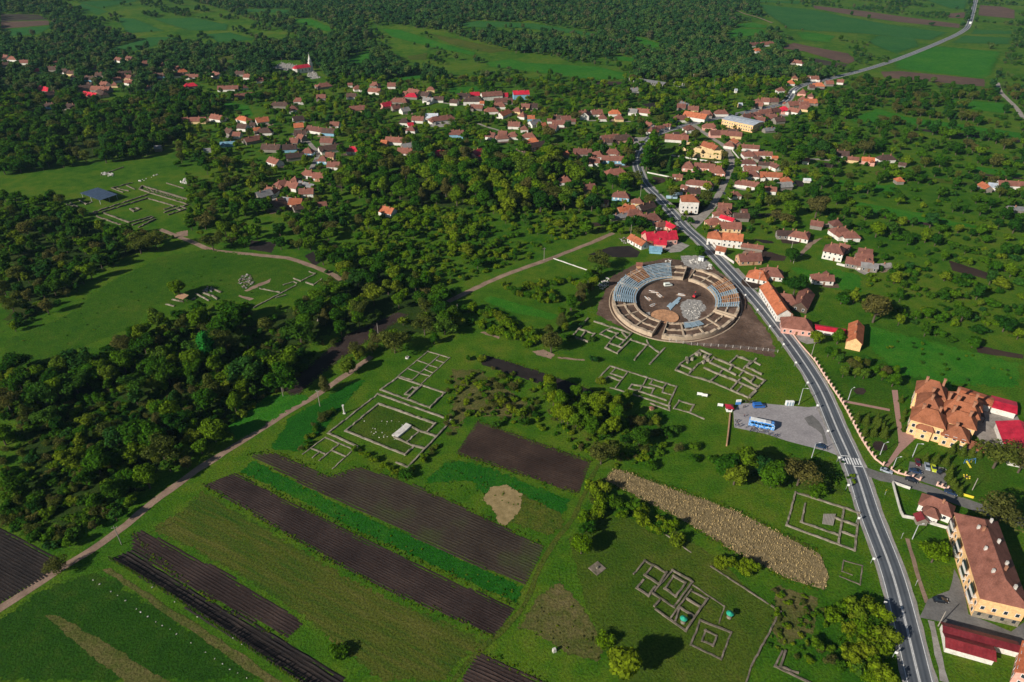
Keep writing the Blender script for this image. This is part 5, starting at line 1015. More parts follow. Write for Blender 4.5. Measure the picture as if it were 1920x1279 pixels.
pillar_wall('white lawn wall along the side lane', 'c3 850,550 960,590 1060,625', pil=False, h=1.2, mat='stone_white')
pillar_wall('white fence panels beside the bus shelter', 'c4 135,275 255,310', pil=False, h=1.2, mat='stone_white')
pillar_wall('white yard wall along the road across from the arena', 'b2 215,350 330,470 440,550', pil=False, h=1.5, mat='stone_white')
pillar_wall('white wall below the houses with gutted roofs', 'b2 1560,560 1700,595 1860,630', pil=False, h=1.4, mat='stone_white')
pillar_wall('white courtyard wall at the grey house', 'a6 450,430 475,480 490,530', pil=False, h=1.6, mat='stone_white')
pillar_wall('white wall below the roofless cream shell', 'a6 920,945 1060,965 1270,1000 1510,1030', pil=False, h=1.2, mat='stone_white')
pillar_wall('white wall inside the road bend', 'a6 660,1130 760,1150 930,1185', pil=False, h=1.0, mat='stone_white')
pillar_wall('brown wall closing the end of the car park', 'c2 195,390 175,600 150,800', pil=False, h=.9, mat='brick_orange', th=.5)
pillar_wall('red wall along the cracked lane at the pink farm', 'a6 1515,1130 1470,1200 1430,1260', pil=False, h=1.6, mat='brick_orange')
pillar_wall('white wall between the lane and its grass strip', 'b1 305,305 350,360 405,430', pil=False, h=1.2, mat='stone_white')
pillar_wall('long pale street wall among the far left houses', 'a1 1480,300 1600,310 1830,335', pil=False, h=1.8, mat='stone_white', th=.5)
pillar_wall('pink garden wall at the white house on the garden lane', 'b1 1370,405 1560,425', pil=False, h=1.3, mat='pink_post')
pillar_wall('yellow fence along the playground', 'c3 1665,690 1820,735', pil=False, h=1.1, mat='yellow_paint', th=.12)
# ------------------------------------------------------------------ poles, lamps, banners
def pole(t, x, y, h, label, arm=0, mat='wood_pole', grp=None):
    p = gp(t, x, y); o = thing('utility_pole', p, R.uniform(-.5, .5), label, 'pole', grp)
    MB().cyl((0, 0, -.2), (0, 0, h), .17, .11, 8).build('shaft', mat, o)
    if arm == 1:
        MB().box((0, 0, h - .9), (1.8, .12, .12)).build('crossarm', 'wood_pole', o)
        for k in (-.8, 0, .8): MB().cyl((k, 0, h - .78), (k, 0, h - .5), .06, n=6).build('insulator', 'stone_white', o)
    if arm == 2:
        ar_ = MB().cyl((0, 0, h - .1), (1.5, 0, h + .25), .06, n=6).build('arm', mat, o); MB().box((1.7, 0, h + .18), (.8, .3, .14)).build('lamp_head', 'plastic_white', ar_)
    return o
for t, x, y, h, lb, a_ in (('f', 228, 1021, 9, 'grey wooden pole with crossarm between the dirt track and the brown field', 1), ('f', 600, 762, 9, 'pole with crossarm beside the dirt track and the walled court', 1),
  ('f', 531, 743, 8, 'pole at the corner of the long ploughed strip', 0), ('f', 709, 625, 6, 'thin pole in the far end of the ploughed strip', 0), ('f', 858.5, 598, 9, 'wooden pole among the bushes below the orchard', 0), ('f', 1020, 489, 9, 'white pole beside the dirt track and the pale garden wall', 1),
  ('f', 1497.5, 759, 9, 'pole with lamp at the top of the car park', 2), ('f', 1521.6, 858.5, 7.5, 'lamp post at the corner of the car park near the dark car', 2), ('f', 1710.5, 1011, 7, 'lamp post in front of the bus shelter', 2), ('f', 1759, 1174, 7, 'wooden pole at the driveway of the apartment block', 0),
  ('a8', 585, 515, 9, 'pole at the road below the round trees', 1), ('b2', 1090, 545, 9, 'pole at the lane behind the round dark tree', 1), ('b2', 705, 770, 8, 'pole at the corner of the long roadside house', 1), ('f', 1650, 853, 6, 'lamp post inside the pink roadside wall', 2), ('K', 410, 1030, 7, 'lamp post beside the hotel car park', 2),
  ('f', 1823, 919, 6, 'white flag mast on the playground lawn', 0), ('b3', 1105, 1220, 6, 'lamp post beside the brick garden path', 2), ('b3', 705, 740, 7, 'pole with a vine at the roadside wall', 0), ('a6', 1155, 140, 10, 'white power mast beyond the open barn', 1), ('a6', 1385, 205, 10, 'white power mast in the field above the factory hall', 1),
  ('a7', 640, 170, 11, 'white power mast above the far row of houses', 1), ('a7', 110, 140, 10, 'white power mast at the wood edge', 1), ('c3', 850, 385, 6, 'lamp post at the hotel gate', 2), ('a8', 975, 900, 8, 'pole in front of the crimson house', 1), ('a8', 480, 925, 7, 'thin pole in the garden of the crimson house', 0), ('f', 1483, 470, 7, 'pole beside the long brown farmhouse', 0)):
    pole(t, x, y, h, lb, a_, 'metal_grey' if a_ == 2 else 'wood_pole')
FL = (MB().cyl((0, 0, -.1), (0, 0, 3.0), .05, n=6).mesh('mast', 'metal_grey'), MB().box((.42, 0, 1.9), (.8, .05, 1.0)).mesh('banner', 'plastic_white'))
pm = [i for i, p in enumerate(mainline) if 118 < p.y < 345]
for i in pm[::4]:
    q = mainline[i] + normals2(mainline)[i] * 6.0
    o = thing('banner_post', q, -.3, 'small white banner on a thin mast along the verge by the ruins', 'banner', 'white banners along the road verge'); link('mast', FL[0], o); link('banner', FL[1], o)
for t, x, y, mt, lb in (('c3', 760, 690, 'yellow_paint', 'yellow round sign on the grass verge by the side lane'), ('c3', 955, 1215, 'plastic_white', 'white sign on the verge below the yellow one'), ('c3', 385, 770, 'plastic_white', 'white sign at the corner of the temple foundations'), ('I', 1300, 740, 'plastic_white', 'white and red sign on the verge opposite the hedge')):
    p = gp(t, x, y); o = thing('road_sign', p, .6, lb, 'sign'); MB().cyl((0, 0, -.1), (0, 0, 2.2), .05, n=6).build('post', 'metal_grey', o); MB().cyl((0, -.05, 2.4), (0, .0, 2.4), .5, .5, 12).build('panel', mt, o)
# ------------------------------------------------------------------ car park things
p = gp('c2', 180, 340); kk = thing('ticket_kiosk', p, -.1, 'small kiosk with crimson roof at the car park corner', 'kiosk'); MB().box((0, 0, 0), (2.4, 2.4, 2.3)).build('wall', 'plastic_white', kk)
r = MB(); hip_roof(r, 2.6, 2.6, 2.3, .7); r.build('roof', ROOF['C'], kk); MB().box((0, -1.22, 1.0), (1.4, .06, .9)).build('window', 'window_glass', kk)
p = gp('c2', 300, 265); o = thing('info_stand', p, .1, 'blue and white information stand beside the kiosk', 'stand'); MB().box((0, 0, 0), (2.3, .3, 1.5)).build('lower_panel', 'blue_paint', o); MB().box((0, 0, 1.5), (2.3, .3, 1.2)).build('upper_panel', 'plastic_white', o)
for i, x in enumerate((925, 960, 992)):
    p = gp('c2', x, 272); o = thing('portable_toilet', p, .1, 'white portable toilet in the row of three at the car park edge', 'toilet', 'portable toilets at the car park edge')
    MB().box((0, 0, 0), (1.15, 1.15, 2.1)).build('cabin', 'plastic_white', o); MB().box((0, 0, 2.1), (1.25, 1.25, .22), taper=.8).build('roof', 'plastic_white', o); MB().box((0, -.59, .1), (.8, .05, 1.85)).build('door', 'steel_blue', o)
for t, x, y, lb in (('b8', 1270, 770, 'white information board on the grass, the one nearer the bath house'), ('b8', 1318, 782, 'white information board on the grass, the one nearer the kiosk'), ('b8', 1465, 875, 'low white board beside the ticket kiosk')):
    p = gp(t, x, y); o = thing('information_board', p, -.25, lb, 'board'); MB().box((0, 0, .5), (2.3, .12, 1.4)).build('panel', 'plastic_white', o)
    for s_ in (-1, 1): MB().box((s_, .1, -.1), (.12, .12, 1.9)).build('post', 'metal_grey', o)
p = gp('b8', 815, 900); o = thing('small_hut', p, .3, 'tiny brown hut in the rough grass below the long foundations', 'hut'); MB().box((0, 0, 0), (1.3, 1.3, 1.2)).build('wall', 'brick_orange', o); r = MB(); hip_roof(r, 1.5, 1.5, 1.2, .5, ov=.2); r.build('roof', ROOF['R'], o)
p = gp('J', 1190, 160); o = thing('site_cabin', p, -.4, 'white site cabin on the rubble beside the road', 'cabin'); MB().box((0, 0, 0), (3.2, 2.4, 2.5)).build('wall', 'plastic_white', o); MB().box((0, 0, 2.5), (3.4, 2.6, .15)).build('roof', ROOF['S'], o); MB().box((.5, -1.22, .1), (.9, .06, 2.0)).build('door', 'metal_grey', o)
for t, x, y, lb in (('a8', 985, 492, 'pale green plastic polytunnel beside the tall white block, the upper one'), ('a8', 925, 530, 'pale green plastic polytunnel beside the tall white block, the lower one')):
    p = gp(t, x, y); o = thing('polytunnel', p, -.05, lb, 'polytunnel'); m = MB(); n = 8; pv = []; fs = []
    for xx in (-4, -1.3, 1.3, 4):
        for k in range(n + 1): a = math.pi * k / n; pv.append((xx, 1.8 * math.cos(a), 1.9 * math.sin(a)))
    for j in range(3):
        for k in range(n): q = j * (n + 1) + k; fs.append((q, q + 1, q + n + 2, q + n + 1))
    fs += [tuple(range(n + 1)), tuple(range(3 * (n + 1) + n, 3 * (n + 1) - 1, -1))]; m.add(pv, fs); m.build('cover', 'steel_blue', o)
p = gp('b2', 230, 225, 6.4); sp_ = thing('solar_panel', p, math.atan2(.1, 1), 'dark solar panels on the orange roof above the road', 'solar panel')
for ix in range(2):
    for iy in range(2): m = MB(); m.add([(ix * 1.7 + .05, iy * 1.2, iy * .9 + .3), (ix * 1.7 + 1.6, iy * 1.2, iy * .9 + .3), (ix * 1.7 + 1.6, iy * 1.2 + 1.1, iy * .9 + 1.13), (ix * 1.7 + .05, iy * 1.2 + 1.1, iy * .9 + 1.13), (ix * 1.7 + .05, iy * 1.2 + .05, iy * .9 + .22), (ix * 1.7 + 1.6, iy * 1.2 + .05, iy * .9 + .22), (ix * 1.7 + 1.6, iy * 1.2 + 1.15, iy * .9 + 1.05), (ix * 1.7 + .05, iy * 1.2 + 1.15, iy * .9 + 1.05)], [(0, 1, 2, 3), (7, 6, 5, 4), (0, 4, 5, 1), (1, 5, 6, 2), (2, 6, 7, 3), (3, 7, 4, 0)]); m.build('panel', 'car_navy', sp_)
# playground
p = gp('c3', 1740, 330); o = thing('slide', p, .3, 'yellow playground slide on the lawn below the hotel', 'slide'); m = MB(); m.add([(-.4, -2.0, .2), (.4, -2.0, .2), (.4, .6, 1.6), (-.4, .6, 1.6), (-.4, -2, .05), (.4, -2, .05), (.4, .6, 1.45), (-.4, .6, 1.45)], [(0, 1, 2, 3), (7, 6, 5, 4), (0, 4, 5, 1), (1, 5, 6, 2), (2, 6, 7, 3), (3, 7, 4, 0)]); m.build('chute', 'yellow_paint', o)
for s_ in (-.5, .5): MB().box((s_, .9, 0), (.1, .1, 2.2)).build('post', 'blue_paint', o)
p = gp('c3', 1790, 310); o = thing('swing', p, .3, 'blue metal swing frame beside the yellow slide', 'swing'); m = MB()
for x in (-1.6, 1.6):
    for y in (-.7, .7): m.cyl((x, y, 0), (x, 0, 2.2), .06, n=6)
m.cyl((-1.6, 0, 2.2), (1.6, 0, 2.2), .06, n=6); m.build('frame', 'blue_paint', o); MB().box((0, 0, .5), (.5, .25, .06)).cyl((-.2, 0, .5), (-.2, 0, 2.2), .02, n=4).cyl((.2, 0, .5), (.2, 0, 2.2), .02, n=4).build('seat', 'yellow_paint', o)
p = gp('c3', 1740, 480); o = thing('carousel', p, 0, 'small yellow carousel on the playground lawn', 'carousel'); MB().cyl((0, 0, .15), (0, 0, .25), .9, .9, 14).build('deck', 'wood_dark', o)
for k in range(6): MB().box((1.1 * math.cos(k * 1.05), 1.1 * math.sin(k * 1.05), .25), (.5, .35, .3), k * 1.05).build('seat', 'yellow_paint', o)
# garden tunnels and loose plastic bags on the bottom-left field
for k, (x, y) in enumerate(((265, 385), (310, 412), (385, 462), (430, 487), (482, 521), (555, 577), (582, 598), (631, 628), (684, 664), (728, 688), (779, 712), (822, 744), (918, 803), (1015, 866), (1077, 909), (1130, 943), (1178, 980), (1230, 1004), (1290, 1037), (378, 250), (660, 433), (810, 530), (962, 630), (1200, 770), (1258, 810), (1385, 886), (1420, 905))):
    p = gp('c5', x, y); o = link('plastic_bag', BLD[1], None, (p.x, p.y, .15), k); s_ = R.uniform(.2, .38); o.scale = (s_, s_ * .8, s_ * .8)
    tag(o, 'white plastic seed bag lying in the row beside the grass path', 'bag', 'white bags in rows beside the grass path')
# ------------------------------------------------------------------ vehicles
def loft(mb, secs, mi=0):
    n = len(secs[0]); v = [p for s in secs for p in s]; f = []
    for i in range(len(secs) - 1):
        for k in range(n): f.append((i * n + k, i * n + (k + 1) % n, (i + 1) * n + (k + 1) % n, (i + 1) * n + k))
    f += [tuple(range(n - 1, -1, -1)), tuple((len(secs) - 1) * n + k for k in range(n))]; mb.add(v, f, mi)
def csec(x, hw, z0, z1, b=.12): return [(x, -hw, z0), (x, hw, z0), (x, hw, z1 - b), (x, hw - b, z1), (x, -hw + b, z1), (x, -hw, z1 - b)]
def car_parts(kind):
    L = 4.4; b = MB(); g_ = MB()
    if kind == 'van':
        loft(b, [csec(-2.3, .85, .4, 1.7), csec(-2.1, .92, .3, 1.95), csec(.9, .92, .3, 1.95), csec(1.6, .92, .3, 1.15), csec(2.3, .88, .3, .95), csec(2.45, .8, .4, .8)])
        loft(g_, [csec(-2.0, .935, 1.15, 1.72, .05), csec(.95, .935, 1.15, 1.72, .05), csec(1.35, .9, 1.15, 1.35, .05)]); wx = (-1.5, 1.55)
    else:
        loft(b, [csec(-2.2, .75, .4, .85), csec(-2.05, .86, .28, .98), csec(-1.2, .89, .25, 1.0), csec(.9, .89, .25, .98), csec(1.9, .86, .28, .82), csec(2.2, .74, .35, .65)])
        loft(g_, [csec(-1.85, .72, .95, 1.02, .03), csec(-1.2, .74, .95, 1.40, .1), csec(.1, .74, .95, 1.44, .1), csec(1.0, .74, .95, 1.0, .03)]); b.box((-.55, 0, 1.41), (1.1, 1.2, .06)); wx = (-1.35, 1.35)
    return b.mesh('body', 'car_black'), g_.mesh('glass', 'car_glass'), wx
CARM = {k: car_parts(k) for k in ('car', 'van')}
TYRE = MB().cyl((0, -.11, 0), (0, .11, 0), .34, n=14).mesh('tyre', 'tyre'); RIM = MB().cyl((0, -.12, 0), (0, .12, 0), .2, n=10).mesh('rim', 'rim')
LAMP = MB().box((0, 0, 0), (.08, .32, .16)).mesh('headlight', 'plastic_white')
def vehicle(t, x, y, ang, mat, label, kind='car', scale=1.0):
    """ang: heading given as a second photo point offset (dx, dy) in the same tile"""
    p, q = gp(t, x, y), gp(t, x + ang[0], y + ang[1]); rz = math.atan2(q.y - p.y, q.x - p.x); p.z = .09
    o = thing('parked_car' if kind != 'van' else 'parked_van', p, rz, label, 'car' if kind != 'van' else 'van'); o.scale = (scale,) * 3
    bm_, gm, wx = CARM[kind]; bm_ = bm_.copy(); bm_.materials[0] = MATS[mat]; link('body', bm_, o); link('glass', gm, o)
    for wxx in wx:
        for sy in (-.8, .8): w = link('wheel', TYRE, o, (wxx, sy, .34)); link('rim', RIM, w)
    for sy in (-.6, .6): link('headlight', LAMP, o, (2.2 if kind == 'car' else 2.42, sy, .6 if kind == 'car' else .72))
vehicle('c2', 1360, 815, (100, 25), 'car_navy', 'dark navy car parked at the lower edge of the ruins car park')
vehicle('c2', 560, 300, (100, -3), 'car_blue', 'bright blue van parked at the upper edge of the ruins car park', 'van', 1.12)
vehicle('c3', 775, 415, (100, 35), 'car_silver', 'grey car parked at the gate of the hotel garden')
vehicle('c3', 1075, 525, (100, 35), 'car_black', 'black car on the side lane in front of the pillar wall')
vehicle('c3', 1125, 420, (100, 25), 'car_navy', 'dark blue car alone in the middle of the hotel car park')
vehicle('c3', 1150, 315, (20, 100), 'car_maroon', 'dark maroon car parked at the far corner of the hotel car park')
vehicle('c3', 1265, 365, (20, 100), 'car_silver', 'silver car parked beside the lime yellow one')
vehicle('c3', 1340, 385, (30, 100), 'car_lime', 'lime yellow car in the hotel car park')
vehicle('c3', 1430, 420, (100, -60), 'car_black', 'black car beside the lime yellow one in the hotel car park')
vehicle('c3', 1545, 675, (100, 35), 'car_navy', 'dark car parked along the lane beside the playground')
vehicle('I', 1437, 828, (100, 12), 'car_black', 'black car on the driveway in front of the apartment block')
vehicle('J', 845, 425, (100, -10), 'car_white', 'cream white van parked on the arena floor', 'van', 1.05)
vehicle('b2', 175, 342, (50, 50), 'car_black', 'black car on the verge below the solar panels')
vehicle('a8', 1500, 492, (50, 40), 'car_black', 'black car on the cracked concrete lane')
vehicle('a7', 1210, 262, (30, -70), 'car_white', 'white delivery van driving on the far bend of the road', 'van', 1.7)
vehicle('C', 1602, 135, (5, -50), 'car_white', 'white truck on the far straight of the road', 'van', 2.2)
vehicle('a3', 205, 1105, (60, -20), 'car_white', 'white van in the farmyard by the grey roofed barn', 'van')
# coach
a, b = gp('c2', 428, 540), gp('c2', 762, 612); d = b - a; d.z = 0; L = d.length; n = Vector((-d.y, d.x, 0)).normalized(); c = (a + b) / 2 + n * 1.25; c.z = .08
bs = thing('coach', c, math.atan2(d.y, d.x), 'blue and white touring coach with painted swirls in the ruins car park', 'coach')
m_, t, bb = new_mat('coach_livery'); tc = node(t, 'ShaderNodeTexCoord').outputs['Object']; sp2 = node(t, 'ShaderNodeSeparateXYZ'); t.links.new(tc, sp2.inputs[0])
sw = node(t, 'ShaderNodeTexNoise'); sw.inputs['Scale'].default_value = .55; sw.inputs['Distortion'].default_value = 2.5; t.links.new(tc, sw.inputs['Vector'])
t.links.new(ramp(t, sw.outputs[0], [(0, (.02, .12, .50)), (.50, (.03, .22, .66)), (.56, (.25, .55, .80)), (.62, (.70, .75, .80)), (.66, (.04, .20, .60))]), bb.inputs['Base Color']); bb.inputs['Roughness'].default_value = .3
m = MB(); loft(m, [csec(-L / 2, 1.2, .45, 3.1), csec(-L / 2 + .2, 1.27, .35, 3.25), csec(L / 2 - .6, 1.27, .35, 3.25), csec(L / 2 - .1, 1.2, .35, 2.6), csec(L / 2, 1.1, .4, 1.5)]); m.build('body', 'coach_livery', bs)
MB().box((-.7, 0, 3.22), (L - 2.2, 2.2, .12)).build('roof_panel', 'plastic_white', bs); MB().box((L * .22, 0, 3.32), (2.2, 1.7, .22)).build('air_conditioner', 'metal_grey', bs)
for sy in (-1.285, 1.285):
    for k in range(6): MB().box((-L / 2 + 1.2 + k * (L - 2.0) / 6 + .3, sy, 1.75), ((L - 2.0) / 6 - .18, .05, .95)).build('window', 'car_glass', bs)
MB().box((L / 2 - .12, 0, 1.35), (.14, 2.1, 1.2)).build('windscreen', 'car_glass', bs)
for xx in (-L / 2 + 2.4, L / 2 - 2.2):
    for sy in (-1.12, 1.12): w = link('wheel', TYRE, bs, (xx, sy, .48)); w.scale = (1.4, 1.4, 1.4); link('rim', RIM, w)
# ------------------------------------------------------------------ people: one skinned body, several clothes
def body(pose):
    J = dict(pel=(0, 0, .95), ch=(0, .02, 1.28), nk=(0, .03, 1.48), hd=(0, .0, 1.62), tp=(0, 0, 1.74), lh=(.1, 0, .9), lk=(.11, -.02 - pose * .12, .5), la=(.12, .02 + pose * .05, .08), lt=(.12, -.16 + pose * .02, .04),
      rh=(-.1, 0, .9), rk=(-.11, -.02 + pose * .10, .5), ra=(-.12, .05 + pose * .16, .08), rt=(-.12, -.12 + pose * .14, .04), ls=(.2, .02, 1.42), le=(.27, .04, 1.14), lw=(.26, -.08 - pose * .15, .9), rs=(-.2, .02, 1.42), re=(-.27, .05, 1.14), rw=(-.26, -.04 - (1 - pose) * .2, .92))
    E_ = [('pel', 'ch'), ('ch', 'nk'), ('nk', 'hd'), ('hd', 'tp'), ('pel', 'lh'), ('lh', 'lk'), ('lk', 'la'), ('la', 'lt'), ('pel', 'rh'), ('rh', 'rk'), ('rk', 'ra'), ('ra', 'rt'), ('ch', 'ls'), ('ls', 'le'), ('le', 'lw'), ('ch', 'rs'), ('rs', 're'), ('re', 'rw')]
    rad = dict(pel=(.15, .11), ch=(.17, .12), nk=(.055, .055), hd=(.09, .1), tp=(.06, .07), lh=(.09, .09), rh=(.09, .09), lk=(.06, .06), rk=(.06, .06), la=(.045, .045), ra=(.045, .045), lt=(.04, .03), rt=(.04, .03), ls=(.06, .06), rs=(.06, .06), le=(.045, .045), re=(.045, .045), lw=(.035, .035), rw=(.035, .035))
    ks = list(J); me = bpy.data.meshes.new('person'); me.from_pydata([J[k] for k in ks], [(ks.index(a), ks.index(b)) for a, b in E_], [])
    o = bpy.data.objects.new('tmp', me); C.objects.link(o); o.modifiers.new('s', 'SKIN'); sv = me.skin_vertices[0].data
    for i, k in enumerate(ks): sv[i].radius = rad[k]; sv[i].use_root = k == 'pel'
    sm = o.modifiers.new('u', 'SUBSURF'); sm.levels = 1; sm.render_levels = 1
    bpy.context.view_layer.update(); dg = bpy.context.evaluated_depsgraph_get(); out = bpy.data.meshes.new_from_object(o.evaluated_get(dg)); bpy.data.objects.remove(o); return out
PB = [body(0.0), body(1.0)]
CL = ['cloth_a', 'cloth_b', 'cloth_c', 'cloth_d', 'cloth_e', 'cloth_f']; CLN = ['black', 'slate', 'dark red', 'navy', 'pale', 'brown']
def pmesh(i, top, leg):
    me = PB[i].copy(); me.name = 'person'; me.materials.clear()
    for m_ in (top, leg, 'skin', 'hair'): me.materials.append(MATS[m_])
    mi = []
    for p in me.polygons:
        z = p.center.z; mi.append(1 if z < .93 and abs(p.center.x) < .21 else (2 if 1.47 < z < 1.66 and p.center.y < .06 or z < .95 and abs(p.center.x) >= .21 else (3 if z > 1.5 else 0)))
    me.polygons.foreach_set('material_index', mi); me.polygons.foreach_set('use_smooth', [True] * len(mi)); return me
PCACHE = {}
PPL = ((370, 232), (395, 247), (420, 242), (440, 257), (460, 252), (480, 250), (500, 244), (365, 312), (385, 307), (380, 427), (265, 487), (280, 507), (290, 497), (265, 547), (300, 537), (310, 557), (330, 552), (405, 567), (465, 600), (480, 592), (500, 600), (515, 610), (560, 607), (575, 622), (600, 627), (620, 632), (690, 657), (705, 662), (745, 677), (770, 682), (790, 697), (800, 672), (540, 640), (1445, 855), (640, 640), (455, 625))
for k, (x, y) in enumerate(PPL):
    ti, li, pi_ = R.randrange(6), R.choice((0, 1, 3)), k % 2; key = (pi_, ti, li)
    if key not in PCACHE: PCACHE[key] = pmesh(pi_, CL[ti], CL[li])
    o = link('person', PCACHE[key], None, gp('c2', x, y) + Vector((0, 0, .09)), R.uniform(0, 6.28)); o.scale = (1, 1, R.uniform(.93, 1.05))
    wh = 'beside the blue van' if y < 330 else ('at the corner of the car park' if x < 350 else ('beside the parked navy car' if x > 1000 else 'in the group next to the coach'))
    tag(o, 'person in %s top and %s trousers standing %s' % (CLN[ti], CLN[li], wh), 'person', 'visitors in the car park')
for k, (x, y) in enumerate(((205, 290), (218, 325))):
    o = link('person', PCACHE[list(PCACHE)[k]], None, gp('c3', x, y) + Vector((0, 0, .09)), 1.2); tag(o, 'person waiting at the kerb beside the zebra crossing', 'person', 'people at the zebra crossing')
# sapling stakes along the furrowed bed
SAP = (MB().cyl((0, 0, -.1), (0, 0, 2.4), .05, .03, 5).mesh('stem', 'bark'), None)
# ------------------------------------------------------------------ trees and shrubs
def leaf_cloud(rs, lobes, nleaf, size, up=.25, core=True):
    """leaf clumps on the skins of several lobes; lobes: (x, y, z, rx, rz)"""
    V_, F_ = [], []; w = np.array([l[3] ** 2 for l in lobes]); w /= w.sum(); cnt = rs.multinomial(nleaf, w)
    for (lx, ly, lz, rx, rz), n in zip(lobes, cnt):
        d = rs.normal(size=(n, 3)); d[:, 2] += up; d /= np.linalg.norm(d, axis=1)[:, None]
        r = rs.uniform(.55, 1.12, n) ** .7
        p = d * r[:, None] * np.array([rx, rx, rz]) + np.array([lx, ly, lz])
        nn = d + rs.normal(scale=.45, size=(n, 3)); nn /= np.linalg.norm(nn, axis=1)[:, None]
        a = np.cross(nn, rs.normal(size=(n, 3))); a /= np.linalg.norm(a, axis=1)[:, None]; b = np.cross(nn, a)
        s = size * rs.uniform(.6, 1.35, n)[:, None]; base = len(V_) * 0
        q = np.stack([p - a * s, p - b * s * .7, p + a * s, p + b * s * .7], 1).reshape(-1, 3)
        V_.append(q)
    V_ = np.concatenate(V_); F_ = [(4 * i, 4 * i + 1, 4 * i + 2, 4 * i + 3) for i in range(len(V_) // 4)]; V_ = V_.tolist()
    if core:
        bm = bmesh.new(); bmesh.ops.create_icosphere(bm, subdivisions=1, radius=1.0); cv = [v.co.copy() for v in bm.verts]; cf = [tuple(v.index for v in f.verts) for f in bm.faces]; bm.free()
        for (lx, ly, lz, rx, rz) in lobes:
            n0 = len(V_); V_ += [(lx + c.x * rx * .74, ly + c.y * rx * .74, lz + c.z * rz * .74) for c in cv]; F_ += [tuple(i + n0 for i in f) for f in cf]
    return V_, F_
def lobes_for(rs, shape, h):
    L = []
    if shape == 'round':
        R0 = h * .36; L.append((0, 0, h * .60, R0 * .78, h * .30))
        for k in range(9):
            a = rs.uniform(0, 6.28); z = rs.uniform(.36, .86); rr = R0 * (1.0 - abs(z - .55) * 1.2) * .62; L.append((math.cos(a) * rr, math.sin(a) * rr, h * z, R0 * rs.uniform(.34, .52), R0 * rs.uniform(.34, .48)))
    elif shape == 'tall':
        for k in range(9):
            z = .28 + .62 * k / 8; a = rs.uniform(0, 6.28); rr = h * .10 * (1.2 - z); L.append((math.cos(a) * rr, math.sin(a) * rr, h * z, h * .19 * (1.18 - z * .75), h * .13))
    elif shape == 'wide':
        for k in range(11):
            a = k * .6 + rs.uniform(-.2, .2); rr = h * .36 * (0.25 + .75 * (k % 3) / 2); L.append((math.cos(a) * rr, math.sin(a) * rr, h * rs.uniform(.45, .8), h * rs.uniform(.16, .25), h * rs.uniform(.14, .2)))
    elif shape == 'bush':
        for k in range(7):
            a = rs.uniform(0, 6.28); rr = h * rs.uniform(.1, .5); L.append((math.cos(a) * rr, math.sin(a) * rr, h * rs.uniform(.28, .65), h * rs.uniform(.25, .38), h * rs.uniform(.24, .34)))
    elif shape == 'cone':
        for k in range(9):
            z = .06 + .9 * k / 8; L.append((0, 0, h * z, h * .17 * (1.03 - z) + .12, h * .10))
    return L
def trunk_mb(rs, shape, h):
    m = MB(); r = h * .022; top = h * (.62 if shape != 'cone' else .5); m.cyl((0, 0, -.3), (0, 0, top * .5), r * 1.35, r, 7); m.cyl((0, 0, top * .5), (rs.uniform(-.2, .2), 0, top), r, r * .4, 6)
    if shape not in ('cone',):
        for k in range(9):
            a = k * 1.26 + rs.uniform(-.3, .3); z = top * rs.uniform(.4, .75); m.cyl((0, 0, z), (math.cos(a) * h * .2, math.sin(a) * h * .2, z + h * .2), r * .5, r * .15, 5)
    return m
PROTO = {}
def proto(key, shape, leaf, seed, h, nleaf, size, joined):
    rs = np.random.RandomState(seed); lb = lobes_for(rs, shape, h); br = leaf == 'leaf_brown'; v, f = leaf_cloud(rs, lb, int(nleaf * (1.25 if br else 1)), size * (.72 if br else 1), core=not br)
    tm = trunk_mb(rs, shape, h)
    if joined:
        n0 = len(v); me = bpy.data.meshes.new(key); me.from_pydata(v + tm.v, [], f + [tuple(i + n0 for i in q) for q in tm.f]); me.materials.append(MATS[leaf]); me.materials.append(MATS['bark'])
        me.polygons.foreach_set('material_index', [0] * len(f) + [1] * len(tm.f)); me.update(); PROTO[key] = me
    else:
        me = bpy.data.meshes.new('crown'); me.from_pydata(v, [], f); me.materials.append(MATS[leaf]); me.update(); PROTO[key] = (me, tm.mesh('trunk', 'bark'))
KN = {'green': 'leaf_green', 'bright': 'leaf_bright', 'dark': 'leaf_dark', 'brown': 'leaf_brown', 'emerald': 'leaf_emerald', 'thuja': 'leaf_thuja'}
HN = dict(round=10.0, tall=13.0, wide=9.0, bush=3.6, cone=5.0)
NEAR = {}
for shape, cols, nv, nl, szl in (('round', ('green', 'bright', 'dark', 'brown'), 2, 1900, .40), ('tall', ('green', 'bright', 'dark', 'brown', 'emerald'), 1, 1700, .42), ('wide', ('green', 'dark', 'brown', 'bright'), 2, 1700, .38), ('bush', ('green', 'bright', 'dark', 'brown'), 2, 700, .24), ('cone', ('thuja', 'dark'), 1, 900, .16)):
    for cl in cols:
        for k in range(nv):
            key = 'n_%s_%s_%d' % (shape, cl, k); proto(key, shape, KN[cl], sum(map(ord, shape)) + 31 * k, HN[shape], nl, szl, False); NEAR.setdefault((shape, cl), []).append(key)
FARC = bpy.data.collections.new('far_tree_kinds'); FAR = []; FARI = {}
def far_add(kind, shape, leaf, seed, h, nl, sz):
    key = 'kind_%02d' % len(FAR); proto(key, shape, leaf, seed, h, nl, sz, True); o = bpy.data.objects.new(key, PROTO[key]); FARC.objects.link(o); FARI.setdefault(kind, []).append(len(FAR)); FAR.append(key)
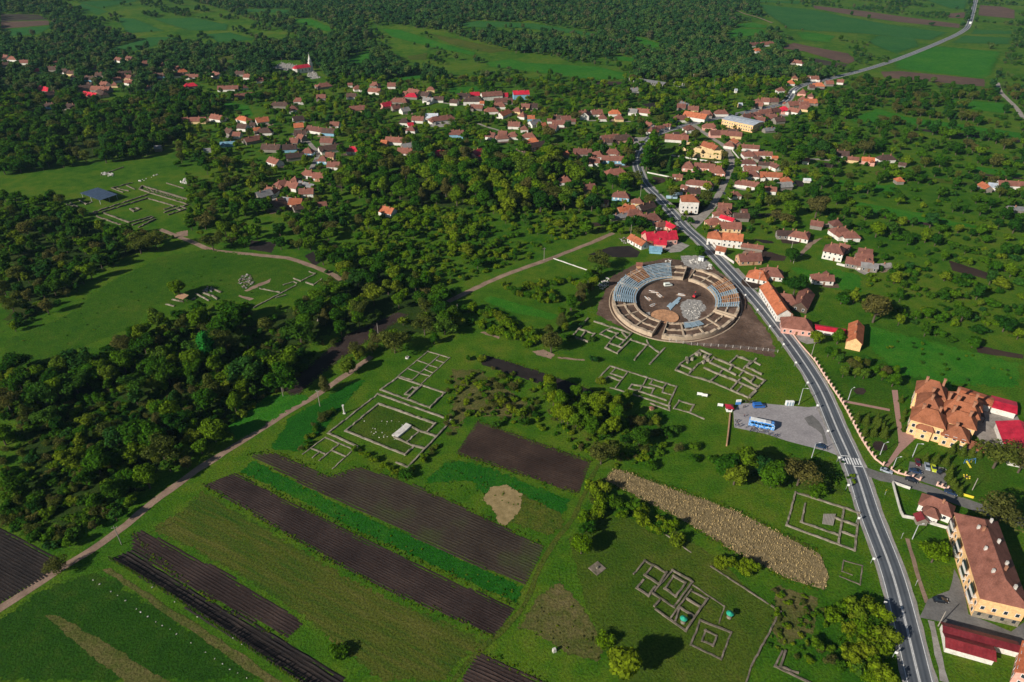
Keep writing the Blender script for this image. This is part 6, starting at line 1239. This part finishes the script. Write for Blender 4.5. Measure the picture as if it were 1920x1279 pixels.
for k in range(2):
    for kind, shape, cl in (('green', 'round', 'leaf_green'), ('green', 'wide', 'leaf_green'), ('dark', 'round', 'leaf_dark'), ('brown', 'wide', 'leaf_brown'), ('brown', 'round', 'leaf_brown'), ('bright', 'round', 'leaf_bright'), ('far', 'round', 'leaf_far'), ('far', 'round', 'leaf_far'), ('far', 'wide', 'leaf_far'), ('bushg', 'bush', 'leaf_green'), ('bushd', 'bush', 'leaf_dark'), ('bushb', 'bush', 'leaf_brown'), ('bushy', 'bush', 'leaf_bright')):
        bush = shape == 'bush'; far_add(kind, shape, cl, 40 + k * 7 + len(FAR), HN[shape], 330 if bush else (330 if kind == 'far' else 620), .38 if bush else (.85 if kind == 'far' else .62))
FARH = {}
for kind, ids in FARI.items():
    for i in ids: pass
def scatter(name, rows_, label, cat):
    """one object: many instanced plants. rows_: (x, y, z, scale, kind index, squash)"""
    if not rows_: return
    A_ = np.array(rows_, float); me = bpy.data.meshes.new(name); me.vertices.add(len(A_)); me.vertices.foreach_set('co', A_[:, :3].astype(np.float32).ravel())
    at = me.attributes.new('idx', 'INT', 'POINT'); at.data.foreach_set('value', A_[:, 4].astype(np.int32))
    at = me.attributes.new('scl', 'FLOAT_VECTOR', 'POINT'); at.data.foreach_set('vector', np.stack([A_[:, 3] * A_[:, 5], A_[:, 3] * A_[:, 5], A_[:, 3]], 1).astype(np.float32).ravel())
    at = me.attributes.new('rot', 'FLOAT_VECTOR', 'POINT'); at.data.foreach_set('vector', np.stack([NP.uniform(-.06, .06, len(A_)), NP.uniform(-.06, .06, len(A_)), NP.uniform(0, 6.28, len(A_))], 1).astype(np.float32).ravel())
    o = link(name, me); o['kind'] = 'stuff'; tag(o, label, cat)
    g_ = bpy.data.node_groups.new(name, 'GeometryNodeTree'); g_.interface.new_socket('Geometry', in_out='INPUT', socket_type='NodeSocketGeometry'); g_.interface.new_socket('Geometry', in_out='OUTPUT', socket_type='NodeSocketGeometry')
    n = g_.nodes; gi, go = n.new('NodeGroupInput'), n.new('NodeGroupOutput'); ip = n.new('GeometryNodeInstanceOnPoints'); ci = n.new('GeometryNodeCollectionInfo')
    ci.inputs[0].default_value = FARC; ci.inputs[1].default_value = True; ci.inputs[2].default_value = True
    def na(nm, ty): q = n.new('GeometryNodeInputNamedAttribute'); q.data_type = ty; q.inputs[0].default_value = nm; return q.outputs[0]
    l = g_.links.new; l(gi.outputs[0], ip.inputs['Points']); l(ci.outputs[0], ip.inputs['Instance']); ip.inputs['Pick Instance'].default_value = True
    l(na('idx', 'INT'), ip.inputs['Instance Index']); l(na('rot', 'FLOAT_VECTOR'), ip.inputs['Rotation']); l(na('scl', 'FLOAT_VECTOR'), ip.inputs['Scale']); l(ip.outputs[0], go.inputs[0])
    md = o.modifiers.new('plants', 'NODES'); md.node_group = g_; return o
KW = dict(green='fresh green', bright='bright yellow-green', dark='dark green', brown='brownish sparse-leaved', emerald='vivid emerald', thuja='clipped')
NT = [0]
def plant(x, y, h, shape, cl, label, cat='tree', group=None, name='tree', sq=1.0, z=None):
    ks = NEAR[(shape, cl)]; crown, trunk = PROTO[ks[NT[0] % len(ks)]]; NT[0] += 1; s = h / HN[shape]
    o = thing(name, (x, y, h1(x, y) if z is None else z), R.uniform(0, 6.28), label, cat, group); o.scale = (s * sq, s * sq, s)
    link('crown' if cat == 'tree' else 'foliage', crown, o); link('trunk' if cat == 'tree' else 'stem', trunk, o); return o
# --- single plants read one by one from the photograph: tile x y height shape colour label
SOLO = """H 1580,1235 11 round bright|bright yellow-green tree casting a big shadow on the mown lawn
H 1340,560 8 round bright|round yellow-green tree at the end of the shrub hedge
H 1470,1040 4 bush bright|small bright bush beside the lawn boundary
D 1170,740 17 tall emerald|vivid emerald tall tree standing above the thicket
D 1200,960 15 tall brown|tall brown tree in the lower thicket
E 1170,690 12 round brown|brown round tree at the corner of the orchard path
E 1440,230 12 wide brown|broad brown tree between the orchard meadow and the arena
b7 560,300 9 round green|round green tree by the dirt track and the ploughed strip
b7 340,470 9 tall brown|brown tree behind the pole on the dirt track
E 300,690 13 wide brown|spreading brown tree above the far end of the ploughed strip
E 520,640 6 round green|small round green tree on the grass above the ruins
I 240,130 11 round green|green tree of the clump below the car park, beside the corner wall
I 350,110 12 round green|tall green tree of the clump below the car park
I 285,175 10 round green|lower green tree at the front of the clump below the car park
I 430,130 10 round dark|darker tree at the back of the clump below the car park
I 490,190 12 round green|green tree with dense crown standing before the temple foundations
I 640,180 12 wide brown|open yellowish tree between the car park and the temple foundations
I 740,230 5 bush green|low green bush beside the temple foundations
H 1450,60 10 wide brown|brown leafless-looking tree at the head of the stubble field
E 1660,1210 9 round dark|dark round tree beside the rough grass
I 1390,610 8 wide bright|bright broad tree in front of the apartment block
c4 560,290 13 wide brown|bare brown spreading tree behind the apartment block
K 1290,1150 13 wide brown|dark bare tree beside the crimson hall
K 1560,1200 11 round brown|brown round tree at the playground
b3 1580,1075 7 round green|weeping green willow beside the hotel garden
b2 1060,530 10 round dark|dark round tree on the lane above the white houses
b2 1090,890 12 wide dark|broad dark tree between the roadside houses
b2 60,470 8 round green|green tree leaning over the road edge
F 1060,520 17 round brown|huge dark brown tree in the garden meadow
F 740,640 8 round green|rounded green tree below the crimson shed, nearer the road
F 860,640 8 round green|rounded green tree below the crimson shed, nearer the barn
a8 1290,600 11 round brown|golden brown tree beside the tall white block
a6 895,1100 13 cone dark|dark narrow spruce on the lawn inside the road bend
a6 975,1105 10 tall green|green pointed tree beside the spruce
a6 650,1110 22 tall green|tall poplar of the row at the road bend, first
a6 680,1090 24 tall green|tall poplar of the row at the road bend, second
a6 700,1010 24 tall green|tall poplar of the row at the road bend, third
a6 715,930 22 tall green|tall poplar of the row at the road bend, fourth
a6 1180,790 12 round brown|dark brown round tree behind the roofless shell
a8 410,440 14 round green|bright round tree of the clump in the road bend
a8 280,430 12 round green|dense green tree of the clump in the road bend gardens
a8 510,400 13 wide brown|brown tree of the clump in the road bend
a8 590,880 10 wide dark|dark spreading tree beside the crimson house
b1 1000,470 15 round green|big yellow-green tree on the garden lane
b1 1210,1040 17 round brown|big brown-green tree behind the farmhouses
b1 940,1020 13 round green|bright green tree in the gardens behind the farmhouses
b1 620,900 12 cone dark|dark spruce behind the white farmhouse
b1 1740,350 14 wide brown|thin bare tree beside the orange roofed garden house
b1 1290,370 15 round dark|dark tall tree beside the white house on the garden lane
b4 240,1250 11 round bright|yellow-green round tree behind the turreted house
a4 1390,540 16 tall green|tall bright tree between the village houses
a5 760,730 14 tall green|narrow bright green tree among the close-set roofs
a5 860,790 15 round brown|dark round tree in front of the close-set roofs
a4 590,250 10 round dark|dark round tree beside the crimson village roof
b5 1750,1050 12 wide brown|bare spreading tree where the dirt track meets the meadow
b5 1130,1040 13 wide brown|bare brown tree at the forum edge of the meadow, first
b5 960,1080 11 wide brown|bare brown tree at the forum edge of the meadow, second
b6 210,440 11 round green|lone olive-green tree beside the red-roofed hut
c5 1890,900 4 bush green|small bush at the corner of the furrowed bed
c5 40,330 6 wide brown|brown bush tree where two tracks meet
b7 1110,1230 4 bush green|green bush at the corner of the walled court"""
for ln in SOLO.split('\n'):
    a, lab = ln.split('|'); t, xy, hh, shp, cl = a.split(); x, y = map(float, xy.split(',')); p = gp(t, x, y); bsh = shp == 'bush'
    plant(p.x, p.y, float(hh), shp, cl, lab, 'bush' if bsh else 'tree', None, 'bush' if bsh else 'tree', sq=1.28 if shp != 'cone' else 1.1)
# clipped conifers of the hotel garden
for s, hh in (('c3 1235,290 1360,310 1480,330 1550,190 1600,150 1680,210 1790,215 1880,240 1560,600 1520,520 1530,440 1640,690 1590,640', 4.2), ('F 965,1075 1020,1085 1075,1080 1090,1105 1110,1125 1060,1150 1120,1160 1010,1150', 4.4), ('K 280,430 300,640 320,560 310,740', 3.0)):
    for q in wpoly(s): plant(q.x, q.y, hh * R.uniform(1.05, 1.4), 'cone', 'thuja', 'clipped cone-shaped conifer in the hotel garden', 'tree', 'clipped conifers of the hotel garden', 'conifer', sq=1.75)
# young trees on the slope above the hotel
for k in range(46):
    q = G(R.uniform(1655, 1900), 0.0 + R.uniform(640, 735)); u, v, _ = PROJ(q.x, q.y, 0)
    if v < 612 + (u - 1570) * .22 or v > 690 + (u - 1650) * .16: continue
    plant(q.x, q.y, R.uniform(1.3, 2.2), 'bush', R.choice(('green', 'dark')), 'young fruit bush planted on the slope above the hotel', 'bush', 'fruit bushes on the hotel slope', 'bush', sq=.8)
# hedges read from the photograph: line, count, height, spread
def hedge(s, n, h0, h1_, wid, label, group, cols, shape='bush', cat='bush'):
    ln = catmull(wpoly(s), 2.0)
    for k in range(n):
        p = ln[int((k + .5) / n * (len(ln) - 1))]; plant(p.x + R.uniform(-wid, wid), p.y + R.uniform(-wid, wid), R.uniform(h0, h1_), shape, R.choice(cols), label, cat, group, cat)
hedge('H 1400,200 1460,300 1560,330 1680,370 1800,430 1900,500', 20, 3.5, 6.0, 2.5, 'rounded shrub of the hedge between the lawn and the stubble field', 'shrubs of the stubble field hedge', ('bright', 'green', 'green'))
hedge('H 1360,440 1420,350 1440,250', 9, 3.5, 5.5, 2, 'shrub of the hedge bend at the grassy track', 'shrubs of the hedge bend', ('bright', 'green', 'brown'))
hedge('I 230,620 330,640 420,690', 8, 3, 4.2, 1.6, 'bright shrub of the clump along the stubble field', 'shrubs in the stubble field clump', ('bright',))
hedge('I 850,880 950,900 1060,900 1080,1000 1090,1150 1100,1300', 24, 3.5, 6, 3.0, 'bright shrub of the dense hedge beside the main road', 'shrubs of the roadside hedge', ('bright', 'green'))
hedge('I 900,950 1000,1050 980,1200 1000,1300', 22, 3.0, 5.5, 3.5, 'yellow-green shrub in the middle of the roadside thicket', 'shrubs of the roadside thicket', ('bright', 'bright', 'green'))
hedge('I 740,1040 830,1150 900,1250', 7, 2.2, 3.5, 1.5, 'low shrub at the fringe of the roadside thicket', 'fringe shrubs of the roadside thicket', ('green', 'brown'))
hedge('E 690,440 800,480 900,520 1000,580 1060,640 930,600 800,550 730,520', 44, 3.2, 5.2, 3.0, 'round fruit tree of the orchard block above the grass strip', 'orchard block fruit trees', ('bright', 'green', 'green'))
hedge('E 900,330 960,360 1050,390 1150,420 1180,380 1080,340 1020,330 1240,300 1300,320', 34, 3.0, 5.0, 2.6, 'round fruit tree of the small orchard in the meadow', 'small orchard fruit trees', ('bright', 'green', 'green'))
hedge('E 1400,260 1380,340 1320,420 1260,480 1230,560 1150,600', 16, 6, 10, 3, 'taller tree of the row between the orchard and the arena', 'trees between orchard and arena', ('green', 'brown', 'green', 'bright'), 'round', 'tree')
hedge('E 1130,900 1180,960 1250,1010 1330,1080 1400,1000 1300,950 1420,1090 1250,1100 1500,1000 1540,1060 1450,1150 1180,1060', 30, 6.5, 10.5, 2.5, 'green tree of the dense clump between the dark strip and the ploughed field', 'trees of the central clump', ('green', 'green', 'bright'), 'round', 'tree')
hedge('E 720,720 800,760 860,830 830,1010 950,900 900,960 980,1010 1050,1060 760,870 1000,880', 26, 2.0, 4.4, 3, 'shrub in the bramble beside the ruins', 'shrubs in the bramble', ('green', 'brown', 'bright', 'brown'))
hedge('E 1560,980 1620,1100 1720,1050 1800,1130 1700,1240', 14, 2.5, 5, 3, 'shrub on the rough ground below the long foundations', 'shrubs on the rough ground', ('green', 'dark', 'brown'))
hedge('b7 620,1010 700,1050 820,1110 960,1180 1080,1220 1180,1160 1280,1080 1400,940', 22, 1.6, 3, 1.2, 'low bush around the near walls of the walled court', 'bushes round the walled court', ('green', 'brown', 'bright'))
hedge('b7 150,1000 250,800 360,700 420,640', 14, 1.8, 3.4, 1.5, 'bush on the bank between the dirt track and the walled court', 'bushes on the track bank', ('brown', 'green'))
hedge('b7 880,60 760,90 680,110 640,200 700,130', 8, 5, 9, 2.5, 'brown-green tree between the dirt track and the narrow room block', 'trees on the track bank', ('brown', 'brown', 'green'), 'wide', 'tree')
hedge('F 800,700 880,760 950,790 1040,770 900,820 1000,830 1150,810 1080,850', 18, 4.5, 7, 2.0, 'garden tree below the apricot barn', 'garden trees below the barn', ('green', 'dark', 'green', 'brown'), 'round', 'tree')
hedge('b8 60,300 20,120 0,260 120,30 350,680 600,800 640,850', 9, 2.5, 4.5, 1.5, 'bush at the edge of the excavated rooms', 'bushes at the excavated rooms', ('green', 'dark'))
# --- woods and gardens: photo polygon, spacing (m), kinds, heights
ZONES = [  # left-hand woods lean to dark leaves, edge vignette put into leaf colour
 ('f 0,985 60,1010 110,1040 210,985 300,915 400,850 470,800 560,745 540,700 600,650 720,590 700,560 640,530 620,520 560,560 480,585 340,585 280,600 250,640 180,690 100,700 0,690', 5.0, 'green dark green brown green green bushg bushd dark', (4, 13), 'in the dense thicket beside the dirt track'),
 ('f 600,500 640,470 700,470 790,540 860,560 860,620 800,640 740,640 650,650 600,640 700,590 620,530', 5.2, 'brown green green green bushg dark', (6, 12), 'in the brown-green wood between the tracks'),
 ('f 0,180 140,185 220,200 330,175 400,195 420,215 350,225 330,270 260,300 0,330', 6.2, 'dark dark green brown dark', (8, 14), 'in the wood below the far houses'),
 ('f 0,370 150,385 230,430 330,440 345,455 250,480 180,520 120,580 0,640', 6.2, 'dark brown green dark bushd green', (5, 11), 'in the wood edge beyond the wide meadow'),
 ('f 330,440 420,460 600,480 640,440 700,420 740,380 640,360 560,390 480,400 420,400 350,400', 6.5, 'brown green dark green', (5, 12), 'around the farmyards above the meadow'),
 ('f 620,340 700,300 800,290 880,300 1000,280 1130,320 1100,350 1130,400 1000,400 800,400 740,370 640,360', 6.4, 'green green brown dark bright green', (8, 17), 'in the tall valley wood below the village'),
 ('f 740,390 1000,400 1140,400 1090,440 1010,470 880,530 800,540 700,500 640,470 700,420', 5.4, 'bushg bushy green green bright bushg', (3.5, 8.5), 'in the overgrown orchard above the dirt track'),
 ('f 1560,470 1640,470 1700,430 1920,440 1920,660 1800,650 1700,625 1620,600 1560,560', 7.6, 'dark green green bushd bushg bushg', (4, 10), 'in the overgrown gardens across the road'),
 ('f 1440,330 1560,350 1700,330 1920,380 1920,440 1700,430 1640,470 1500,440', 8.2, 'green dark bushd bushg dark', (4, 11), 'in the gardens behind the lane houses'),
 ('f 1480,190 1560,190 1640,215 1760,240 1920,260 1920,390 1700,330 1560,345 1440,330 1430,260', 8.6, 'dark dark green bushd brown', (5, 12), 'in the tree strips between the far gardens'),
 ('f 1500,150 1640,150 1920,170 1920,260 1760,240 1640,215 1560,190', 7.5, 'brown dark dark bushd', (6, 12), 'in the tree belt beyond the village'),
 ('f 850,840 1000,760 1210,850 1200,900 1260,860 1340,880 1330,840 1230,780 1180,740', 6, 'bushg bushd bushb', (3, 5), 'on the rough ground by the central clump'),
]
ZP = [(parse(z[0]), z) for z in ZONES]
HRA = np.array(HOUSE_REC); PRA = np.array(PROT)
def candidates():
    out = []
    for y0, y1, cell in ((118, 1020, 3.1), (1020, 2700, 7.5)):
        y = y0
        while y < y1:
            hw = .80 * y * .92 + 90; n = int(2 * hw / cell); xs = -hw + (np.arange(n) + NP.uniform(0, 1, n)) * cell; out.append(np.stack([xs, y + NP.uniform(0, cell, n)], 1)); y += cell
    return np.concatenate(out)
CA = candidates(); CZ = H(CA[:, 0], CA[:, 1]); U_, V2, D_ = PROJ(CA[:, 0], CA[:, 1], CZ); PX = np.stack([U_, V2], 1)
vis = (U_ > -90) & (U_ < 2010) & (V2 > -60) & (V2 < 1400)
CA, CZ, PX, D_ = CA[vis], CZ[vis], PX[vis], D_[vis]
zone = np.full(len(CA), -1)
zone[PX[:, 1] < 178] = 100; zone[inpoly(PX, parse('f 1400,-30 1960,-30 1960,170 1640,152 1560,150 1500,120 1440,60'))] = 102; zone[inpoly(PX, parse('f 90,0 360,0 560,70 560,85 400,90 200,70'))] = 102; zone[inpoly(PX, parse('f 680,40 830,60 960,100 1130,110 1200,140 1180,160 900,160 760,130 690,80'))] = 102                                   # distant woods
mid = (PX[:, 1] >= 150) & (PX[:, 1] < 440) & (PX[:, 0] > 330) & (PX[:, 0] < 1640); zone[mid] = 101    # village gardens
for i, (pp, z) in enumerate(ZP): zone[inpoly(PX, pp)] = i
for pp in CLEAR: zone[inpoly(PX, pp)] = -1
top = np.stack(PROJ(CA[:, 0], CA[:, 1], CZ + 11.0)[:2], 1); md_ = np.stack(PROJ(CA[:, 0], CA[:, 1], CZ + 5.0)[:2], 1); rnd = NP.uniform(0, 1, len(CA))
for pp in CLEAR:
    far_ = np.mean([q[1] for q in pp]) < 165
    if not far_: zone[inpoly(md_, pp) & (rnd < .6)] = -1
    if far_: zone[(inpoly(top, pp) | inpoly(md_, pp)) & (rnd < .93)] = -1
ok = zone >= 0; CA, CZ, PX, D_, zone = CA[ok], CZ[ok], PX[ok], D_[ok], zone[ok]
cover = np.zeros(len(CA), bool)
for s in ('f 680,160 760,150 1000,165 1150,215 1150,240 1000,280 900,250 700,240', 'f 1340,175 1500,160 1540,180 1480,215 1400,240 1330,250', 'f 1300,240 1460,260 1450,400 1330,440', 'f 300,150 650,180 680,300 560,340 330,270'): cover |= inpoly(PX, parse(s))
STR = (gp('b4', 1860, 185) - gp('b4', 600, 45)).normalized(); grid = {}; picked = []
order = NP.permutation(len(CA))
nb = noise_field = (np.sin(CA[:, 0] * .031 + 1.3) * np.sin(CA[:, 1] * .027) + .6 * np.sin(CA[:, 0] * .083 + CA[:, 1] * .07))
for i in order:
    zi = zone[i]; x, y = CA[i]
    if zi == 100: sp, kinds, hr_, lab = (7.0 if y < 1300 else 9.0), 'far far far', (7, 15), 'far'
    elif zi == 102:
        if nb[i] < .3: continue
        sp, kinds, hr_, lab = 8.0, 'far far dark bushd', (4, 11), 'far'
    elif zi == 101: sp, kinds, hr_, lab = (8.5 if cover[i] else 6.4), 'green green dark brown bright green bushg', (4, 11), 'in the village gardens'
    else: z = ZP[zi][1]; sp, kinds, hr_, lab = z[1], z[2], z[3], z[4]
    if 7 <= zi <= 10: sp *= 3.0 if math.sin((-x * STR.y + y * STR.x) * 2 * math.pi / 27 + .8 * math.sin(x * .02)) < .05 else .72
    if nb[i] < -.55 and zi not in (100,): sp *= 2.3
    cell = (int(x // 6), int(y // 6)); bad = False; rr = int(sp // 6) + 1
    for a in range(-rr, rr + 1):
        for b in range(-rr, rr + 1):
            for (qx, qy, qs) in grid.get((cell[0] + a, cell[1] + b), ()):
                if (qx - x) ** 2 + (qy - y) ** 2 < (.5 * (sp + qs)) ** 2: bad = True; break
            if bad: break
        if bad: break
    if bad: continue
    kd = R.choice(kinds.split()); bush = kd.startswith('bush'); h = R.uniform(2.2, 4.6) if bush else R.uniform(*hr_); cr = h * (.55 if bush else .36)
    if len(HRA):
        dd = np.hypot(HRA[:, 0] - x, HRA[:, 1] - y)
        if (dd < HRA[:, 2] * .8 + cr * .8).any(): continue
        u0, v0, d0 = PROJ(x, y, CZ[i]); u1, v1, d1 = PROJ(x, y, CZ[i] + h); wpx = FPX * cr / d0
        near = HRA[:, 5] > d0 + 1
        if ((np.abs(HRA[:, 3] - u0) < wpx + 5) & (HRA[:, 4] < v0) & (HRA[:, 4] > v1 - 3) & near).any(): continue
        if ((np.abs(PRA[:, 0] - u0) < wpx + 1.5) & (PRA[:, 1] < v0 + 1.5) & (PRA[:, 1] > v1 - 1) & (PRA[:, 2] > d0 - 4)).any(): continue
    grid.setdefault(cell, []).append((x, y, sp)); picked.append((x, y, float(CZ[i]), h, kd, lab, h / D_[i]))
picked.sort(key=lambda q: -q[6])
NI = 0; nbush = 0; rest = {}
SH = {'green': ('round', 'wide', 'round'), 'dark': ('round', 'wide'), 'brown': ('wide', 'round', 'tall'), 'bright': ('round',)}
BC = dict(bushg='green', bushd='dark', bushb='brown', bushy='bright')
for (x, y, z, h, kd, lab, ap_) in picked:
    if kd.startswith('bush') and nbush < 20 and lab != 'far':
        nbush += 1; plant(x, y, h, 'bush', BC[kd], '%s bush %s' % (KW[BC[kd]], lab), 'bush', 'bushes ' + lab, 'bush', z=z)
    elif not kd.startswith('bush') and NI < 210 and lab != 'far':
        NI += 1; plant(x, y, h, R.choice(SH[kd]), kd, '%s%s tree %s' % ('tall ' if h > 10.5 else ('low ' if h < 6.5 else ''), KW[kd], lab), 'tree', 'trees ' + lab, 'tree', z=z, sq=R.uniform(.85, 1.45))
    else:
        ids = FARI[kd]; i = R.choice(ids); hh0 = 0; rest.setdefault(lab, []).append((x, y, z, h / (3.6 if kd.startswith('bush') else 10.0), i, R.uniform(.85, 1.5)))
for lab, rw in rest.items():
    if lab == 'far': scatter('distant_forest', rw, 'distant mixed forest covering the hills behind the village', 'forest')
    else: scatter('tree_cover', rw, 'smaller trees and bushes ' + lab, 'trees')
print('trees', NI, nbush, {k: len(v) for k, v in rest.items()})
# weeds and tufts on the rough ground: small bushes as ground cover
tuft = []
for s, n, sc0, sc1, kinds in (('f 840,690 960,700 1150,760 1230,800 1240,860 1150,880 1000,800 880,780 830,830', 260, .25, .6, 'bushg bushb bushy bushg'), ('f 960,1180 1050,1080 1140,1200 1130,1250', 40, .06, .14, 'bushb bushy'), ('f 1440,1100 1560,1130 1530,1250 1440,1220', 70, .15, .4, 'bushg bushb bushg bushy'),
    ('f 446,887 473,860 640,944 985,1100 970,1137 640,984', 60, .08, .14, 'bushy bushg'), ('f 840,860 1075,935 1040,985 905,930 790,912', 50, .08, .14, 'bushg'), ('f 0,640 200,530 390,465 600,512 470,560 255,615 0,705', 70, .08, .2, 'bushd bushg'), ('f 800,620 1100,640 1330,690 1340,780 1150,740 900,660', 160, .04, .10, 'bushg bushd bushy'), ('f 1060,1010 1330,1040 1460,1150 1400,1270 1180,1270', 120, .03, .07, 'bushd bushg'), ('f 1380,840 1600,870 1600,930 1400,900', 60, .15, .4, 'bushg bushd'),
    ('f 400,600 640,640 540,720 380,830 200,980 100,1030 0,980 0,700 250,640', 900, .35, .9, 'bushg bushd bushb'), ('f 1480,190 1920,260 1920,640 1640,600 1560,470', 350, .3, .8, 'bushg bushd'), ('f 640,330 1140,320 1100,440 880,530 700,500', 500, .3, .8, 'bushg bushy bushg'), ('f 1700,980 1920,1000 1920,1279 1790,1279', 0, .1, .2, 'bushg')):
    pp = parse(s); xs = [p[0] for p in pp]; ys = [p[1] for p in pp]; k = 0; tr = 0
    while k < n and tr < n * 20:
        tr += 1; q = (R.uniform(min(xs), max(xs)), R.uniform(min(ys), max(ys)))
        if not inpoly(np.array([q]), pp)[0]: continue
        w = G(*q)
        if (np.hypot(HRA[:, 0] - w.x, HRA[:, 1] - w.y) < HRA[:, 2] * .8 + 1).any(): continue
        if min((PRA[:, 0] - q[0]) ** 2 + (PRA[:, 1] - q[1]) ** 2) < 16: continue
        kd = R.choice(kinds.split()); tuft.append((w.x, w.y, w.z, R.uniform(sc0, sc1), R.choice(FARI[kd]), 1.3)); k += 1
scatter('weed_tufts', tuft, 'weeds and bramble tufts on the rough ground and field strips', 'weeds')
EDGE = [('f 895,790 1108,865', 60), ('f 855,850 1085,927', 70), ('f 466,852 523,850 620,893 677,876 784,912 1020,1024', 110), ('f 446,887 640,984 970,1137', 120), ('f 382,910 500,980 640,1063 734,1112 928,1192', 110), ('f 248,1001 362,1105 540,1196', 50), ('f 905,663 1000,692 1155,746', 40), ('f 1130,900 1280,977 1380,1038 1481,1088 1548,1108', 120), ('f 1153,877 1280,922 1380,957 1481,1008 1538,1038', 120), ('f 528,728 640,632 745,585', 50), ('f 560,740 640,672 765,590', 50), ('f 898,1222 1026,1279', 20)]
edge = []
for s, n in EDGE:
    ln = catmull(wpoly(s), 1.0)
    for k in range(n * 3): q = R.choice(ln); edge.append((q.x + R.gauss(0, .7), q.y + R.gauss(0, .7), 0, R.uniform(.03, .10), R.choice(FARI[R.choice(('bushg', 'bushy', 'bushg', 'bushb'))]), 2.0))
scatter('field_margin_weeds', edge, 'weeds growing along the ragged margins of the ploughed fields', 'weeds')
# corn stubble
sb = MB(); spoly = wpoly(STUB); ra, rb = wpoly('f 1153,877')[0], wpoly('f 1538,1038')[0]
for a, e in rows(spoly, rb - ra, .8):
    L_ = (e - a).length; t_ = (e - a).normalized(); w_ = Vector((-t_.y, t_.x, 0)); s_ = 0.0
    while s_ < L_:
        p = a + t_ * s_ + w_ * R.uniform(-.22, .22); hh = R.uniform(.25, .75); an = R.uniform(0, 3.14); ox, oy = math.cos(an) * .13, math.sin(an) * .13; lx, ly = R.uniform(-.2, .2), R.uniform(-.2, .2)
        sb.add([(p.x - ox, p.y - oy, 0), (p.x + ox, p.y + oy, 0), (p.x + ox + lx, p.y + oy + ly, hh), (p.x - ox + lx, p.y - oy + ly, hh)], [(0, 1, 2, 3)]); s_ += R.uniform(.35, .75)
o = sb.build('corn_stubble', 'straw'); o['kind'] = 'stuff'; tag(o, 'pale corn stubble standing in rows on the tan field', 'stubble')
# staked saplings along the furrowed bed
SAPM = (MB().cyl((0, 0, -.1), (0, 0, 2.6), .09, .06, 5).mesh('stake', 'bark'), PROTO[NEAR[('bush', 'green')][0]][0])
ln = catmull(wpoly('f 206,1050 300,1105 420,1185 500,1240 575,1292'), 1.0)
for i in range(0, len(ln), 1):
    p = ln[i]; o = thing('sapling', (p.x, p.y, 0), R.uniform(0, 6), 'thin staked sapling in the row along the furrowed bed', 'sapling', 'staked saplings along the furrowed bed'); link('stake', SAPM[0], o); o.scale = (1, 1, R.uniform(.7, 1.15))
    c_ = link('foliage', SAPM[1], o, (0, 0, .5)); c_.scale = (.17, .17, .62)

# ------------------------------------------------------------------ thin summer haze: one closed box round everything but the sky
hz = MB().box((0, 3300, -4), (8800, 7800, 194)).build('haze', 'paint_white'); hz['kind'] = 'stuff'
hm = bpy.data.materials.new('haze_air'); hm.use_nodes = True; t = hm.node_tree; t.nodes.remove(t.nodes['Principled BSDF']); pv = t.nodes.new('ShaderNodeVolumePrincipled')
pv.inputs['Color'].default_value = (.42, .74, 1.0, 1); pv.inputs['Density'].default_value = HAZE; t.links.new(pv.outputs[0], t.nodes['Material Output'].inputs['Volume']); hz.data.materials[0] = hm
tag(hz, 'thin blue-grey haze over the valley', 'haze')
